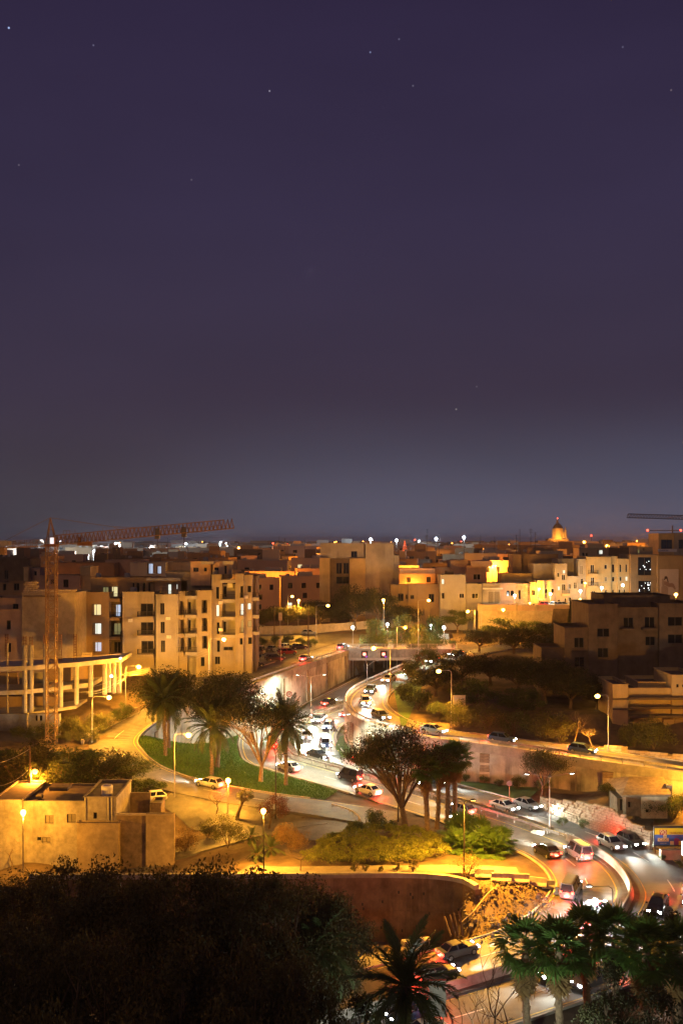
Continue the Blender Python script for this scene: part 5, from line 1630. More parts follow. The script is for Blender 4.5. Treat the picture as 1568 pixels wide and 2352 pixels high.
b_ = H('street_house', 'low white-fronted house squeezed beside the narrow three-storey one', 1310, YS, 'house')
volume(b_, c4(1047), c4(1220), cv4(1005), YS + .3, 10, M['plaster_white'], [(c4(1068), c4(1115), cv4(1120), cv4(1200), 'd'), (c4(1072), c4(1115), cv4(1330), cv4(1405), 'd'), (c4(1150), c4(1200), cv4(1095), cv4(1200), 'd')], z0=19.4, frame='frame_white')
b_ = H('street_house', 'slim white house with a tall glazed window above the glowing tower', 1338, YS, 'house')
volume(b_, c4(905), c4(1218), cv4(735), YS + 6, 9, M['plaster_grey'], vb=1390)
volume(b_, c4(1221), c4(1354), cv4(735), YS + .6, 10, M['plaster_white'], [(c4(1250), c4(1298), cv4(833), cv4(975), 'c'), (c4(1262), c4(1300), cv4(1040), cv4(1130), 'd')], z0=19.4, frame='frame_white')
b_ = H('street_house', 'plain upper storeys of ochre plaster behind the balcony house', 1225, 296, 'house')
volume(b_, c4(200), c4(330), cv4(662), 300, 8, M['plaster_brown'], vb=1400)
volume(b_, c4(325), c4(905), cv4(655), 302, 8, M['plaster_brown'], vb=1400)
volume(b_, c4(640), c4(982), cv4(608), 306, 8, M['plaster_grey'], vb=1400)
volume(b_, c4(20), c4(555), cv4(960), 294, 8, M['plaster_yellow'], [(c4(515), c4(538), cv4(1010), cv4(1040), 'l')], vb=1400)
tank = MB()
# yellow corner house with round window
def c5(x): return 2330 * .5741 + x * .14683
def cv5(y): return 2050 * .5741 + y * .14683
b_ = H('street_house', 'yellow corner house with a round window split by a white bar', 1361, YS, 'house')
volume(b_, c5(60), c5(440), cv5(700), YS, 12, M['plaster_yellow'], [(c5(120), c5(177), cv5(820), cv5(950), 'd'), (c5(336), c5(378), cv5(820), cv5(885), 'd'), (c5(124), c5(180), cv5(1015), cv5(1140), 'd'), (c5(338), c5(380), cv5(1010), cv5(1080), 'c'), (c5(345), c5(377), cv5(1215), cv5(1278), 'd')], z0=19.4, frame='frame_white')
balcony(b_, c5(80), c5(230), cv5(958), YS, .7, M['plaster_yellow']); balcony(b_, c5(80), c5(230), cv5(1148), YS, .7, M['plaster_yellow'])
cx, cz, rr = ux(c5(160), YS), vz(cv5(1267), YS), 34 * .14683 * YS / F
n = 24
rw_ = MB().add([(cx + rr * math.cos(2 * PI * i / n), YS - .03, cz + rr * 1.1 * math.sin(2 * PI * i / n)) for i in range(n)] + [(cx + rr * math.cos(2 * PI * i / n), YS + .02, cz + rr * 1.1 * math.sin(2 * PI * i / n)) for i in range(n)], [tuple(range(n))] + [(i, (i + 1) % n, n + (i + 1) % n, n + i) for i in range(n)]).build('round_window', M['glass'], b_)
MB().box(cx - .09, cx + .09, YS - .08, YS - .031, cz - rr * 1.1, cz + rr * 1.1).build('window_bar', M['frame_white'], rw_)
b_ = H('street_house', 'yellow house with a corner bay and two rows of slim white windows', 1408, YS, 'house')
volume(b_, c5(441), c5(540), cv5(690), YS + .4, 12, M['plaster_yellow'], [(c5(455), c5(490), cv5(815), cv5(940), 'd'), (c5(457), c5(490), cv5(1010), cv5(1080), 'd'), (c5(455), c5(482), cv5(1212), cv5(1272), 'd')], z0=19.4)
volume(b_, c5(541), c5(722), cv5(730), YS - .4, 12, M['plaster_yellow'], [(c5(572), c5(600), cv5(815), cv5(935), 'd'), (c5(665), c5(692), cv5(812), cv5(935), 'd'), (c5(575), c5(605), cv5(1005), cv5(1075), 'd'), (c5(665), c5(698), cv5(1005), cv5(1072), 'l'), (c5(560), c5(585), cv5(1205), cv5(1290), 'd'), (c5(640), c5(662), cv5(1205), cv5(1290), 'd')], z0=19.4, frame='frame_white')
b_ = H('shop_building', 'tall building with two stacked dark shop windows full of lights', 1486, YS - 2, 'building')
volume(b_, c5(750), c5(1165), cv5(665), YS - 2, 12, M['plaster_brown'], [(c5(860), c5(1068), cv5(700), cv5(985), 'd'), (c5(866), c5(1064), cv5(1070), cv5(1285), 'd')], z0=19.4)
sl = mat('shop_light', (1, 1, 1), emis=(.85, .95, 1), es=4)
random.seed(12)
for i in range(20):
    a, c = random.uniform(880, 1055), random.choice((random.uniform(760, 900), random.uniform(1075, 1230), random.uniform(1075, 1230)))
    MB().ball(Q(c5(a), cv5(c), YS - 2.06), random.uniform(.06, .15), 6, 4).build('shop_lamp', sl, b_)
volume(b_, c5(845), c5(1090), cv5(540), YS + 4, 8, M['plaster_beige'], [(c5(862), c5(885), cv5(580), cv5(640), 'm'), (c5(935), c5(960), cv5(560), cv5(600), 'c')], vb=1330)
b_ = H('poster_building', 'brown building carrying a huge pale poster of a reclining figure', 1540, YS - 3, 'building')
volume(b_, c5(1168), c5(1640), cv5(680), YS - 3, 12, M['plaster_brown'], z0=19.4)
YP = YS - 3.12
pst = MB().box(ux(c5(1200), YP), ux(c5(1495), YP), YP, YP + .1, vz(cv5(1300), YP), vz(cv5(888), YP)).build('poster', mat('poster_paper', (.55, .44, .38), .6, .05), b_)
def pp(pts, m_, dy, nm):
    MB().add([(ux(c5(a), YP), YP - dy, vz(cv5(c), YP)) for a, c in pts], [tuple(range(len(pts)))]).build(nm, m_, pst)
pp([(1225, 1290), (1225, 1170), (1250, 1145), (1300, 1150), (1330, 1180), (1330, 1290)], mat('print_tan', (.36, .25, .2), .6, .05), .006, 'chair_print')
pp([(1235, 1040), (1262, 1030), (1275, 1150), (1240, 1150)], MATS['print_tan'], .006, 'chair_print')
pp([(1265, 1075), (1335, 1085), (1355, 1110), (1390, 1105), (1420, 1120), (1450, 1190), (1440, 1215), (1400, 1170), (1330, 1165), (1270, 1130)], mat('print_skin', (.33, .2, .15), .6, .05), .012, 'figure_print')
pp([(1275, 1005), (1300, 995), (1320, 1010), (1330, 1060), (1340, 1085), (1318, 1080), (1312, 1040), (1290, 1040), (1280, 1062), (1268, 1060)], mat('print_hair', (.06, .03, .02), .6, .05), .018, 'hair_print')
b_ = H('office_building', 'ochre building with wide dark windows at the right skyline', 1545, 300, 'building')
volume(b_, c5(1182), c5(1425), cv5(330), 300, 10, M['plaster_yellow'], [(c5(1222), c5(1395), cv5(425), cv5(570), 'd')], vb=1340)
volume(b_, c5(1426), c5(1640), cv5(325), 300.5, 10, M['plaster_white'], [(c5(1495), c5(1620), cv5(425), cv5(570), 'd')], vb=1340)
sg = MB().box(ux(c5(1175), 295), ux(c5(1468), 295), 295, 295.2, vz(cv5(618), 295), vz(cv5(572), 295)).build('company_sign', M['white'], b_)
lettering('DAIKIN', 38 * .14683 * 295 / F * 1.0, C_blue, (ux(c5(1262), 295), 294.98, vz(cv5(596), 295)), sg, sx=1.1)
# rooftop storeys behind
b_ = H('street_house', 'long low roof storey with one brightly lit gridded window', 1360, 318, 'house')
volume(b_, c5(-60), c5(400), cv5(560), 318, 8, M['plaster_beige'], [(c5(222), c5(312), cv5(588), cv5(655), 'l'), (c5(-10), c5(25), cv5(630), cv5(680), 'd'), (c5(45), c5(75), cv5(630), cv5(680), 'd')], vb=1390)
volume(b_, c5(400), c5(750), cv5(560), 322, 8, M['plaster_dark'], vb=1390)
# retaining wall of the street and its parapet
g = empty('street_wall', (60, 277, 15), 'pale parapet and retaining wall of the upper street', 'wall')
for i in range(16):
    x0 = 35.5 + i * 5
    MB().box(x0, x0 + 4.95, 277.2, 277.9, 13.2, 18.9).build('wall_panel', M['limestone2'], g)
    MB().box(x0, x0 + 4.95, 277.3, 277.6, 18.92, 20.5).build('parapet_panel', M['plaster_pink'], g)
    MB().box(x0 - .2, x0 + .15, 277.1, 277.75, 18.93, 20.75).build('pier', M['limestone2'], g)
# ---- dark house, right: its shade is put into the plaster colour
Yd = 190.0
dk = H('dark_villa', 'large unlit building at the right, shadow put into its dark plaster', 1450, Yd, 'building')
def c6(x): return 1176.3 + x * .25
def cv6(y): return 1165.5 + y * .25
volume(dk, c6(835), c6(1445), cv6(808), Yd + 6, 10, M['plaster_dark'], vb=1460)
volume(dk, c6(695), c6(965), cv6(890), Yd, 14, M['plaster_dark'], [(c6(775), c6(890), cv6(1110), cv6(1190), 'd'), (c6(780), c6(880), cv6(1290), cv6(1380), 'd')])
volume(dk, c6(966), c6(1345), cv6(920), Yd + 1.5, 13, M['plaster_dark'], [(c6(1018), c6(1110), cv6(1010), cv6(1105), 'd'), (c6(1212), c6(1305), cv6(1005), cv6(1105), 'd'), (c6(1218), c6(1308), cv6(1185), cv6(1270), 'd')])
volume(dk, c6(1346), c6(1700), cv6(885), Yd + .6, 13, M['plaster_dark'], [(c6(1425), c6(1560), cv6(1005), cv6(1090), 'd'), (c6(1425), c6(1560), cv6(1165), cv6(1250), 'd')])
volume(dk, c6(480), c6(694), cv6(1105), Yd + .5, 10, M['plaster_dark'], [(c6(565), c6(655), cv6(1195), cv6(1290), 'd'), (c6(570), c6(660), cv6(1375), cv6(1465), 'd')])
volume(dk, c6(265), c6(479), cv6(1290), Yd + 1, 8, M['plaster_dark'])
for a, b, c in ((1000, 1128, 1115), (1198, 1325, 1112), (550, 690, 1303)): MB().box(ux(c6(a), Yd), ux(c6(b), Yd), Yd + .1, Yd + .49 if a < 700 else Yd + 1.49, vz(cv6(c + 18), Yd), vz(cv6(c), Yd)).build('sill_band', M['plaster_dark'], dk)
# ---- stepped building above the ramp, right edge
Yt = 172.0
st = H('terraced_villa', 'ochre building with deep horizontal bands behind the stepped block wall', 1490, Yt, 'building')
def c7(x): return 1176.3 + x * .25
def cv7(y): return 1492.7 + y * .25
volume(st, c7(918), c7(1062), cv7(318), Yt, 10, M['plaster_yellow'])
volume(st, c7(1063), c7(1460), cv7(352), Yt + 1.5, 10, M['plaster_yellow'])
volume(st, c7(1150), c7(1462), cv7(295), Yt + 4, 8, M['plaster_yellow'], vb=1590)
volume(st, c7(1460.5), c7(1700), cv7(232), Yt + .8, 10, M['plaster_yellow'], [(c7(1503), c7(1525), cv7(315), cv7(345), 'd'), (c7(1556), c7(1568), cv7(318), cv7(345), 'd')])
for y in (435, 520, 600): MB().box(ux(c7(1066), Yt), ux(c7(1700), Yt), Yt - .3, Yt + .79, vz(cv7(y + 22), Yt), vz(cv7(y), Yt)).build('floor_band', M['plaster_dark'], st)
for y in (445, 535): MB().box(ux(c7(916), Yt), ux(c7(1064), Yt), Yt - .35, Yt - .01, vz(cv7(y + 14), Yt), vz(cv7(y), Yt)).build('floor_band', M['plaster_dark'], st)
for a, b in ((1390, 1490), (1496, 1600)): MB().box(ux(c7(a), Yt), ux(c7(b), Yt), Yt + .3, Yt + .78, vz(cv7(830), Yt), vz(cv7(640), Yt)).build('garage_door', M['plaster_brown'], st)
# ---- ruin with low pitched roof, right
Yr = 138.0
ru = empty('old_hut', (ux(1480, Yr), Yr, 1.6), 'crumbling low hut with a shallow pitched roof below the ramp wall', 'hut')
volume(ru, c7(1040), c7(1182), cv7(1345), Yr, 5, M['limedark'], [(c7(1060), c7(1085), cv7(1395), cv7(1450), 'd')], vb=1875, parapet=0)
volume(ru, c7(1183), c7(1422), cv7(1335), Yr - .2, 6, M['limestone2'], [(c7(1222), c7(1250), cv7(1465), cv7(1495), 'd')], vb=1880, parapet=0)
volume(ru, c7(960), c7(1039), cv7(1360), Yr + 1.5, 4, M['limedark'], [(c7(985), c7(1038), cv7(1370), cv7(1480), 'd')], vb=1872, parapet=0)
xa, xb, zr = ux(c7(990), Yr), ux(c7(1470), Yr), vz(cv7(1325), Yr)
MB().add([(xa, Yr - .6, zr), (xb - .4, Yr - .6, zr + .1), (xb, Yr + 4, zr + 1.35), (xa + 2.2, Yr + 4, zr + 1.4), (xb, Yr + 8, zr + .2), (xa, Yr + 8, zr + .2), (xa, Yr - .6, zr - .25), (xb - .4, Yr - .6, zr - .2)], ((0, 1, 2, 3), (3, 2, 4, 5), (0, 3, 5), (1, 4, 2), (6, 7, 1, 0))).build('pitched_roof', M['limedark'], ru)
volume(ru, c7(1424), c7(1466), cv7(1245), Yr + 1, 4, M['limestone'], vb=1868, parapet=0)
# ---- white house, foreground left
Yw = 128.0
def c8(x): return x * .2501
def cv8(y): return 1665 + y * .2501
wh = H('white_house', 'flaking white rendered house with flat roof and brown shuttered windows in front', 110, Yw, 'house')
volume(wh, c8(-60), c8(205), cv8(690), Yw - .6, 10, M['plaster_flaking'], parapet=.15)
volume(wh, c8(206), c8(776), cv8(700), Yw, 9, M['plaster_flaking'], [(c8(415), c8(495), cv8(830), cv8(908), 'c'), (c8(616), c8(697), cv8(818), cv8(898), 'c'), (c8(343), c8(380), cv8(1030), cv8(1064), 'd'), (c8(385), c8(465), cv8(1032), cv8(1082), 'c')], parapet=.15)
volume(wh, c8(777), c8(1070), cv8(662), Yw - .4, 9, M['plaster_flaking'], [(c8(858), c8(892), cv8(804), cv8(862), 'd')], parapet=.2)
volume(wh, c8(708), c8(1090), cv8(905), Yw - 1.6, 1.1, M['limestone'], parapet=.1, name='terrace_wall')
for x in (785, 995, 1025): MB().tube([Q(c8(x), cv8(670), Yw - .5), Q(c8(x + 3), cv8(900), Yw - .5)], .06, 6).build('drain_pipe', M['steel'], wh)
tk = Q(c8(985), cv8(650), Yw + 1.5)
MB().lathe([(.62, 0), (.66, .1), (.7, 1.25), (.6, 1.4), (.2, 1.5)], 16, tk - Vector((0, 0, .1))).build('water_tank', M['white'], wh)
MB().box(ux(c8(368), Yw), ux(c8(545), Yw), Yw + 4, Yw + 6, vz(cv8(680), Yw), vz(cv8(655), Yw) + .2).build('roof_hut', M['plaster_dark'], wh)
MB().box(ux(c8(305), Yw), ux(c8(355), Yw), Yw + 1.2, Yw + 2.2, vz(cv8(705), Yw), vz(cv8(665), Yw)).build('roof_hut', M['plaster_dark'], wh)
an = H('yard_building', 'roofless brown stone yard walls joined to the white house', 330, Yw, 'building')
volume(an, c8(1072), c8(1340), cv8(830), Yw - .5, .6, M['limedark'], parapet=0)
volume(an, c8(1341), c8(1600), cv8(815), Yw - .8, .6, M['limestone'], parapet=0)
MB().box(ux(c8(1078), Yw), ux(c8(1600), Yw), Yw - .95, Yw - .2, vz(cv8(815), Yw) + .01, vz(cv8(805), Yw)).build('coping', M['limestone2'], an)
volume(an, c8(1085), c8(1380), cv8(625), Yw + 8, .5, M['limedark'], parapet=0)
volume(an, c8(1385), c8(1480), cv8(720), Yw + 6, 3, M['limedark'], parapet=.2)
# ---- unfinished concrete frame
Yk = 172.0
cf = H('unfinished_building', 'unfinished concrete building frame with open floors behind the slip road', 130, Yk, 'construction site')
def c9(x): return x * .25
def cv9(y): return 1492.7 + y * .25
def slab(u0, v0, u1, v1, Y0, Y1, th, d, nm='floor_slab'):
    a, b = Q(u0, v0, Y0), Q(u1, v1, Y1)
    V = [a, b, b + Vector((0, d, 0)), a + Vector((0, d, 0))]
    V = V + [p - Vector((0, 0, th)) for p in V]
    MB().add(V, ((0, 1, 2, 3), (7, 6, 5, 4), (0, 4, 5, 1), (1, 5, 6, 2), (2, 6, 7, 3), (3, 7, 4, 0))).build(nm, M['concrete_clean'], cf)
def yl(u_): return float(np.interp(u_, (-30, 60, 180, 280), (170, Yk, 177.3, 184.3)))
for (u0, v0, u1, v1) in ((-30, 1533, 60, 1529.5), (60.2, 1529.5, 180, 1521), (180.2, 1521, 280, 1510.5)):
    slab(u0, v0, u1, v1, Yk * 286.5 / (v0 - VH), Yk * 286.5 / (v1 - VH), .75, 9)
for (u0, v0, u1, v1) in ((-30, 1588, 60, 1584.5), (60.2, 1584.5, 212, 1568)):
    slab(u0, v0, u1, v1, Yk * 341.5 / (v0 - VH), Yk * 341.5 / (v1 - VH), .7, 8)
for (u0, v0, u1, v1) in ((-30, 1643, 60, 1638), (60.2, 1638, 175, 1621)):
    slab(u0, v0, u1, v1, Yk * 395 / (v0 - VH), Yk * 395 / (v1 - VH), .5, 8)
def column(u_, v0, v1, Y, r=.42, rebar=None):
    a, b = Q(u_, v1, Y), Q(u_, v0, Y)
    MB().tube([a, b], r, 10).build('column', M['concrete_clean'], cf)
    if rebar:
        t = Q(u_, rebar, Y)
        rb_ = MB()
        for dx in (-.22, .22):
            for dy in (-.22, .22): rb_.bar((b.x + dx, b.y + dy, b.z), (t.x + dx, t.y + dy, t.z), .06)
        z = b.z + .3
        while z < t.z:
            rb_.obox((b.x, b.y, z), .5, .5, .05); z += .45
        rb_.build('rebar_cage', M['rust'], cf)
for u_, v0, v1, rb_ in ((18, 1478, 1640, None), (57.5, 1482, 1640, 1461), (72, 1482, 1637, 1462), (105, 1479, 1630, 1458), (140, 1527, 1624, None), (176, 1526, 1618, None), (209, 1521, 1600, None), (241, 1518, 1596, None), (250, 1516, 1590, None), (262, 1516, 1592, None), (274, 1514, 1592, None)):
    column(u_, v0, v1, yl(u_) + .5, .4 if u_ > 20 else .16, rb_)
for u_, v1, Y in ((139, 1494, Yk + 8), (173, 1496, Yk + 8), (16, 1480, Yk + 8)):
    a, b = Q(u_, v1, Y), Q(u_, 1456, Y)
    rb_ = MB()
    for dx in (-.2, .2):
        for dy in (-.2, .2): rb_.bar((a.x + dx, a.y + dy, a.z - 2), (a.x + dx, a.y + dy, b.z), .06)
    z = a.z - 2
    while z < b.z:
        rb_.obox((a.x, a.y, z), .46, .46, .05); z += .45
    rb_.build('rebar_cage', M['rust'], cf)
bwz = MB()
for (u0, u1, v0, v1) in ((0, 40, 1545, 1585), (45, 105, 1545, 1580), (112, 165, 1532, 1565), (180, 208, 1525, 1560), (0, 55, 1600, 1640), (62, 130, 1600, 1630)):
    MB().box(ux(u0, Yk + 8), ux(u1, Yk + 8), Yk + 8, Yk + 8.3, vz(v1, Yk + 8), vz(v0, Yk + 8)).build('back_wall', M['concrete_clean'] if u0 % 2 else M['plaster_brown'], cf)
volume(cf, 63, 137, 1640, Yk - .5, 1, M['concrete'], [(82, 87, 1643, 1656, 'd'), (91, 98, 1643, 1656, 'd')], vb=1690, parapet=0, name='plinth_wall')
volume(cf, -30, 62, 1640, Yk - 2, 1, M['concrete'], vb=1690, parapet=0, name='plinth_wall')
hr = MB()
for (u0, v0, u1, v1, Y) in ((0, 1518, 54, 1515, Yk - 1), (60, 1515, 105, 1511, Yk), (130, 1510, 148, 1508, Yk + 2), (162, 1510, 200, 1508, Yk + 3), (215, 1507, 280, 1502, Yk + 6)):
    hr.bar(Q(u0, v0, Y), Q(u1, v1, Y), .12)
hr.build('edge_plank', M['limestone2'], cf)
for i in range(10):
    block(cf, Q(191 + (i % 5) * 4.6, 1506 - (i // 5) * 5, Yk + 5), .3, .3, .32, 0, 'building_block', 2)
for u_, v_, lb in ((257, 1553, 'white work light glaring inside the unfinished frame'), (277, 1512, 'small white work light on the corner of the unfinished frame')):
    Yl = Yk + 5
    q = Q(u_, v_, Yl)
    g = empty('work_light', q, lb, 'floodlight')
    MB().obox(q, .4, .15, .3).build('housing', M['steel'], g)
    MB().ball(q - Vector((0, .18, 0)), .2 if u_ < 260 else .13, 8, 5).build('lens', M['flood'], g)
    MB().bar(q, q + Vector((0, .1, .5)), .05).build('bracket', M['steel'], g)
    point_light('lamp_light', q - Vector((0, .5, 0)), FLOODC, 120 if u_ < 260 else 40, g, .1)

# ---- tower crane
Yx = 168.0
cr_ = empty('tower_crane', (ux(118, Yx), Yx, hz(ux(118, Yx), Yx)), 'ochre lattice tower crane standing over the unfinished frame', 'crane')
bx_ = ux(119, Yx)
zb, ztop = hz(bx_, Yx) - .3, vz(1256, Yx)
wd = .72
mst = MB()
for sx in (-1, 1):
    for sy in (-1, 1): mst.bar((bx_ + sx * wd, Yx + sy * wd, zb), (bx_ + sx * wd, Yx + sy * wd, ztop), .16)
mst.build('mast_legs', M['crane'], cr_)
z = zb
i = 0
lat = MB()
while z < ztop - .5:
    z2 = min(z + 1.25, ztop)
    for sy in (-1, 1):
        a, b = (-1, 1) if i % 2 else (1, -1)
        lat.bar((bx_ + a * wd, Yx + sy * wd, z), (bx_ + b * wd, Yx + sy * wd, z2), .08)
        lat.bar((bx_ - wd, Yx + sy * wd, z), (bx_ + wd, Yx + sy * wd, z), .07)
        lat.bar((bx_ + sy * wd, Yx + a * wd, z), (bx_ + sy * wd, Yx + b * wd, z2), .08)
        lat.bar((bx_ + sy * wd, Yx - wd, z), (bx_ + sy * wd, Yx + wd, z), .07)
    z = z2
    i += 1
lat.build('mast_lattice', M['crane'], cr_)
MB().box(bx_ - .95, bx_ + .95, Yx - .95, Yx + .95, ztop, ztop + .45).build('slewing_ring', M['rust'], cr_)
ap_ = Vector((bx_ - .2, Yx, vz(1189, Yx)))
a4 = MB()
for sx in (-.75, .75):
    for sy in (-.6, .6): a4.bar((bx_ + sx, Yx + sy, ztop + .4), ap_, .14)
for t in (.3, .55, .78):
    z = ztop + .4 + (ap_.z - ztop - .4) * t
    a4.obox((bx_ - .2 * t, Yx, z), 1.5 * (1 - t), 1.2 * (1 - t), .06)
a4.build('apex_tower', M['crane'], cr_)
# jib: rises a little towards its tip
j0, j1 = Q(127, 1252, Yx), Q(537, 1213, Yx)
hj = 1.5
jb = MB()
n = 44
dirj = (j1 - j0) / n
for s in (-.5, .5):
    jb.bar(j0 + Vector((0, s, 0)), j1 + Vector((0, s, 0)), .14)
jb.bar(j0 + Vector((0, 0, hj)), j1 + Vector((-1.6, 0, hj * .85)), .14)
for i in range(n):
    a = j0 + dirj * i
    b = j0 + dirj * (i + .5)
    c = j0 + dirj * (i + 1)
    for s in (-.5, .5):
        jb.bar(a + Vector((0, s, 0)), b + Vector((0, 0, hj)), .07); jb.bar(b + Vector((0, 0, hj)), c + Vector((0, s, 0)), .07)
    jb.bar(a + Vector((0, -.5, 0)), a + Vector((0, .5, 0)), .06)
jb.build('jib', M['crane'], cr_)
k0, k1 = Q(112, 1254, Yx), Q(-6, 1259, Yx)
cj = MB()
for s in (-.5, .5): cj.bar(k0 + Vector((0, s, 0)), k1 + Vector((0, s, 0)), .2)
for i in range(9):
    a = k0.lerp(k1, i / 9)
    for s in (-.5, .5): cj.bar(a + Vector((0, s, 0)), a + Vector((0, s, 1.05)), .06)
for z in (.55, 1.05):
    for s in (-.5, .5): cj.bar(k0 + Vector((0, s, z)), k1 + Vector((0, s, z)), .05)
cj.build('counter_jib', M['crane'], cr_)
MB().box(ux(3, Yx), ux(24, Yx), Yx - .8, Yx + .8, vz(1254, Yx), vz(1242, Yx)).build('counterweight', M['concrete_clean'], cr_)
MB().box(ux(3, Yx), ux(14, Yx), Yx - .7, Yx + .7, vz(1274, Yx), vz(1259, Yx)).build('counterweight', M['crane'], cr_)
cab = MB().box(ux(121, Yx), ux(131, Yx), Yx - 1.6, Yx - .7, vz(1250, Yx), vz(1233, Yx)).build('cab', M['crane'], cr_)
MB().box(ux(122, Yx), ux(130.5, Yx), Yx - 1.64, Yx - 1.61, vz(1249, Yx), vz(1235, Yx)).build('cab_window', mat('cab_lit', (1, 1, 1), emis=(.85, .9, 1), es=1.0), cab)
pd = MB()
tie = [ap_, Q(170, 1197, Yx), Q(260, 1210, Yx), Q(330, 1212.5, Yx), Q(395, 1213.5, Yx), Q(470, 1212, Yx), Q(508, 1206, Yx)]
for a, b in zip(tie[:-1], tie[1:]): pd.bar(a, b, .07)
pd.bar(tie[2], Q(293, 1226, Yx), .06)
pd.bar(ap_, Q(12, 1242, Yx), .06)
for u_, v0, v1 in ((237, 1211, 1232), (173, 1216, 1235), (326, 1213, 1220)): pd.bar(Q(u_, v0, Yx), Q(u_, v1, Yx), .05)
pd.build('tie_cable', M['crane'], cr_)
tr = MB()
for u_ in (362, 423):
    a = Q(u_, 1226 if u_ < 400 else 1222, Yx)
    tr.obox(a, .7, 1.1, 1.6).bar(a, a - Vector((0, 0, 2.4)), .1)
    tr.bar(a - Vector((.7, 0, 3.0)), a - Vector((0, 0, 1.6)), .1).bar(a - Vector((-.7, 0, 3.0)), a - Vector((0, 0, 1.6)), .1)
tr.build('trolley', M['crane_dark'], cr_)
MB().obox(Q(195, 1249, Yx), 2.2, .8, .6).obox(Q(183, 1243, Yx), .5, .7, 1.3).build('hoist_winch', M['rust'], cr_)
bsk = MB()
for u_ in (146, 153, 161): bsk.bar(Q(u_, 1219, Yx), Q(u_, 1237, Yx), .06)
for v_ in (1219, 1228, 1237): bsk.bar(Q(146, v_, Yx), Q(161, v_, Yx), .06)
bsk.build('work_platform', M['crane'], cr_)
# second crane, dark, far right
Y3 = 420.0
c2 = empty('tower_crane', (ux(1660, Y3), Y3, hz(ux(1660, Y3), Y3)), 'dark crane jib reaching in over the right skyline', 'crane')
jb = MB()
a0, a1 = Q(1438, 1189, Y3), Q(1665, 1196, Y3)
jb.bar(a0, a1, .3).bar(a0 + Vector((.6, 0, 1.5)), a1 + Vector((0, 0, 1.6)), .3)
for i in range(34):
    p, q = a0.lerp(a1, i / 34), a0.lerp(a1, (i + 1) / 34)
    jb.bar(p, p.lerp(q, .5) + Vector((0, 0, 1.5)), .2).bar(p.lerp(q, .5) + Vector((0, 0, 1.5)), q, .2)
jb.build('jib', M['crane_dark'], c2)
MB().bar((ux(1660, Y3), Y3, hz(ux(1660, Y3), Y3)), Q(1660, 1170, Y3), 1.6).build('mast', M['crane_dark'], c2)
MB().bar(Q(1660, 1172, Y3), Q(1530, 1190, Y3), .14).build('tie_cable', M['crane_dark'], c2)
Y4 = 900.0
c3_ = empty('tower_crane', (ux(1556, Y4), Y4, hz(ux(1556, Y4), Y4)), 'tiny distant crane with a red beacon at each end of its jib', 'crane')
MB().bar((ux(1543, Y4), Y4, hz(ux(1543, Y4), Y4)), Q(1543, 1207, Y4), .9).build('mast', M['crane_dark'], c3_)
MB().bar(Q(1490, 1218.5, Y4), Q(1562, 1218.5, Y4), .7).build('jib', M['crane_dark'], c3_)
for u_ in (1478 + 8, 1562): MB().ball(Q(u_, 1218, Y4), .9, 8, 5).build('beacon', M['redlamp'], c3_)

# ---- church on the skyline
Yq = 1500.0
chz = Yq / F
ch = empty('domed_church', (ux(1282, Yq), Yq, hz(ux(1282, Yq), Yq)), 'floodlit domed church with bell towers on the far skyline', 'church')
chs = mat('church_stone', (.5, .38, .22), .9, .15, .1)
def lx(prof, u_, vbase, nm, m_, n=14):
    c = Q(u_, vbase, Yq)
    return MB().lathe([(r * chz, z * chz) for r, z in prof], n, c).build(nm, m_, ch)
lx([(13, -3), (13, 0), (12, .5), (11.5, 20), (12.5, 21), (12.5, 22.5)], 1280, 1236, 'drum', chs, 12)
lx([(11.5, 0), (10.5, 4), (8, 8.5), (5, 11), (3.2, 12)], 1280, 1214, 'dome', M['plaster_dark'], 16)
lx([(3, 0), (2.6, 5), (3.2, 5.5), (1.5, 8), (.3, 12)], 1279, 1203, 'lantern', chs, 8)
lx([(4.2, 0), (4.2, 11), (4.8, 11.5), (3.4, 13), (3.2, 18), (2.2, 20), (.4, 27)], 1297, 1236, 'bell_tower', chs, 8)
lx([(3.6, 0), (3.6, 14), (4.2, 14.6), (3.0, 16), (2.4, 19), (.4, 26)], 1271, 1240, 'bell_tower', chs, 8)
for k in range(8):
    a = 2 * PI * k / 8 + .2
    c = Q(1280, 1235, Yq)
    MB().tube([(c.x + 12.4 * chz * math.cos(a), c.y + 12.4 * chz * math.sin(a), c.z), (c.x + 12.4 * chz * math.cos(a), c.y + 12.4 * chz * math.sin(a), c.z + 20 * chz)], 1.1 * chz, 6).build('buttress_column', chs, ch)
MB().box(ux(1258, Yq), ux(1305, Yq), Yq, Yq + 20, vz(1262, Yq), vz(1237, Yq)).build('nave', M['plaster_brown'], ch)
MB().ball(Q(1279.5, 1190.5, Yq), .8, 8, 5).build('beacon', M['redlamp'], ch)
for u_ in (1266, 1281, 1296):
    p = Q(u_, 1240, Yq - 16)
    point_light('floodlight', p, (1, .42, .06), 16000, ch, .8)
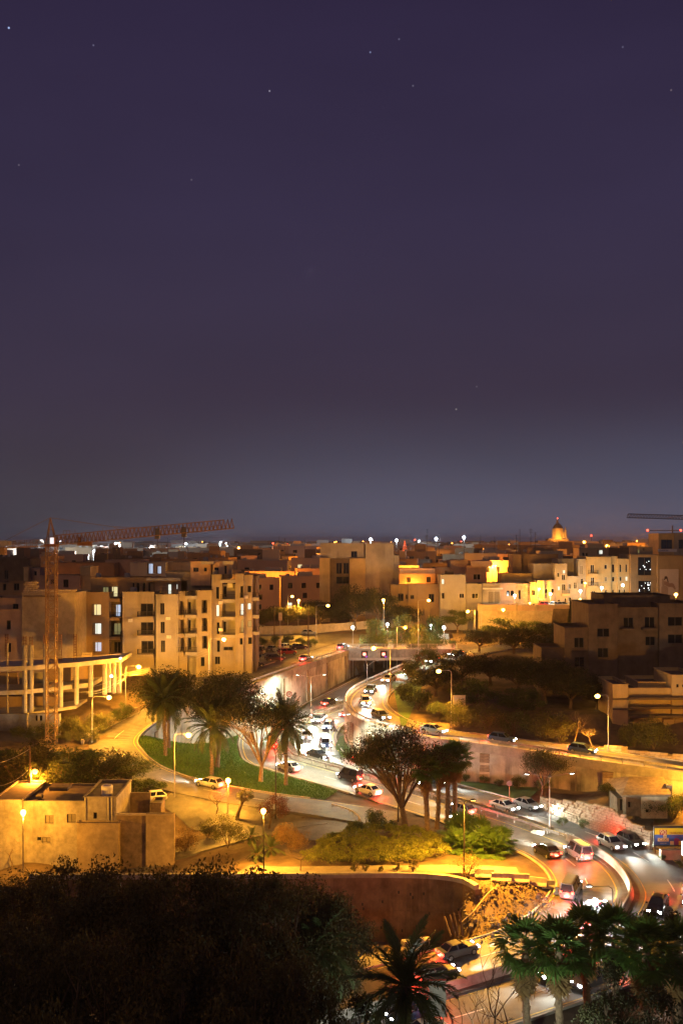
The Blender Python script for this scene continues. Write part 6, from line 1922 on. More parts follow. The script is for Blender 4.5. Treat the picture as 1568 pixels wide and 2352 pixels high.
# ================================================================== THE TOWN BEHIND
random.seed(77)
CITYM = ['plaster_dark', 'plaster_brown', 'plaster_pink', 'plaster_dark', 'plaster_beige', 'plaster_grey', 'plaster_brown', 'limestone']
HUE = ['dark brown', 'brown', 'reddish pink', 'dark brown', 'beige', 'grey', 'brown', 'ochre']
protos = []
for k in range(12):
    m_ = M[CITYM[k % 8]]
    g = empty('town_house', (0, -900, -50))
    wl = MB().box(-1, 1, -1, 1, -.3, 1)
    t = .03
    wl.box(-1, 1, -1, -1 + t, 1.0, 1.08).box(-1, 1, 1 - t, 1, 1.0, 1.08).box(-1, -1 + t, -1 + t, 1 - t, 1.0, 1.08).box(1 - t, 1, -1 + t, 1 - t, 1.0, 1.08)
    wl.build('wall', m_, g, local=True)
    a = random.uniform(-.6, .2)
    MB().box(a, a + random.uniform(.35, .8), random.uniform(-.3, .1), .8, 1.001, random.uniform(1.18, 1.38)).build('roof_hut', M[CITYM[(k + 3) % 8]], g, local=True)
    for j in range(random.randint(1, 3)):
        x = random.uniform(-.8, .8)
        MB().lathe([(.07, 0), (.08, .03), (.08, .13), (.03, .15)], 8, (x, random.uniform(-.7, -.4), 1.002)).build('water_tank', M['plaster_grey'], g, local=True)
    for r_ in range(3):
        for c_ in range(3):
            if random.random() < .7:
                x = -.62 + c_ * .6 + random.uniform(-.05, .05)
                z = .18 + r_ * .28
                lit = random.random()
                MB().box(x - .09, x + .09, -1.012, -.99, z, z + .15).build('window', M['lit_warm'] if lit < .07 else M['lit_white'] if lit < .09 else M['lit_dim'] if lit < .15 else M['glass'], g, local=True)
    protos.append(g)
used = set()
GC = 'flat-roofed town houses receding to the skyline'
HERO = [(-75, -14, 190, 275), (-10, 20, 285, 318), (16, 72, 280, 312), (38, 130, 270, 330)]
for Y0, sp, hmin, hmax in ((318, 13, 7, 12), (340, 13, 8, 13), (366, 14, 8, 13), (398, 15, 8, 13), (436, 16, 8, 13), (482, 18, 8, 13), (540, 21, 8, 13), (610, 24, 8, 13), (700, 27, 8, 12.5), (810, 31, 8, 12), (940, 36, 8, 11.5), (1120, 42, 8, 11), (1380, 52, 7, 10.5), (1800, 68, 7, 10), (2400, 90, 7, 9.5)):
    x = -.35 * Y0 - 12
    while x < .36 * Y0 + 12:
        wd_ = sp * random.uniform(.38, .62)
        yy = Y0 + random.uniform(-.02, .02) * Y0
        if not any(a < x < b and c - 6 < yy < d for a, b, c, d in HERO):
            k = random.randrange(12)
            if k not in used:
                g = protos[k]; used.add(k)
            else:
                g = copy_tree(protos[k])
            dp = random.uniform(4, 6) * max(1, Y0 / 700)
            h_ = random.uniform(hmin, hmax)
            z0 = hz(x, yy)
            if z0 + h_ * 1.1 > 36.2: h_ = max(3, (36.2 - z0) / 1.12)
            g.location = (x, yy, z0)
            g.scale = (wd_, dp, h_)
            g.rotation_euler = (0, 0, random.uniform(-.25, .25))
            side_ = 'left' if x < -.14 * yy else 'right' if x > .14 * yy else 'centre'
            band_ = 'just behind the front rows' if Y0 < 400 else 'in the middle of the town' if Y0 < 700 else 'close to the skyline'
            tag(g, f'{HUE[k % 8]} flat-roofed house {band_}, {side_} of the picture', 'house', GC + ', ' + side_)
        x += sp * random.uniform(.8, 1.25)
for k in range(12):
    if k not in used:
        for c in list(protos[k].children): bpy.data.objects.remove(c)
        bpy.data.objects.remove(protos[k])
# town lamps
def town_lamp(u_, Y, h_, col, lens, power, label, group):
    x = ux(u_, Y)
    b = Vector((x, Y, hz(x, Y)))
    return street_lamp(label, b, b + Vector((.9, -.5, h_)), 'arm', col, power, lens, r=.34 if Y < 500 else .6, group=group)
for u_, Y, h_, p_ in ((640, 390, 10, 2.0), (700, 470, 11, 3), (545, 640, 12, 4), (1000, 329, 10, 1.6), (940, 352, 10, 2), (885, 450, 12, 3), (1085, 385, 10, 2), (1210, 450, 11, 3), (1440, 470, 12, 3), (1130, 330, 10, 1.5), (610, 330, 9, 1.6), (735, 640, 12, 4), (1505, 660, 12, 5), (1390, 760, 12, 6), (1240, 345, 10, 1.4), (80, 262, 9, .9), (200, 286, 10, 1.2), (310, 300, 10, 1.2), (450, 330, 10, 1.6), (1060, 560, 12, 4), (1340, 1000, 13, 12), (1460, 1180, 13, 14)):
    town_lamp(u_, Y, h_, DEEP, 'sodium_deep', p_, 'orange lamp glowing among the roofs of the town behind', 'orange lamps of the town')
for u_, Y, h_, p_ in ((45, 600, 12, 4), (125, 700, 13, 6), (215, 560, 12, 4), (265, 800, 13, 7), (345, 690, 12, 5), (425, 760, 13, 5), (505, 880, 13, 5), (960, 900, 14, 5)):
    town_lamp(u_, Y, h_, FLOODC, 'flood', p_, 'cold white lamp among the far roofs of the town behind', 'white lamps of the town')
random.seed(15)
for i in range(46):
    Y = random.choice((700, 820, 950, 1130, 1400, 1850, 2450)) * random.uniform(.97, 1.03)
    u_ = random.uniform(-20, 1590)
    x = ux(u_, Y)
    z0 = hz(x, Y)
    hot = random.random()
    ln, nm = ('sodium_deep', 'orange') if hot < .6 else ('flood', 'white') if hot < .9 else ('redlamp', 'red')
    q = Vector((x, Y - 8, min(36.6, z0 + random.uniform(8, 12))))
    g = empty('distant_lamp', (x, Y - 8, z0), f'distant {nm} point of light close to the skyline', 'street lamp', f'distant {nm} lights')
    MB().bar((x, Y - 8, z0), q, .25).build('mast', M['pole_dark'], g)
    MB().ball(q, .38 * Y / 700, 6, 4).build('lens', M[ln], g)
# roof-top floodlights, beacons, masts
for u_, v_, Y, lb in ((851, 1239, 302, 'glaring white floodlight on the roof edge of the tall pale building'), (910, 1241, 420, 'small white floodlight right of the tall pale building'), (1001, 1237, 420, 'white floodlight beside the roof masts at the centre skyline'), (1065, 1234, 420, 'white floodlight standing highest right of the roof masts'), (1530, 1253, 330, 'white floodlight at the corner of the ochre skyline building')):
    q = Q(u_, v_, Y)
    g = empty('floodlight', (q.x, q.y, hz(q.x, q.y)), lb, 'floodlight')
    MB().bar((q.x, q.y, hz(q.x, q.y)), q - Vector((0, 0, .4)), .18).build('mast', M['pole_dark'], g)
    MB().obox(q + Vector((0, .3, 0)), .9, .3, .7).build('housing', M['steel'], g)
    MB().ball(q, .42 if Y < 330 else .55, 8, 5).build('lens', M['flood'], g)
    point_light('lamp_light', q - Vector((0, 1, .6)), FLOODC, 3000, g, .3)
for u_, v_, Y, lb in ((627, 1248, 700, 'red beacon on a far mast left of the tall pale building'), (1357, 1230, 1200, 'red beacon on a far mast right of the church'), (952, 1240, 800, 'red beacon beside the strung red mast')):
    q = Q(u_, v_, Y)
    g = empty('beacon_mast', (q.x, q.y, hz(q.x, q.y)), lb, 'mast')
    MB().bar((q.x, q.y, hz(q.x, q.y)), q, .3).build('mast', M['pole_dark'], g)
    MB().ball(q, .5 * Y / 700, 8, 5).build('beacon', M['redlamp'], g)
q = Q(929, 1241, 500)
g = empty('strung_mast', (q.x, q.y, hz(q.x, q.y)), 'pointed mast hung with strings of red lights on the centre skyline', 'mast')
for s in (-1.6, 1.6): MB().bar((q.x + s, q.y, q.z - 8), q, .12).build('stay', M['rust'], g)
MB().bar((q.x, q.y, hz(q.x, q.y)), q, .2).build('pole', M['pole_dark'], g)
for s in (-1, -.4, .4, 1):
    for i in range(9): MB().ball((q.x + s * 1.6 * (i + .5) / 9, q.y - .1, q.z - 8 * (i + .5) / 9), .13, 5, 3).build('light_bulb', mat('bulb_red', (1, .1, .05), emis=(1, .12, .03), es=5), g)
random.seed(4)
am = []
for i, (u_, v0, v1, Y) in enumerate(((641, 1232, 1258, 520), (654, 1236, 1258, 480), (803, 1236, 1250, 320), (981, 1215, 1262, 420), (979, 1228, 1262, 400), (1008, 1224, 1250, 420), (1103, 1228, 1250, 420), (1135, 1232, 1250, 420), (1193, 1215, 1248, 360), (1218, 1214, 1246, 360), (1228, 1222, 1246, 380), (385, 1235, 1262, 420), (268, 1250, 1275, 330), (209, 1272, 1300, 270), (247, 1254, 1290, 300), (1185, 1228, 1262, 350), (1498, 1236, 1262, 380), (700, 1240, 1262, 600))):
    a, b = Q(u_, v1, Y), Q(u_, v0, Y)
    a.z = min(a.z, hz(a.x, a.y) + 2)
    mb = MB().bar(a, b, .13)
    g = mb.build('roof_aerial', M['pole_dark'])
    al = MB()
    for j in range(random.randint(0, 3)): al.bar(b + Vector((-.7, 0, -.3 - j * .5)), b + Vector((.7, 0, -.3 - j * .5)), .06)
    if al.v: al.build('crossbar', M['pole_dark'], g)
    tag(g, 'thin roof aerial standing up from the town roofs', 'aerial', 'aerials on the town roofs')
# yellow wall behind the parked cars
g = empty('yellow_wall', (-10, 276, 13), 'low yellow stone wall behind the parked cars at the far road', 'wall')
YW = Path([(-24, 274, 13), (-12, 276, 13.1), (0, 281, 13.4), (9, 287, 13.7), (16, 291, 14), (26, 291, 14.2)])
for i in range(14):
    wall_piece(YW, YW.L * i / 14 + .015, YW.L * (i + 1) / 14 - .015, -.2, .2, lambda q, p: p.z - 1, lambda q, p: p.z + 2.0 + .05 * (i % 3), 'wall_panel', M['limestone2'], g)
# low stone wall at the slip road
SW = Path([tuple(q) for q in offset(SLIP.C, -4.7)[int(SLIP.near((-28, 182))):int(SLIP.near((-37, 169)))]])
stone_wall('roadside_wall', 'low pale stone wall on the outer side of the slip road bend', SW, 0, SW.L, lambda q: SW.at(q).z + .75, .38, .8, (0, 2, 2, 0), .35, .03, base=lambda q: SW.at(q).z - .1)

# ================================================================== PLANTS
def rand_dirs(r, n):
    v = r.normal(size=(n, 3))
    return v / np.linalg.norm(v, axis=1)[:, None]
def leaf_quads(C, s, r, flat=.0, asp=.5):
    n = len(C)
    a = rand_dirs(r, n)
    b = np.cross(a, rand_dirs(r, n))
    b /= np.linalg.norm(b, axis=1)[:, None] + 1e-9
    if flat: b[:, 2] *= (1 - flat); a[:, 2] *= (1 - flat)
    s = s * r.uniform(.6, 1.4, n)[:, None]
    a, b = a * s * .5, b * s * .5 * asp
    return np.stack([C - a, C - a * .1 + b, C + a, C - a * .1 - b], 1)
def clusters(cent, rad, n, r, shell=.55):
    """n points about the cluster centres"""
    k = r.integers(0, len(cent), n)
    d = rand_dirs(r, n) * (r.uniform(0, 1, n) ** shell)[:, None]
    d[:, 2] *= .75
    return cent[k] + d * rad[k][:, None]
def bez(a, b, c, n):
    return [(1 - t) ** 2 * a + 2 * t * (1 - t) * b + t * t * c for t in [i / (n - 1) for i in range(n)]]
def tree_meshes(h, crx, crz, fork, seed, leafm, barkm, nleaf, ls, ncl=26, lean=(0, 0), umbrella=False, rc=.32, limbs=6, tr=.22, low=.0, twigs=2):
    """h: total height; crown ellipsoid crx x crz hangs below the top; returns trunk mesh, crown mesh (local, base at origin)"""
    r = np.random.default_rng(seed)
    cz = h - crz
    cent = []
    while len(cent) < ncl:
        p = r.uniform(-1, 1, 3)
        q = np.linalg.norm(p)
        if q > 1 or q < .35: continue
        if p[2] < -.55 + low: continue
        if umbrella and p[2] < -.15 + .3 * q: continue
        cent.append([p[0] * crx * .86 + lean[0], p[1] * crx * .86 + lean[1], cz + p[2] * crz * .86])
    cent = np.array(cent)
    rad = r.uniform(.75, 1.25, ncl) * rc * crx
    L_ = leaf_quads(clusters(cent, rad, nleaf, r), ls, r)
    crown = np_quads('crown', L_, leafm)
    mb = MB()
    f = Vector((lean[0] * .45, lean[1] * .45, fork))
    mb.tube([Vector((0, 0, -.4)), Vector((0, 0, .15)), Vector((lean[0] * .1, lean[1] * .1, fork * .4)), f], [tr * 1.5, tr * 1.15, tr * .95, tr * .85], 8)
    order = np.argsort(np.arctan2(cent[:, 1], cent[:, 0]))
    grp = np.array_split(order, limbs)
    for gidx in grp:
        c = Vector(cent[gidx].mean(0))
        e = f.lerp(c, .62)
        ctrl = f.lerp(c, .35) + Vector((r.normal(0, .06 * crx), r.normal(0, .06 * crx), -.06 * crz))
        ctrl.z = max(ctrl.z, fork)
        pts = bez(f - Vector((0, 0, .1)), ctrl, e, 6)
        mb.tube(pts, [tr * .62 * (1 - .55 * i / 5) for i in range(6)], 6, False)
        for ci in gidx:
            t = Vector(cent[ci])
            s0 = pts[int(r.integers(2, 6))]
            m_ = s0.lerp(t, .5) + Vector((r.normal(0, .05 * crx), r.normal(0, .05 * crx), -.03 * crz))
            p2 = bez(s0, m_, t, 5)
            mb.tube(p2, [tr * .3 * (1 - .7 * i / 4) for i in range(5)], 5, False)
            for _ in range(twigs):
                d = Vector(rand_dirs(r, 1)[0]) * float(rad[ci]) * .9
                d.z = abs(d.z) * .6
                mb.tube([p2[3], p2[3].lerp(t + d, .6) + d * .1, t + d], [tr * .12, tr * .08, tr * .03], 4, False)
    return mb.mesh('trunk', barkm, True), crown
def plant_tree(name, label, base, meshes, rz=0, sc=1.0, group=None, cat='tree'):
    g = empty(name, base, label, cat, group, rz)
    g.scale = (sc,) * 3 if not isinstance(sc, tuple) else sc
    for nm, me in zip(('trunk', 'crown'), meshes):
        if me is None: continue
        o = bpy.data.objects.new(nm, me)
        COL.objects.link(o)
        o.parent = g
    return g
def bare_mesh(h, spread, seed, barkm, tr=.1, depth=5, nb=3, fork=.35, up=.35, lean=(0, 0)):
    r = np.random.default_rng(seed)
    mb = MB()
    def grow(p, d, l, rad, lev):
        n = 4
        pts = [p]
        dd = d.copy()
        for i in range(n - 1):
            dd = (dd + Vector(r.normal(0, .16, 3)) + Vector((0, 0, up * .12))).normalized()
            pts.append(pts[-1] + dd * l / (n - 1))
        mb.tube(pts, [rad * (1 - .4 * i / (n - 1)) for i in range(n)], 6 if lev < 2 else 4, False)
        if lev >= depth: return
        k = nb + (1 if r.random() < .4 else 0)
        for j in range(k):
            a = 2 * PI * (j + r.random() * .7) / k
            side = Vector((math.cos(a), math.sin(a), 0))
            nd = (dd * (1 - spread * .6) + side * spread * r.uniform(.6, 1.2) + Vector((0, 0, up * .3))).normalized()
            grow(pts[-1] if j else pts[-1], nd, l * r.uniform(.6, .85), rad * .58, lev + 1)
    grow(Vector((0, 0, -.2)), Vector((lean[0], lean[1], 1)).normalized(), h * fork, tr, 0)
    return mb.mesh('trunk', barkm, True)
def shrub_mesh(rx, rz, seed, leafm, n, ls, ncl=14, rc=.42):
    r = np.random.default_rng(seed)
    cent = []
    while len(cent) < ncl:
        p = r.uniform(-1, 1, 3)
        if np.linalg.norm(p) > 1: continue
        cent.append([p[0] * rx * .75, p[1] * rx * .75, rz * .5 + p[2] * rz * .42])
    cent = np.array(cent)
    C = clusters(cent, r.uniform(.7, 1.2, ncl) * rc * min(rx, rz * .8), n, r)
    C[:, 2] = np.abs(C[:, 2])
    return np_quads('foliage', leaf_quads(C, ls, r), leafm)
def stems_mesh(rx, rz, seed, barkm, k=7):
    r = np.random.default_rng(seed + 100)
    mb = MB()
    for i in range(k):
        a = r.uniform(0, 2 * PI)
        e = Vector((math.cos(a) * rx * .6, math.sin(a) * rx * .6, rz * r.uniform(.5, .8)))
        mb.tube([Vector((0, 0, -.15)), e * .5 + Vector((0, 0, rz * .1)), e], [.05, .035, .012], 5, False)
    return mb.mesh('stems', barkm)
def shrub(label, base, rx, rz, seed, leafm='leaf', n=1500, ls=.16, name='shrub', group=None, cat='shrub', me=None, rz_=0, sc=1, ncl=14):
    g = empty(name, base, label, cat, group, rz_)
    g.scale = (sc,) * 3
    me = me or (shrub_mesh(rx, rz, seed, M[leafm], n, ls, ncl), stems_mesh(rx, rz, seed, M['bark']))
    for nm, m_ in zip(('foliage', 'stems'), me):
        o = bpy.data.objects.new(nm, m_)
        COL.objects.link(o)
        o.parent = g
    return g, me
# --- palms
def date_frond(droop, seed, L=1.0, npair=30):
    r = np.random.default_rng(seed)
    mb = MB()
    pts = []
    ang = .0
    p = Vector((0, 0, 0))
    n = 12
    for i in range(n + 1):
        pts.append(p.copy())
        ang = -droop * (i / n) ** 1.3
        p = p + Vector((math.cos(ang), 0, math.sin(ang))) * L / n
    mb.tube(pts, [.016 * (1 - .8 * i / n) + .002 for i in range(n + 1)], 4, False)
    for k in range(npair):
        t = .12 + .88 * k / (npair - 1)
        f = t * n
        i = min(int(f), n - 1)
        b = pts[i].lerp(pts[i + 1], f - i)
        d = (pts[i + 1] - pts[i]).normalized()
        ll = .20 * math.sin(PI * (.12 + .85 * t)) ** .7 * r.uniform(.85, 1.15)
        for s in (-1, 1):
            up = Vector((-d.z, 0, d.x))
            v = (d * .75 + Vector((0, s, 0)) * .75 + up * r.uniform(-.05, .30) + Vector((0, 0, -.15))).normalized()
            wv = d * .011
            tip = b + v * ll + Vector((0, 0, -.05 * ll))
            mb.add([b - wv, b + wv, b + v * ll * .5 + wv * 1.3, tip, b + v * ll * .5 - wv * 1.3], ((0, 1, 2, 3, 4),))
    return mb.mesh('frond', M['palm'])
DF = [date_frond(.5, 1), date_frond(1.0, 2), date_frond(1.6, 3), date_frond(1.3, 4)]
def fan_frond(seed, matn, droop=.35, pet=.5):
    r = np.random.default_rng(seed)
    mb = MB()
    mb.add([(0, -.018, 0), (pet, -.010, .02), (pet, .010, .02), (0, .018, 0)], ((0, 1, 2, 3),))
    n = 22
    for i in range(n):
        a = -1.9 + 3.8 * i / (n - 1)
        l = .52 * (1 - .12 * abs(a)) * r.uniform(.9, 1.1)
        d = Vector((math.cos(a), math.sin(a), 0))
        sd = Vector((-d.y, d.x, 0)) * .036
        z = .03 * (1 if i % 2 else -1)
        b0 = Vector((pet, 0, .02))
        m1 = b0 + d * l * .6 + Vector((0, 0, z - droop * .08))
        tip = b0 + d * l + Vector((0, 0, -droop * r.uniform(.25, .6) * l))
        mb.add([b0, m1 - sd, tip, m1 + sd], ((0, 1, 2, 3),))
    return mb.mesh('frond', M[matn])
FF = [fan_frond(1, 'palm_fan', .3), fan_frond(2, 'palm_fan', .7), fan_frond(3, 'palm_fan', .5, .6)]
FD = [fan_frond(5, 'palm_dry', 1.2, .35), fan_frond(6, 'palm_dry', 1.5, .4)]
def palm(kind, label, base, top, L, n, seed, tr=.24, group=None, dry=0, name=None):
    r = random.Random(seed)
    base, top = Vector(base), Vector(top)
    g = empty(name or ('date_palm' if kind == 'date' else 'fan_palm'), base, label, 'palm tree', group)
    mb = MB()
    k = 22
    pts = [base.lerp(top, i / k) + Vector((math.sin(i * .3) * .05, 0, 0)) - (Vector((0, 0, .3)) if i == 0 else Vector()) for i in range(k + 1)]
    mb.tube(pts, [tr * (1.5 if i == 0 else 1.0 + .16 * (i % 2) - .12 * i / k + (.35 if i >= k - 2 and kind == 'date' else 0)) for i in range(k + 1)], 9)
    # stubs of old leaf bases
    for i in range(60 if kind == 'fan' else 90):
        t = r.uniform(.05, 1)
        a = r.uniform(0, 2 * PI)
        p = base.lerp(top, t) + Vector((math.cos(a), math.sin(a), 0)) * tr * .95
        mb.bar(p, p + Vector((math.cos(a) * .12, math.sin(a) * .12, .16)), .09, .04)
    mb.build('trunk', M['palm_bark'], g)
    for i in range(n):
        az = i * 2.39996 + r.uniform(-.2, .2)
        t = (i + .5) / n
        el = math.radians((78 if kind == 'date' else 80) - (115 if kind == 'date' else 118) * t) + r.uniform(-.1, .1)
        me = (DF[0] if t < .3 else DF[1] if t < .6 else DF[2 + i % 2]) if kind == 'date' else FF[i % 3]
        o = bpy.data.objects.new('frond', me)
        COL.objects.link(o)
        o.location = top + Vector((0, 0, -.25 * t))
        o.rotation_euler = (r.uniform(-.3, .3), -el, az)
        o.scale = (L * r.uniform(.88, 1.1),) * 3
        adopt(o, g)
    for i in range(dry):
        az = i * 2.39996
        o = bpy.data.objects.new('dry_frond', FD[i % 2])
        COL.objects.link(o)
        o.location = top + Vector((0, 0, -.35 - 1.5 * (i / max(1, dry))))
        o.rotation_euler = (r.uniform(-.2, .2), math.radians(r.uniform(58, 84)), az)
        o.scale = (L * r.uniform(.7, .95),) * 3
        adopt(o, g)
    return g
def palm_uv(kind, label, ub, vb, ut, vt, Lpx, n, seed, Y=None, **k):
    if Y is None: b = ground_hit(ub, vb)
    else: b = Vector((ux(ub, Y), Y, hz(ux(ub, Y), Y)))
    return palm(kind, label, b, Q(ut, vt, b.y), Lpx * b.y / F, n, seed, **k)
GPL = 'date palms on the lawn'
palm_uv('date', 'tall date palm on the lawn nearest the slip road bend', 380, 1737, 376, 1606, 74, 40, 1, group=GPL, tr=.27)
palm_uv('date', 'date palm in the middle of the lawn beside the leaning tree', 486, 1783, 486, 1668, 72, 40, 2, group=GPL, tr=.27)
palm_uv('date', 'bushy date palm at the right end of the lawn', 656, 1805, 658, 1665, 80, 44, 3, group=GPL, tr=.25)
GF = 'slender fan palms in a cluster'
palm_uv('fan', 'slender fan palm, leftmost and nearest of the cluster', 980, 1921, 977, 1765, 42, 34, 11, group=GF, tr=.30, dry=22)
palm_uv('fan', 'slender fan palm, second from left in the cluster', 1003, 1904, 1011, 1752, 40, 34, 12, group=GF, tr=.26, dry=22)
palm_uv('fan', 'slender fan palm, third from left in the cluster', 1025, 1904, 1030, 1742, 42, 34, 13, group=GF, tr=.26, dry=20)
palm_uv('fan', 'slender fan palm, rightmost of the cluster', 1041, 1905, 1048, 1740, 44, 34, 14, group=GF, tr=.28, dry=20)
GN = 'fan palms in the foreground right'
for i, (u_, v_, Y, Lp, lb) in enumerate(((1206, 2178, 82, 84, 'foreground fan palm with a hanging dry skirt, leftmost in the row'), (1282, 2182, 79, 86, 'foreground fan palm second in the row, its trunk lit from the road'), (1345, 2150, 84, 78, 'foreground fan palm third in the row, before the red lit lanes'), (1412, 2150, 82, 78, 'foreground fan palm fourth in the row, under the white lanes'), (1482, 2188, 76, 92, 'foreground fan palm with a bright yellow skirt, fifth in the row'), (1556, 2185, 80, 84, 'foreground fan palm at the right edge of the picture'))):
    palm_uv('fan', lb, u_ + 4, None, u_, v_, Lp, 30, 40 + i, Y=Y, group=GN, tr=.28, dry=26)
palm_uv('date', 'date palm crown spreading at the bottom centre foreground', 935, None, 930, 2262, 150, 40, 61, Y=60, tr=.3)
palm_uv('date', 'date palm with upright pale fronds beside the dark foreground trees', 728, None, 725, 2175, 125, 38, 62, Y=78, tr=.3)
# --- lawn trees
rs = 0.066
def at_ground(u_, v_): return ground_hit(u_, v_)
b = at_ground(599, 1796)
plant_tree('lawn_tree', 'spreading forked tree on the lawn, its bare lower limbs lit', b, tree_meshes(12.0, 7.6, 3.2, 2.4, 31, M['leaf_dark'], M['bark_pale'], 15000, .25, 46, (.3, 0), True, .27, 7, .32))
b = at_ground(499, 1764)
plant_tree('lawn_tree', 'leaning tree with dense dark canopy in the middle of the lawn', b, tree_meshes(14.5, 6.0, 4.2, 4.6, 32, M['leaf_dark'], M['bark'], 18000, .28, 44, (1.0, .5), False, .33, 6, .36))
b = Vector((-27.5, 170, hz(-27.5, 170)))
plant_tree('lawn_tree', 'dense dark evergreen behind the palms at the back of the lawn', b, tree_meshes(13, 5.6, 4.6, 4, 33, M['leaf_dark'], M['bark'], 16000, .28, 40, (0, 0), False, .34, 6, .3))
b = Vector((-20.5, 174, hz(-20.5, 174)))
plant_tree('lawn_tree', 'dark rounded tree against the upper road wall', b, tree_meshes(13, 5.4, 4.6, 3.6, 34, M['leaf_dark'], M['bark'], 16000, .28, 40, (0, 0), False, .34, 6, .3))
# --- big tree in the centre
b = at_ground(930, 1903)
plant_tree('umbrella_tree', 'large spreading dark tree with forked trunk beside the fan palms', b, tree_meshes(13.2, 8.2, 5.0, 2.6, 35, M['leaf_dark'], M['bark'], 20000, .24, 60, (-.9, 0), True, .22, 9, .4, 0, 4))
b = at_ground(1246, 1836)
plant_tree('verge_tree', 'dark round-topped tree in front of the ramp wall', b, tree_meshes(6.8, 4.4, 2.5, 1.8, 36, M['leaf_dark'], M['bark'], 9000, .2, 34, (0, 0), True, .3, 7, .2))
b = Vector((1.0, 178, hz(1, 178)))
plant_tree('verge_tree', 'small thin tree on the white lit bend island', b, tree_meshes(4.8, 1.3, 2.0, 1.2, 37, M['leaf_olive'], M['bark'], 900, .14, 14, (0, 0), False, .35, 5, .07))
# --- left side
GD = 'dark trees at the left'
tA = tree_meshes(9, 4.6, 3.6, 2.2, 41, M['leaf_dark'], M['bark'], 12000, .22, 36, (0, 0), False, .33, 6, .25)
tB = tree_meshes(8, 4.2, 3.4, 1.8, 42, M['leaf'], M['bark'], 11000, .22, 34, (0, 0), False, .33, 6, .25)
for u_, v_, Y, me_, s_, lb in ((60, 1700, 146, tA, 1.0, 'dark bushy tree at the left edge above the white house'), (160, 1712, 147, tB, 1.0, 'dark bushy tree behind the utility pole, right of the edge one'), (235, 1722, 148, tA, 1.05, 'dark bushy tree reaching over the slip road'), (295, 1738, 151, tB, .85, 'bushy tree with light gaps beside the clipped hedge'), (120, 1740, 140, tB, .75, 'yellow lit bushy tree just behind the white house roof'), (-20, 1720, 150, tB, 1.1, 'dark bushy tree cut by the left edge')):
    b = Vector((ux(u_, Y), Y, hz(ux(u_, Y), Y)))
    zt_ = vz(v_, Y)
    s2 = (zt_ - b.z) / (9 if me_ is tA else 8)
    plant_tree('broadleaf_tree', lb, b, me_, random.uniform(0, 6), (s_ * 1.3, s_ * 1.2, s2), GD)
r_ = np.random.default_rng(9)
bf = leaf_quads(clusters(np.array([P(268, 1712, 4) , P(280, 1716, 4), P(292, 1722, 4), P(303, 1727, 4)]) - np.array([0, 0, 0]), np.array([.9, .9, .8, .8]), 500, r_), .16, r_)
tag(link_mesh('flowering_creeper', np_quads('flowering_creeper', bf, M['flower'])), 'pink flowers along the top of the tree by the slip road', 'flowers')
sA = None
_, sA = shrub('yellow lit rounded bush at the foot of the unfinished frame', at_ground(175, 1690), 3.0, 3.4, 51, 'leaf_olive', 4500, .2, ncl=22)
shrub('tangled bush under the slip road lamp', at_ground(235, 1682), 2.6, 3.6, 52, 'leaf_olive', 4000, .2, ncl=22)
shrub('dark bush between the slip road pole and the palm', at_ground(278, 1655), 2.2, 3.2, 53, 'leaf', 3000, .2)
for i, (u_, v_) in enumerate(((120, 1690), (85, 1700), (40, 1695), (150, 1705), (200, 1706))):
    shrub(('low weedy bush beside the crane foot', 'low weedy bush left of the crane foot', 'low weedy bush at the left edge below the frame', 'low weedy bush in front of the crane foot', 'low weedy bush beside the roadside wall')[i], at_ground(u_, v_), 0, 0, 0, me=sA, sc=random.uniform(.5, .8), rz_=i)
for i, u_ in enumerate((288, 312, 336, 358)):
    b = at_ground(u_, 1822 + i * 1)
    shrub(('clipped hedge bush, leftmost of the row beside the white hatchback', 'clipped hedge bush, second of the row beside the white hatchback', 'clipped hedge bush, third of the row beside the white hatchback', 'clipped hedge bush, nearest the white hatchback')[i], b, 1.5, 1.9, 60 + i, 'leaf', 2200, .16, 'hedge_bush', 'clipped hedge row')
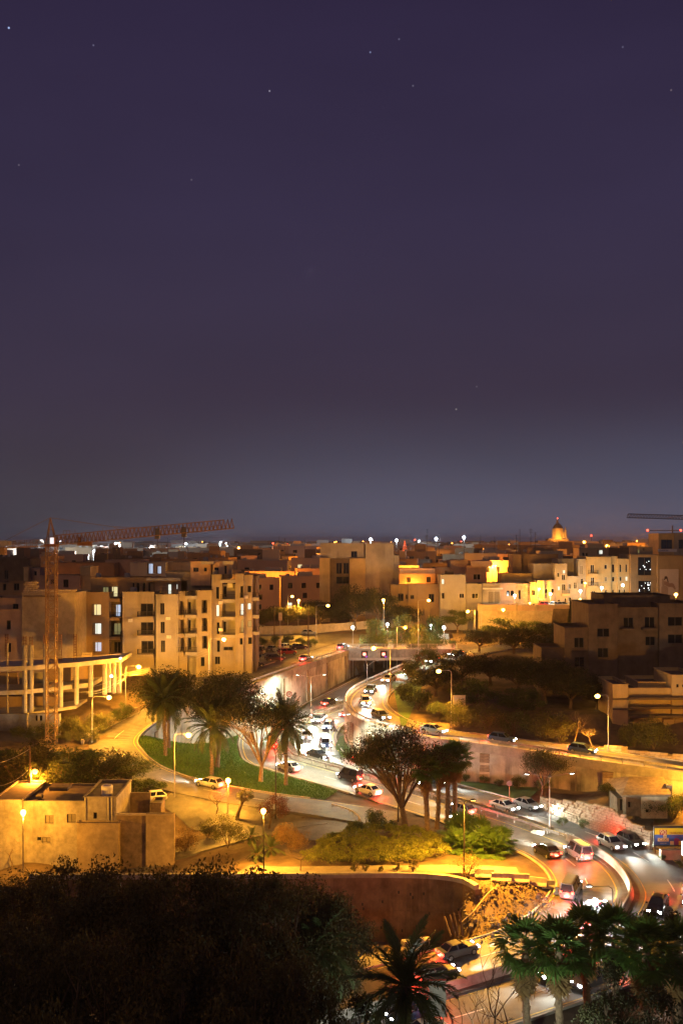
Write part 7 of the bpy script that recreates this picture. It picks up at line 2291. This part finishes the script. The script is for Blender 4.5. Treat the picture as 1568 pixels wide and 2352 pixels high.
# --- garden below the forecourt
b = at_ground(497, 1872)
plant_tree('bare_tree', 'small leafless tree beside the globe lamp', b, (bare_mesh(4.6, .75, 3, M['bark'], .11, 5, 2, .34, .3),))
b = at_ground(545, 1884)
plant_tree('pruned_tree', 'stout bent tree with small leafy head on the forecourt edge', b, tree_meshes(4.0, 1.35, 1.0, 1.9, 44, M['leaf_olive'], M['bark'], 1100, .15, 16, (1.2, 0), False, .33, 4, .24))
b = at_ground(619, 1905)
plant_tree('red_leaved_tree', 'red leaved round tree on the forecourt edge', b, tree_meshes(4.4, 2.3, 1.7, 1.5, 45, M['leaf_red'], M['bark'], 3600, .14, 26, (.5, 0), False, .3, 6, .14, 0, 3))
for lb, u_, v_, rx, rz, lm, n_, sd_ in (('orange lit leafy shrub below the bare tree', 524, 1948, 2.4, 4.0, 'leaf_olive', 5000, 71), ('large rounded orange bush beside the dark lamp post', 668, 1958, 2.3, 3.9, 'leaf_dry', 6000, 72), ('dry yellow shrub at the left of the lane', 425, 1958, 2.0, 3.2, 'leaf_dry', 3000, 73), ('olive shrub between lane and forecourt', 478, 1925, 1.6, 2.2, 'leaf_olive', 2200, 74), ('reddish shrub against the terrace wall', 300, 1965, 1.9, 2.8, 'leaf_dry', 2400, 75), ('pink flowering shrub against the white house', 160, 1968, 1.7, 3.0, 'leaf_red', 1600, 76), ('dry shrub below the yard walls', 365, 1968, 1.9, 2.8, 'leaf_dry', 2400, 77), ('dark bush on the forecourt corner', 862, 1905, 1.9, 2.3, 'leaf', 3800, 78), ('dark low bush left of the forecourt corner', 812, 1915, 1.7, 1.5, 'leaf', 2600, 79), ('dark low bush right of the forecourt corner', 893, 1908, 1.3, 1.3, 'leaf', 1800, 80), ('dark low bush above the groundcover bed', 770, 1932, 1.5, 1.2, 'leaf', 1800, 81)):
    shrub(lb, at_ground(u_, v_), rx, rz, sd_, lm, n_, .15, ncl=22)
for i, (u_, v_, s_) in enumerate(((578, 1935, 26), (622, 1962, 36), (590, 1975, 30))):
    b = at_ground(u_, v_)
    palm('date', ('young palm with yellowish fronds beside the lane', 'young palm glowing under the dark lamp post', 'young palm silhouetted before the bright path')[i], b, b + Vector((0, 0, .7)), s_ * b.y / F * 1.1, 22, 90 + i, tr=.16, name='young_palm')
b = at_ground(690, 2008)
plant_tree('bare_tree', 'leafless sapling at the left end of the footpath', b, (bare_mesh(4.6, .8, 12, M['bark'], .08, 5, 2, .3, .25),))
b = at_ground(28, 1990)
plant_tree('bare_tree', 'tangled leafless tree against the white house corner', b, (bare_mesh(5.0, .8, 14, M['bark_pale'], .08, 5, 2, .3, .3),))
# --- groundcover bed
bed = poly_uv(((690, 1968, .7), (745, 1928, .8), (840, 1908, .9), (950, 1907, .9), (1018, 1926, .9), (1028, 1960, .8), (1000, 1976, .8), (900, 1986, .7), (780, 1988, .7), (706, 1984, .7)))
p2 = scatter_in([tuple(q[:2]) for q in bed], 30000, 17)
r_ = np.random.default_rng(18)
cl = scatter_in([tuple(q[:2]) for q in bed], 420, 19)
k_ = r_.integers(0, 420, 30000)
ht_ = r_.uniform(.75, 1.25, 420)
xy = cl[k_] + r_.normal(0, .3, (30000, 2))
zz = heights(xy[:, 0], xy[:, 1]) + ht_[k_] * (1 - (np.hypot(*(xy - cl[k_]).T) / 1.3) ** 2).clip(.1) * r_.uniform(.35, 1, 30000) ** .5
tag(link_mesh('groundcover', np_quads('groundcover', leaf_quads(np.stack([xy[:, 0], xy[:, 1], zz], 1), .2, r_), M['leaf_hedge'])), 'bed of yellow-green groundcover shrubs behind the footpath', 'groundcover', kind='stuff')
# dwarf fan palm clump
for i, (u_, v_, L_) in enumerate(((1052, 1955, 40), (1080, 1962, 36), (1112, 1958, 50), (1132, 1964, 44), (1098, 1935, 46), (1060, 1930, 48), (1148, 1950, 40))):
    b = at_ground(u_, v_)
    palm('fan', ('dwarf fan palm at the front left of the clump', 'dwarf fan palm at the front centre of the clump', 'dwarf fan palm, largest and roundest of the clump', 'dwarf fan palm at the front right of the clump', 'dwarf fan palm in the middle back of the clump', 'dwarf fan palm at the back left of the clump', 'dwarf fan palm at the far right of the clump')[i], b, b + Vector((0, 0, .6)), L_ * b.y / F * 1.15, 30, 110 + i, tr=.14, group='dwarf fan palm clump', name='dwarf_fan_palm')
for i, (u_, sc_) in enumerate(((814, .9), (839, .8), (874, .7), (910, 1.0), (948, 1.05))):
    shrub(('small dark planter shrub, first from the left on the wall top', 'small dark planter shrub, second from the left on the wall top', 'thin planter shrub, third from the left on the wall top', 'upright planter shrub, fourth from the left on the wall top', 'widest planter shrub, fifth from the left on the wall top')[i], Vector((ux(u_, 117.2), 117.2, .62)), .6 * sc_, 1.2 * sc_, 130 + i, 'leaf_olive', 420, .12, group='planter shrubs on the wall top', ncl=9)
shrub('twiggy bush around the slim dark lamp post', at_ground(1072, 2018), 1.9, 2.7, 140, 'leaf_dry', 1500, .13, ncl=22)
# --- behind the ramp
GR = 'bushes behind the ramp'
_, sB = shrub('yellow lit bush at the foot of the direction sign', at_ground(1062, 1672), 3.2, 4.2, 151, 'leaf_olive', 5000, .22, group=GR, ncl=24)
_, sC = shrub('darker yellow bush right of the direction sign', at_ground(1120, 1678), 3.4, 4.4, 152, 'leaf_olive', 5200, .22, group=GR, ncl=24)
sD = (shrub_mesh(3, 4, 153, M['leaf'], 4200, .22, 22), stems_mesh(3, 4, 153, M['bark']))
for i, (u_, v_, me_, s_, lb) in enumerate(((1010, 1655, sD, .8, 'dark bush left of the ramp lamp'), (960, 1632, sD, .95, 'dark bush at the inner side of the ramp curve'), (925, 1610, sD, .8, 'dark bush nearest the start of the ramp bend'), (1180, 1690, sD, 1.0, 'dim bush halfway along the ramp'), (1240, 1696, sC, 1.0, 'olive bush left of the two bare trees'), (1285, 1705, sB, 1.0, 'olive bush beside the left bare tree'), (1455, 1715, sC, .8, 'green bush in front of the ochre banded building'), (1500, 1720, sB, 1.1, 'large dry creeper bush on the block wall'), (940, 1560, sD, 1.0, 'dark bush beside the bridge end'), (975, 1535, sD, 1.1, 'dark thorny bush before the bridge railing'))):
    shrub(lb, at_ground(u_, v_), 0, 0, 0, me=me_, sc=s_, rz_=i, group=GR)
bt1, bt2 = bare_mesh(5.6, .62, 21, M['bark_pale'], .12, 6, 2, .3, .4), bare_mesh(5.0, .75, 22, M['bark_pale'], .12, 6, 2, .3, .3)
plant_tree('bare_tree', 'pale leafless tree, left of the two by the ramp lamp', at_ground(1318, 1712), (bt1,))
plant_tree('bare_tree', 'pale leafless tree, right of the two by the ramp lamp', at_ground(1362, 1722), (bt2,))
plant_tree('bare_tree', 'small leafless tree against the yellow lit ramp wall', Vector((ux(1455, 141), 141, hz(ux(1455, 141), 141))), (bt2,), 1, .75)
GH = 'dark trees on the hillside'
tC = tree_meshes(13, 6.2, 5.2, 3, 46, M['leaf_dark'], M['bark'], 13000, .3, 40, (0, 0), False, .33, 6, .35)
tD = tree_meshes(11, 5.6, 4.6, 2.4, 47, M['leaf_dark'], M['bark'], 12000, .3, 38, (0, 0), False, .33, 6, .3)
tE = tree_meshes(9, 4.2, 3.6, 2.2, 48, M['leaf'], M['bark'], 8000, .28, 30, (0, 0), False, .34, 6, .26)
for i, (u_, vt_, Y, me_, hh, wd_, lb) in enumerate(((1000, 1530, 190, tD, 11, 1.0, 'dark tree just above the ramp bushes, left'), (1060, 1515, 196, tC, 13, 1.0, 'dark tree above the direction sign'), (1125, 1500, 200, tD, 11, 1.1, 'dark tree in the middle of the hillside'), (1190, 1505, 192, tC, 13, 1.0, 'dark tree left of the dark building'), (1250, 1500, 186, tD, 11, 1.1, 'dark tree before the dark building wing'), (1310, 1530, 180, tC, 13, .9, 'dark tree above the two bare trees'), (1370, 1560, 182, tD, 11, .8, 'dark tree behind the ramp lamp'), (1090, 1560, 178, tE, 9, 1.0, 'reddish dim tree behind the olive bushes'), (1200, 1580, 176, tE, 9, 1.1, 'dim tree behind the dark ramp bushes'),
        (1150, 1418, 258, tE, 9, 1.2, 'green tree below the framed lamp'), (1215, 1425, 262, tE, 9, 1.3, 'green tree at the foot of the street wall'), (1270, 1432, 258, tD, 11, 1.1, 'dark tree left of the cypress'), (1330, 1440, 250, tE, 9, 1.0, 'dark tree right of the cypress'), (1100, 1450, 245, tD, 11, .9, 'dark tree beyond the ramp end'), (1180, 1465, 235, tC, 13, .9, 'dark tree over the far end of the ramp'), (1260, 1470, 225, tC, 13, 1.0, 'dark tree between cypress and dark building'),
        (815, 1338, 281, tC, 13, 1.0, 'big dark tree at the foot of the tall pale building, left'), (868, 1345, 279, tC, 13, 1.0, 'big dark tree at the foot of the tall pale building, right'), (735, 1372, 285, tD, 11, 1.1, 'dark tree behind the yellow wall, right'), (660, 1385, 284, tD, 11, 1.2, 'dark tree behind the yellow wall, centre'), (605, 1395, 283, tD, 11, 1.1, 'dark tree behind the yellow wall beside the flats'), (780, 1400, 290, tD, 11, .9, 'dark tree right of the telegraph poles'), (925, 1385, 280, tD, 11, .9, 'dark tree behind the deep orange lamp'), (1050, 1400, 276, tE, 9, 1.0, 'green tree below the grey houses'))):
    b = Vector((ux(u_, Y), Y, hz(ux(u_, Y), Y)))
    zt_ = vz(vt_, Y)
    plant_tree('hillside_tree', lb, b, me_, i * 1.3, (wd_, wd_, max(.5, (zt_ - b.z) / hh)), GH)
for i, (u_, vt_, Y, lb) in enumerate(((858, 1418, 255, 'leafy park tree left of the tall straight lamp'), (925, 1408, 258, 'leafy park tree behind the deep orange lamp'), (1000, 1412, 256, 'leafy park tree before the white banner'), (962, 1430, 250, 'small park tree beside the long-armed lamp'))):
    b = Vector((ux(u_, Y), Y, hz(ux(u_, Y), Y)))
    plant_tree('park_tree', lb, b, tE, i * 2.1, (.8, .8, (vz(vt_, Y) - b.z) / 9))
for i, (u_, v_) in enumerate(((880, 1478), (905, 1480), (945, 1480), (975, 1478), (1000, 1480), (1040, 1478))):
    shrub(f'low park shrub behind the bridge railing, {ORD[i]} from the left', Vector((ux(u_, 248.5), 248.5, 12.1)), 0, 0, 0, me=sD, sc=.5, rz_=i, group='park shrubs')
# cypress
b = Vector((ux(1311, 262), 262, hz(ux(1311, 262), 262)))
r_ = np.random.default_rng(3)
n_ = 5000
t_ = r_.uniform(0, 1, n_)
hh_ = vz(1384, 262) - b.z
rr_ = 1.0 * np.sin(np.clip(t_ * 1.1 + .1, 0, 1) * PI * .93) ** .6 * r_.uniform(.3, 1, n_) ** .5
aa_ = r_.uniform(0, 2 * PI, n_)
cm = np_quads('crown', leaf_quads(np.stack([rr_ * np.cos(aa_), rr_ * np.sin(aa_), t_ * hh_ + .3], 1), .25, r_), M['leaf_dark'])
plant_tree('cypress', 'narrow dark cypress against the lit upper street', b, (MB().tube([(0, 0, -.3), (0, 0, hh_ * .8)], [.18, .05], 6).mesh('trunk', M['bark']), cm))
# bushes on the mound by the car park
for i, (u_, v_) in enumerate(((600, 1478), (630, 1474), (662, 1472), (692, 1478), (650, 1484), (715, 1482))):
    b = at_ground(u_, v_ + 6)
    shrub(f'green bush on the mound by the car park, {ORD[i]} from the flats', b, 0, 0, 0, me=sD, sc=.55, rz_=i * 2, group='bushes on the mound')
# small plants
for i, (u_, v_) in enumerate(((1112, 1800), (1145, 1808), (1068, 1796), (1290, 1900), (1340, 1905))):
    shrub(('weed clump at the foot of the ramp wall below the pilaster', 'weed clump on the verge right of the pilaster', 'weed clump on the verge behind the fan palms', 'green weeds at the rubble wall base, left', 'green weeds at the rubble wall base, right')[i], at_ground(u_, v_), 0, 0, 0, me=sD, sc=.3, rz_=i)
for i, (u_, v_, s_) in enumerate(((1500, 1890, .8), (1545, 1885, .9), (1470, 1880, .6), (1560, 1994, .2), (1520, 1978, .18), (1240, 1820, .5), (1190, 1812, .45), (1400, 1840, .6))):
    shrub(('green shrub above the hoarding, left', 'green shrub above the hoarding, right', 'green shrub between hut and rubble wall', 'ivy clump below the light box sign', 'ivy clump below the stone trough', 'dark shrub under the verge tree', 'grassy shrub left of the verge tree', 'dark shrub at the left of the hut')[i], at_ground(u_, v_), 0, 0, 0, me=sD, sc=s_, rz_=i * 1.7)
# --- foreground masses, lower left
GB = 'dark foreground trees'
tF = tree_meshes(17, 5.0, 6.0, 5, 49, M['leaf_fore'], M['bark'], 24000, .24, 60, (0, 0), False, .27, 7, .4, -.3)
tG = tree_meshes(15, 4.6, 5.6, 4, 50, M['leaf_fore'], M['bark'], 24000, .22, 60, (0, 0), False, .27, 7, .4, -.3)
for i, (u_, vt_, Y, wd_) in enumerate(((30, 1985, 84, 1.0), (130, 1945, 78, 1.0), (260, 1938, 74, 1.05), (390, 1950, 72, 1.0), (500, 1945, 70, 1.0), (600, 1968, 72, 1.0), (692, 1988, 80, 1.0), (762, 2045, 86, .8), (60, 2080, 58, 1.1), (220, 2090, 55, 1.1), (400, 2100, 54, 1.1), (560, 2120, 56, 1.05), (690, 2140, 60, .8), (120, 2230, 44, 1.0), (330, 2240, 43, 1.0), (520, 2240, 45, 1.0), (660, 2280, 50, .8), (790, 2300, 50, .65))):
    b = Vector((ux(u_, Y), Y, hz(ux(u_, Y), Y)))
    me_, hh = (tF, 17) if i % 2 == 0 else (tG, 15)
    row = 'back' if i < 8 else 'middle' if i < 13 else 'front'
    k = i if i < 8 else i - 8 if i < 13 else i - 13
    plant_tree('foreground_tree', f'dark leafy foreground tree, {ORD[k]} from the left in the {row} row', b, me_, i * 1.9, (wd_ * Y / 70 if Y < 70 else wd_, wd_ * Y / 70 if Y < 70 else wd_, (vz(vt_, Y) - b.z) / hh), GB)
tH = tree_meshes(12, 2.6, 5.2, 2, 53, M['leaf_dark'], M['bark'], 12000, .2, 44, (0, 0), False, .32, 6, .25, -.3)
for i, (u_, vt_, Y, wd_, lb) in enumerate(((1478, 2072, 88, .8, 'dark feathery tree over the white lanes at the right'), (1545, 2085, 86, .9, 'dark feathery tree at the right edge over the white lanes'), (1420, 2190, 72, 1.0, 'dark tree between the yellow skirted palm and its neighbour'), (1530, 2240, 66, 1.1, 'dark tree in the bottom right corner'), (840, 2240, 66, 1.0, 'dark tree beside the bottom centre palm'))):
    b = Vector((ux(u_, Y), Y, hz(ux(u_, Y), Y)))
    plant_tree('foreground_tree', lb, b, tH, i, (wd_, wd_, (vz(vt_, Y) - b.z) / 12), GB)
bt3 = bare_mesh(7.5, .6, 33, M['bark'], .14, 6, 2, .3, .45)
b = Vector((ux(1160, 70), 70, hz(ux(1160, 70), 70)))
plant_tree('bare_tree', 'thin leafless tree in front of the bottom road', b, (bt3,), 0, (vz(2180, 70) - b.z) / 7.2)
for i, (u_, Y) in enumerate(((1330, 56), (1400, 54), (1470, 55), (1540, 53), (1260, 58), (1080, 62))):
    b = Vector((ux(u_, Y), Y, hz(ux(u_, Y), Y)))
    shrub(f'dry shrub along the bottom edge, {ORD[i]} placed from the palms', b, 2.2, 9.5, 160 + i, 'leaf_red' if i < 4 else 'leaf_dark', 2600, .16, ncl=30, group='dry shrubs at the bottom edge')  # red light on the first four is put into their leaf colour

# ================================================================== LOOSE THINGS
jm = MB()
V = []
for x in (-1.5, 1.5):
    for dx, z in jer: V.append((x, dx, z))
jm.add(V, [(i, i + 1, 9 + i, 8 + i) for i in range(7)] + [tuple(range(7, -1, -1)), tuple(range(8, 16)), (0, 8, 15, 7)])
jme = jm.mesh('concrete_barrier', M['concrete_clean'])
for i, (u_, v_, a) in enumerate(((1112, 2017, -.05), (1150, 2023, -.08), (1192, 2028, -.1), (1232, 2036, -.35), (1258, 2044, -.1), (1277, 2052, 1.35))):
    p = at_ground(u_, v_)
    o = link_mesh('concrete_barrier', jme)
    o.location = (p.x, p.y, p.z - .02)
    o.rotation_euler.z = a
    o.scale = (.72 if i < 4 else .45, 1.1, 1)
    tag(o, f'loose concrete road barrier above the rubble slope, {ORD[i]} from the left', 'barrier', 'loose concrete barriers')
for i, (u_, v_, sx, sy, sz) in enumerate(((942, 2180, 1.9, 1.2, 1.15), (975, 2178, 1.1, 1.0, .9), (978, 2160, 1.0, .9, .8), (935, 2147, .9, .8, .5))):
    p = Q(u_, v_, 108.4)
    o = MB().obox((0, 0, 0), sx, sy, sz).build('concrete_block', M['concrete_clean'])
    o.location = (p.x, 108.4 + i * .3, -5.5 + sz / 2 if i < 2 else -4.4 + sz / 2)
    o.rotation_euler.z = .1 * i
    tag(o, ('pale concrete block in the pit, largest and lowest', 'pale concrete block in the pit, lower right of the pile', 'pale concrete block in the pit, on top at the right', 'small pale concrete block on top of the pit pile at the left')[i], 'block', 'concrete blocks in the pit')
o = MB().prism([(-1.5, 106.2), (12.2, 107.0), (12.6, 109.8), (3, 110.4), (-1.5, 109)], -6.8, -5.52).build('pit_slab', M['concrete'])
tag(o, 'grey concrete ledge along the pit floor', 'slab')
# rubble on the slope
random.seed(91)
rk = []
for k in range(5):
    mb = MB()
    mb.add([(x * random.uniform(.6, 1.1), y * random.uniform(.6, 1.1), z * random.uniform(.6, 1.1)) for z in (-.5, .5) for y in (-.5, .5) for x in (-.5, .5)], ((0, 2, 3, 1), (4, 5, 7, 6), (0, 1, 5, 4), (2, 6, 7, 3), (0, 4, 6, 2), (1, 3, 7, 5)))
    rk.append(mb)
SLOPE = [(13, 116), (21, 116.5), (22.5, 112.5), (17, 107.5), (11.5, 104.5), (8.5, 106.5), (12, 110)]
pts_ = scatter_in(SLOPE, 1500, 92)
zs_ = heights(pts_[:, 0], pts_[:, 1])
big = MB()
for (x, y), z in zip(pts_[60:], zs_[60:]):
    s = random.uniform(.05, .16)
    m_ = Euler((random.uniform(0, 6), random.uniform(0, 6), random.uniform(0, 6))).to_matrix()
    src = random.choice(rk)
    big.add([Vector((x, y, z - .05)) + m_ @ (Vector(v) * s) for v in src.v], src.f)
tag(big.build('rubble', M['rubble']), 'loose stone rubble covering the slope above the pit', 'rubble', kind='stuff')
rme = [m_.mesh('rock', M['rubble']) for m_ in rk]
for i in range(60):
    o = link_mesh('rock', random.choice(rme))
    o.location = (pts_[i][0], pts_[i][1], zs_[i] + .05)
    o.scale = (random.uniform(.25, .5), random.uniform(.25, .5), random.uniform(.2, .4))
    o.rotation_euler = (random.uniform(-.4, .4), random.uniform(-.4, .4), random.uniform(0, 6))
    tag(o, 'rough grey rock lying on the rubble slope above the pit', 'rock', 'rocks on the rubble slope')
tag(MB().tube([at_ground(1133, 2050) + Vector((0, 0, .2)), at_ground(1115, 2075) + Vector((0, 0, .25)), at_ground(1085, 2100) + Vector((0, 0, .2)), at_ground(1060, 2122) + Vector((0, 0, .2))], .06, 5).build('discarded_hose', M['limestone2']), 'long pale hose lying down the rubble slope', 'hose')
for i, u_ in enumerate((1035, 1045, 1052, 1062)):
    a = Q(u_, 2150, 108)
    tag(MB().bar(a, a + Vector((-.5 + i * .1, 1.5, 1.4 + .2 * i)), .12, .3).build('plank', M['wood_pole']), f'broken plank leaning on the rubble, {ORD[i]} from the left', 'plank', 'broken planks')
for i, (u_, v_) in enumerate(((1362, 1902), (1385, 1896))):
    p = P(1352 + i * 100 - 30 if False else (1378 if i == 0 else 1442), 2058 if False else (2064 if i == 0 else 2090), 0) if False else MED.at(s_cb - 4 + i * 9, -1.3 - i * .4, .1)
    o = MB().obox((0, 0, 0), 1.6, .7, .25, .2, .2).obox((.3, .3, .2), .9, .5, .2, .6, -.3).build('debris_sheet', M['white'])
    o.location = p
    o.rotation_euler.z = MED.heading(s_cb)
    tag(o, ('crumpled white sheet on the median where the concrete barrier begins', 'crumpled white sheet beside the concrete barrier, farther along')[i], 'debris')
# low rail at the forecourt corner
lr = Path([P(762, 1856, 1.2), P(800, 1868, 1.1), P(822, 1882, 1.1), P(826, 1892, 1.05)])
g = empty('corner_rail', lr.at(0), 'short pale rail at the forecourt corner', 'guard rail')
k = 10
MB().tube([lr.at(lr.L * i / k, 0, .55) for i in range(k + 1)], .09, 6).build('rail_beam', M['limestone2'], g)
for i in range(6): MB().bar(lr.at(lr.L * i / 5), lr.at(lr.L * i / 5, 0, .55), .1).build('post', M['steel'], g)
# overhead cables
def cable(a, b, sag, label, group=None, r=.025):
    a, b = Vector(a), Vector(b)
    pts = [a.lerp(b, i / 12) - Vector((0, 0, sag * 4 * (i / 12) * (1 - i / 12))) for i in range(13)]
    tag(MB().tube(pts, r, 4).build('overhead_cable', M['steel']), label, 'cable', group)
c0 = Q(289, 1546, 184)
for i, (v0, ue, ve, Ye) in enumerate(((1546, 172, 1583, 172), (1551, 200, 1592, 172), (1556, 212, 1594, 170), (1560, 178, 1590, 172))):
    cable(Q(289, v0, 184), Q(ue, ve, Ye), .6, f'overhead cable from the slip road lamp pole to the frame, {ORD[i]} from the top', 'cables at the slip road')
for i in range(3): cable(Q(289, 1545 + i * 4, 184), Q(480, 1489 + i * 6, 192), .5, f'overhead cable between the two lamp poles before the flats, {ORD[i]} from the top', 'cables at the slip road')
cable(Q(69, 1720, 137), Q(-40, 1760, 125), .4, 'upper overhead cable leaving the wooden utility pole to the left')
cable(Q(69, 1765, 137), Q(-30, 1805, 125), .8, 'lower overhead cable leaving the wooden utility pole to the left')
for v_ in (1322, 1330): cable(Q(1180, v_ + 8, 283), Q(1440, v_ + 2, 283), .8, 'slack cable strung along the upper street facades', 'street cables', .03)

# ================================================================== HAZE ADDED FOR LAMP HALOS
hm = bpy.data.materials.new('haze')
hm.use_nodes = True
ht = hm.node_tree
for n_ in list(ht.nodes): ht.nodes.remove(n_)
ho = ht.nodes.new('ShaderNodeOutputMaterial')
hv = ht.nodes.new('ShaderNodeVolumePrincipled')
hv.inputs['Color'].default_value = (.92, .92, .95, 1)
hv.inputs['Density'].default_value = .00010
hv.inputs['Anisotropy'].default_value = .4
ht.links.new(hv.outputs[0], ho.inputs['Volume'])
tag(MB().box(-9100, 9100, -500, 14100, -9, 78).build('haze', hm), 'thin haze added for faint halos round the lamps', 'haze', kind='stuff')
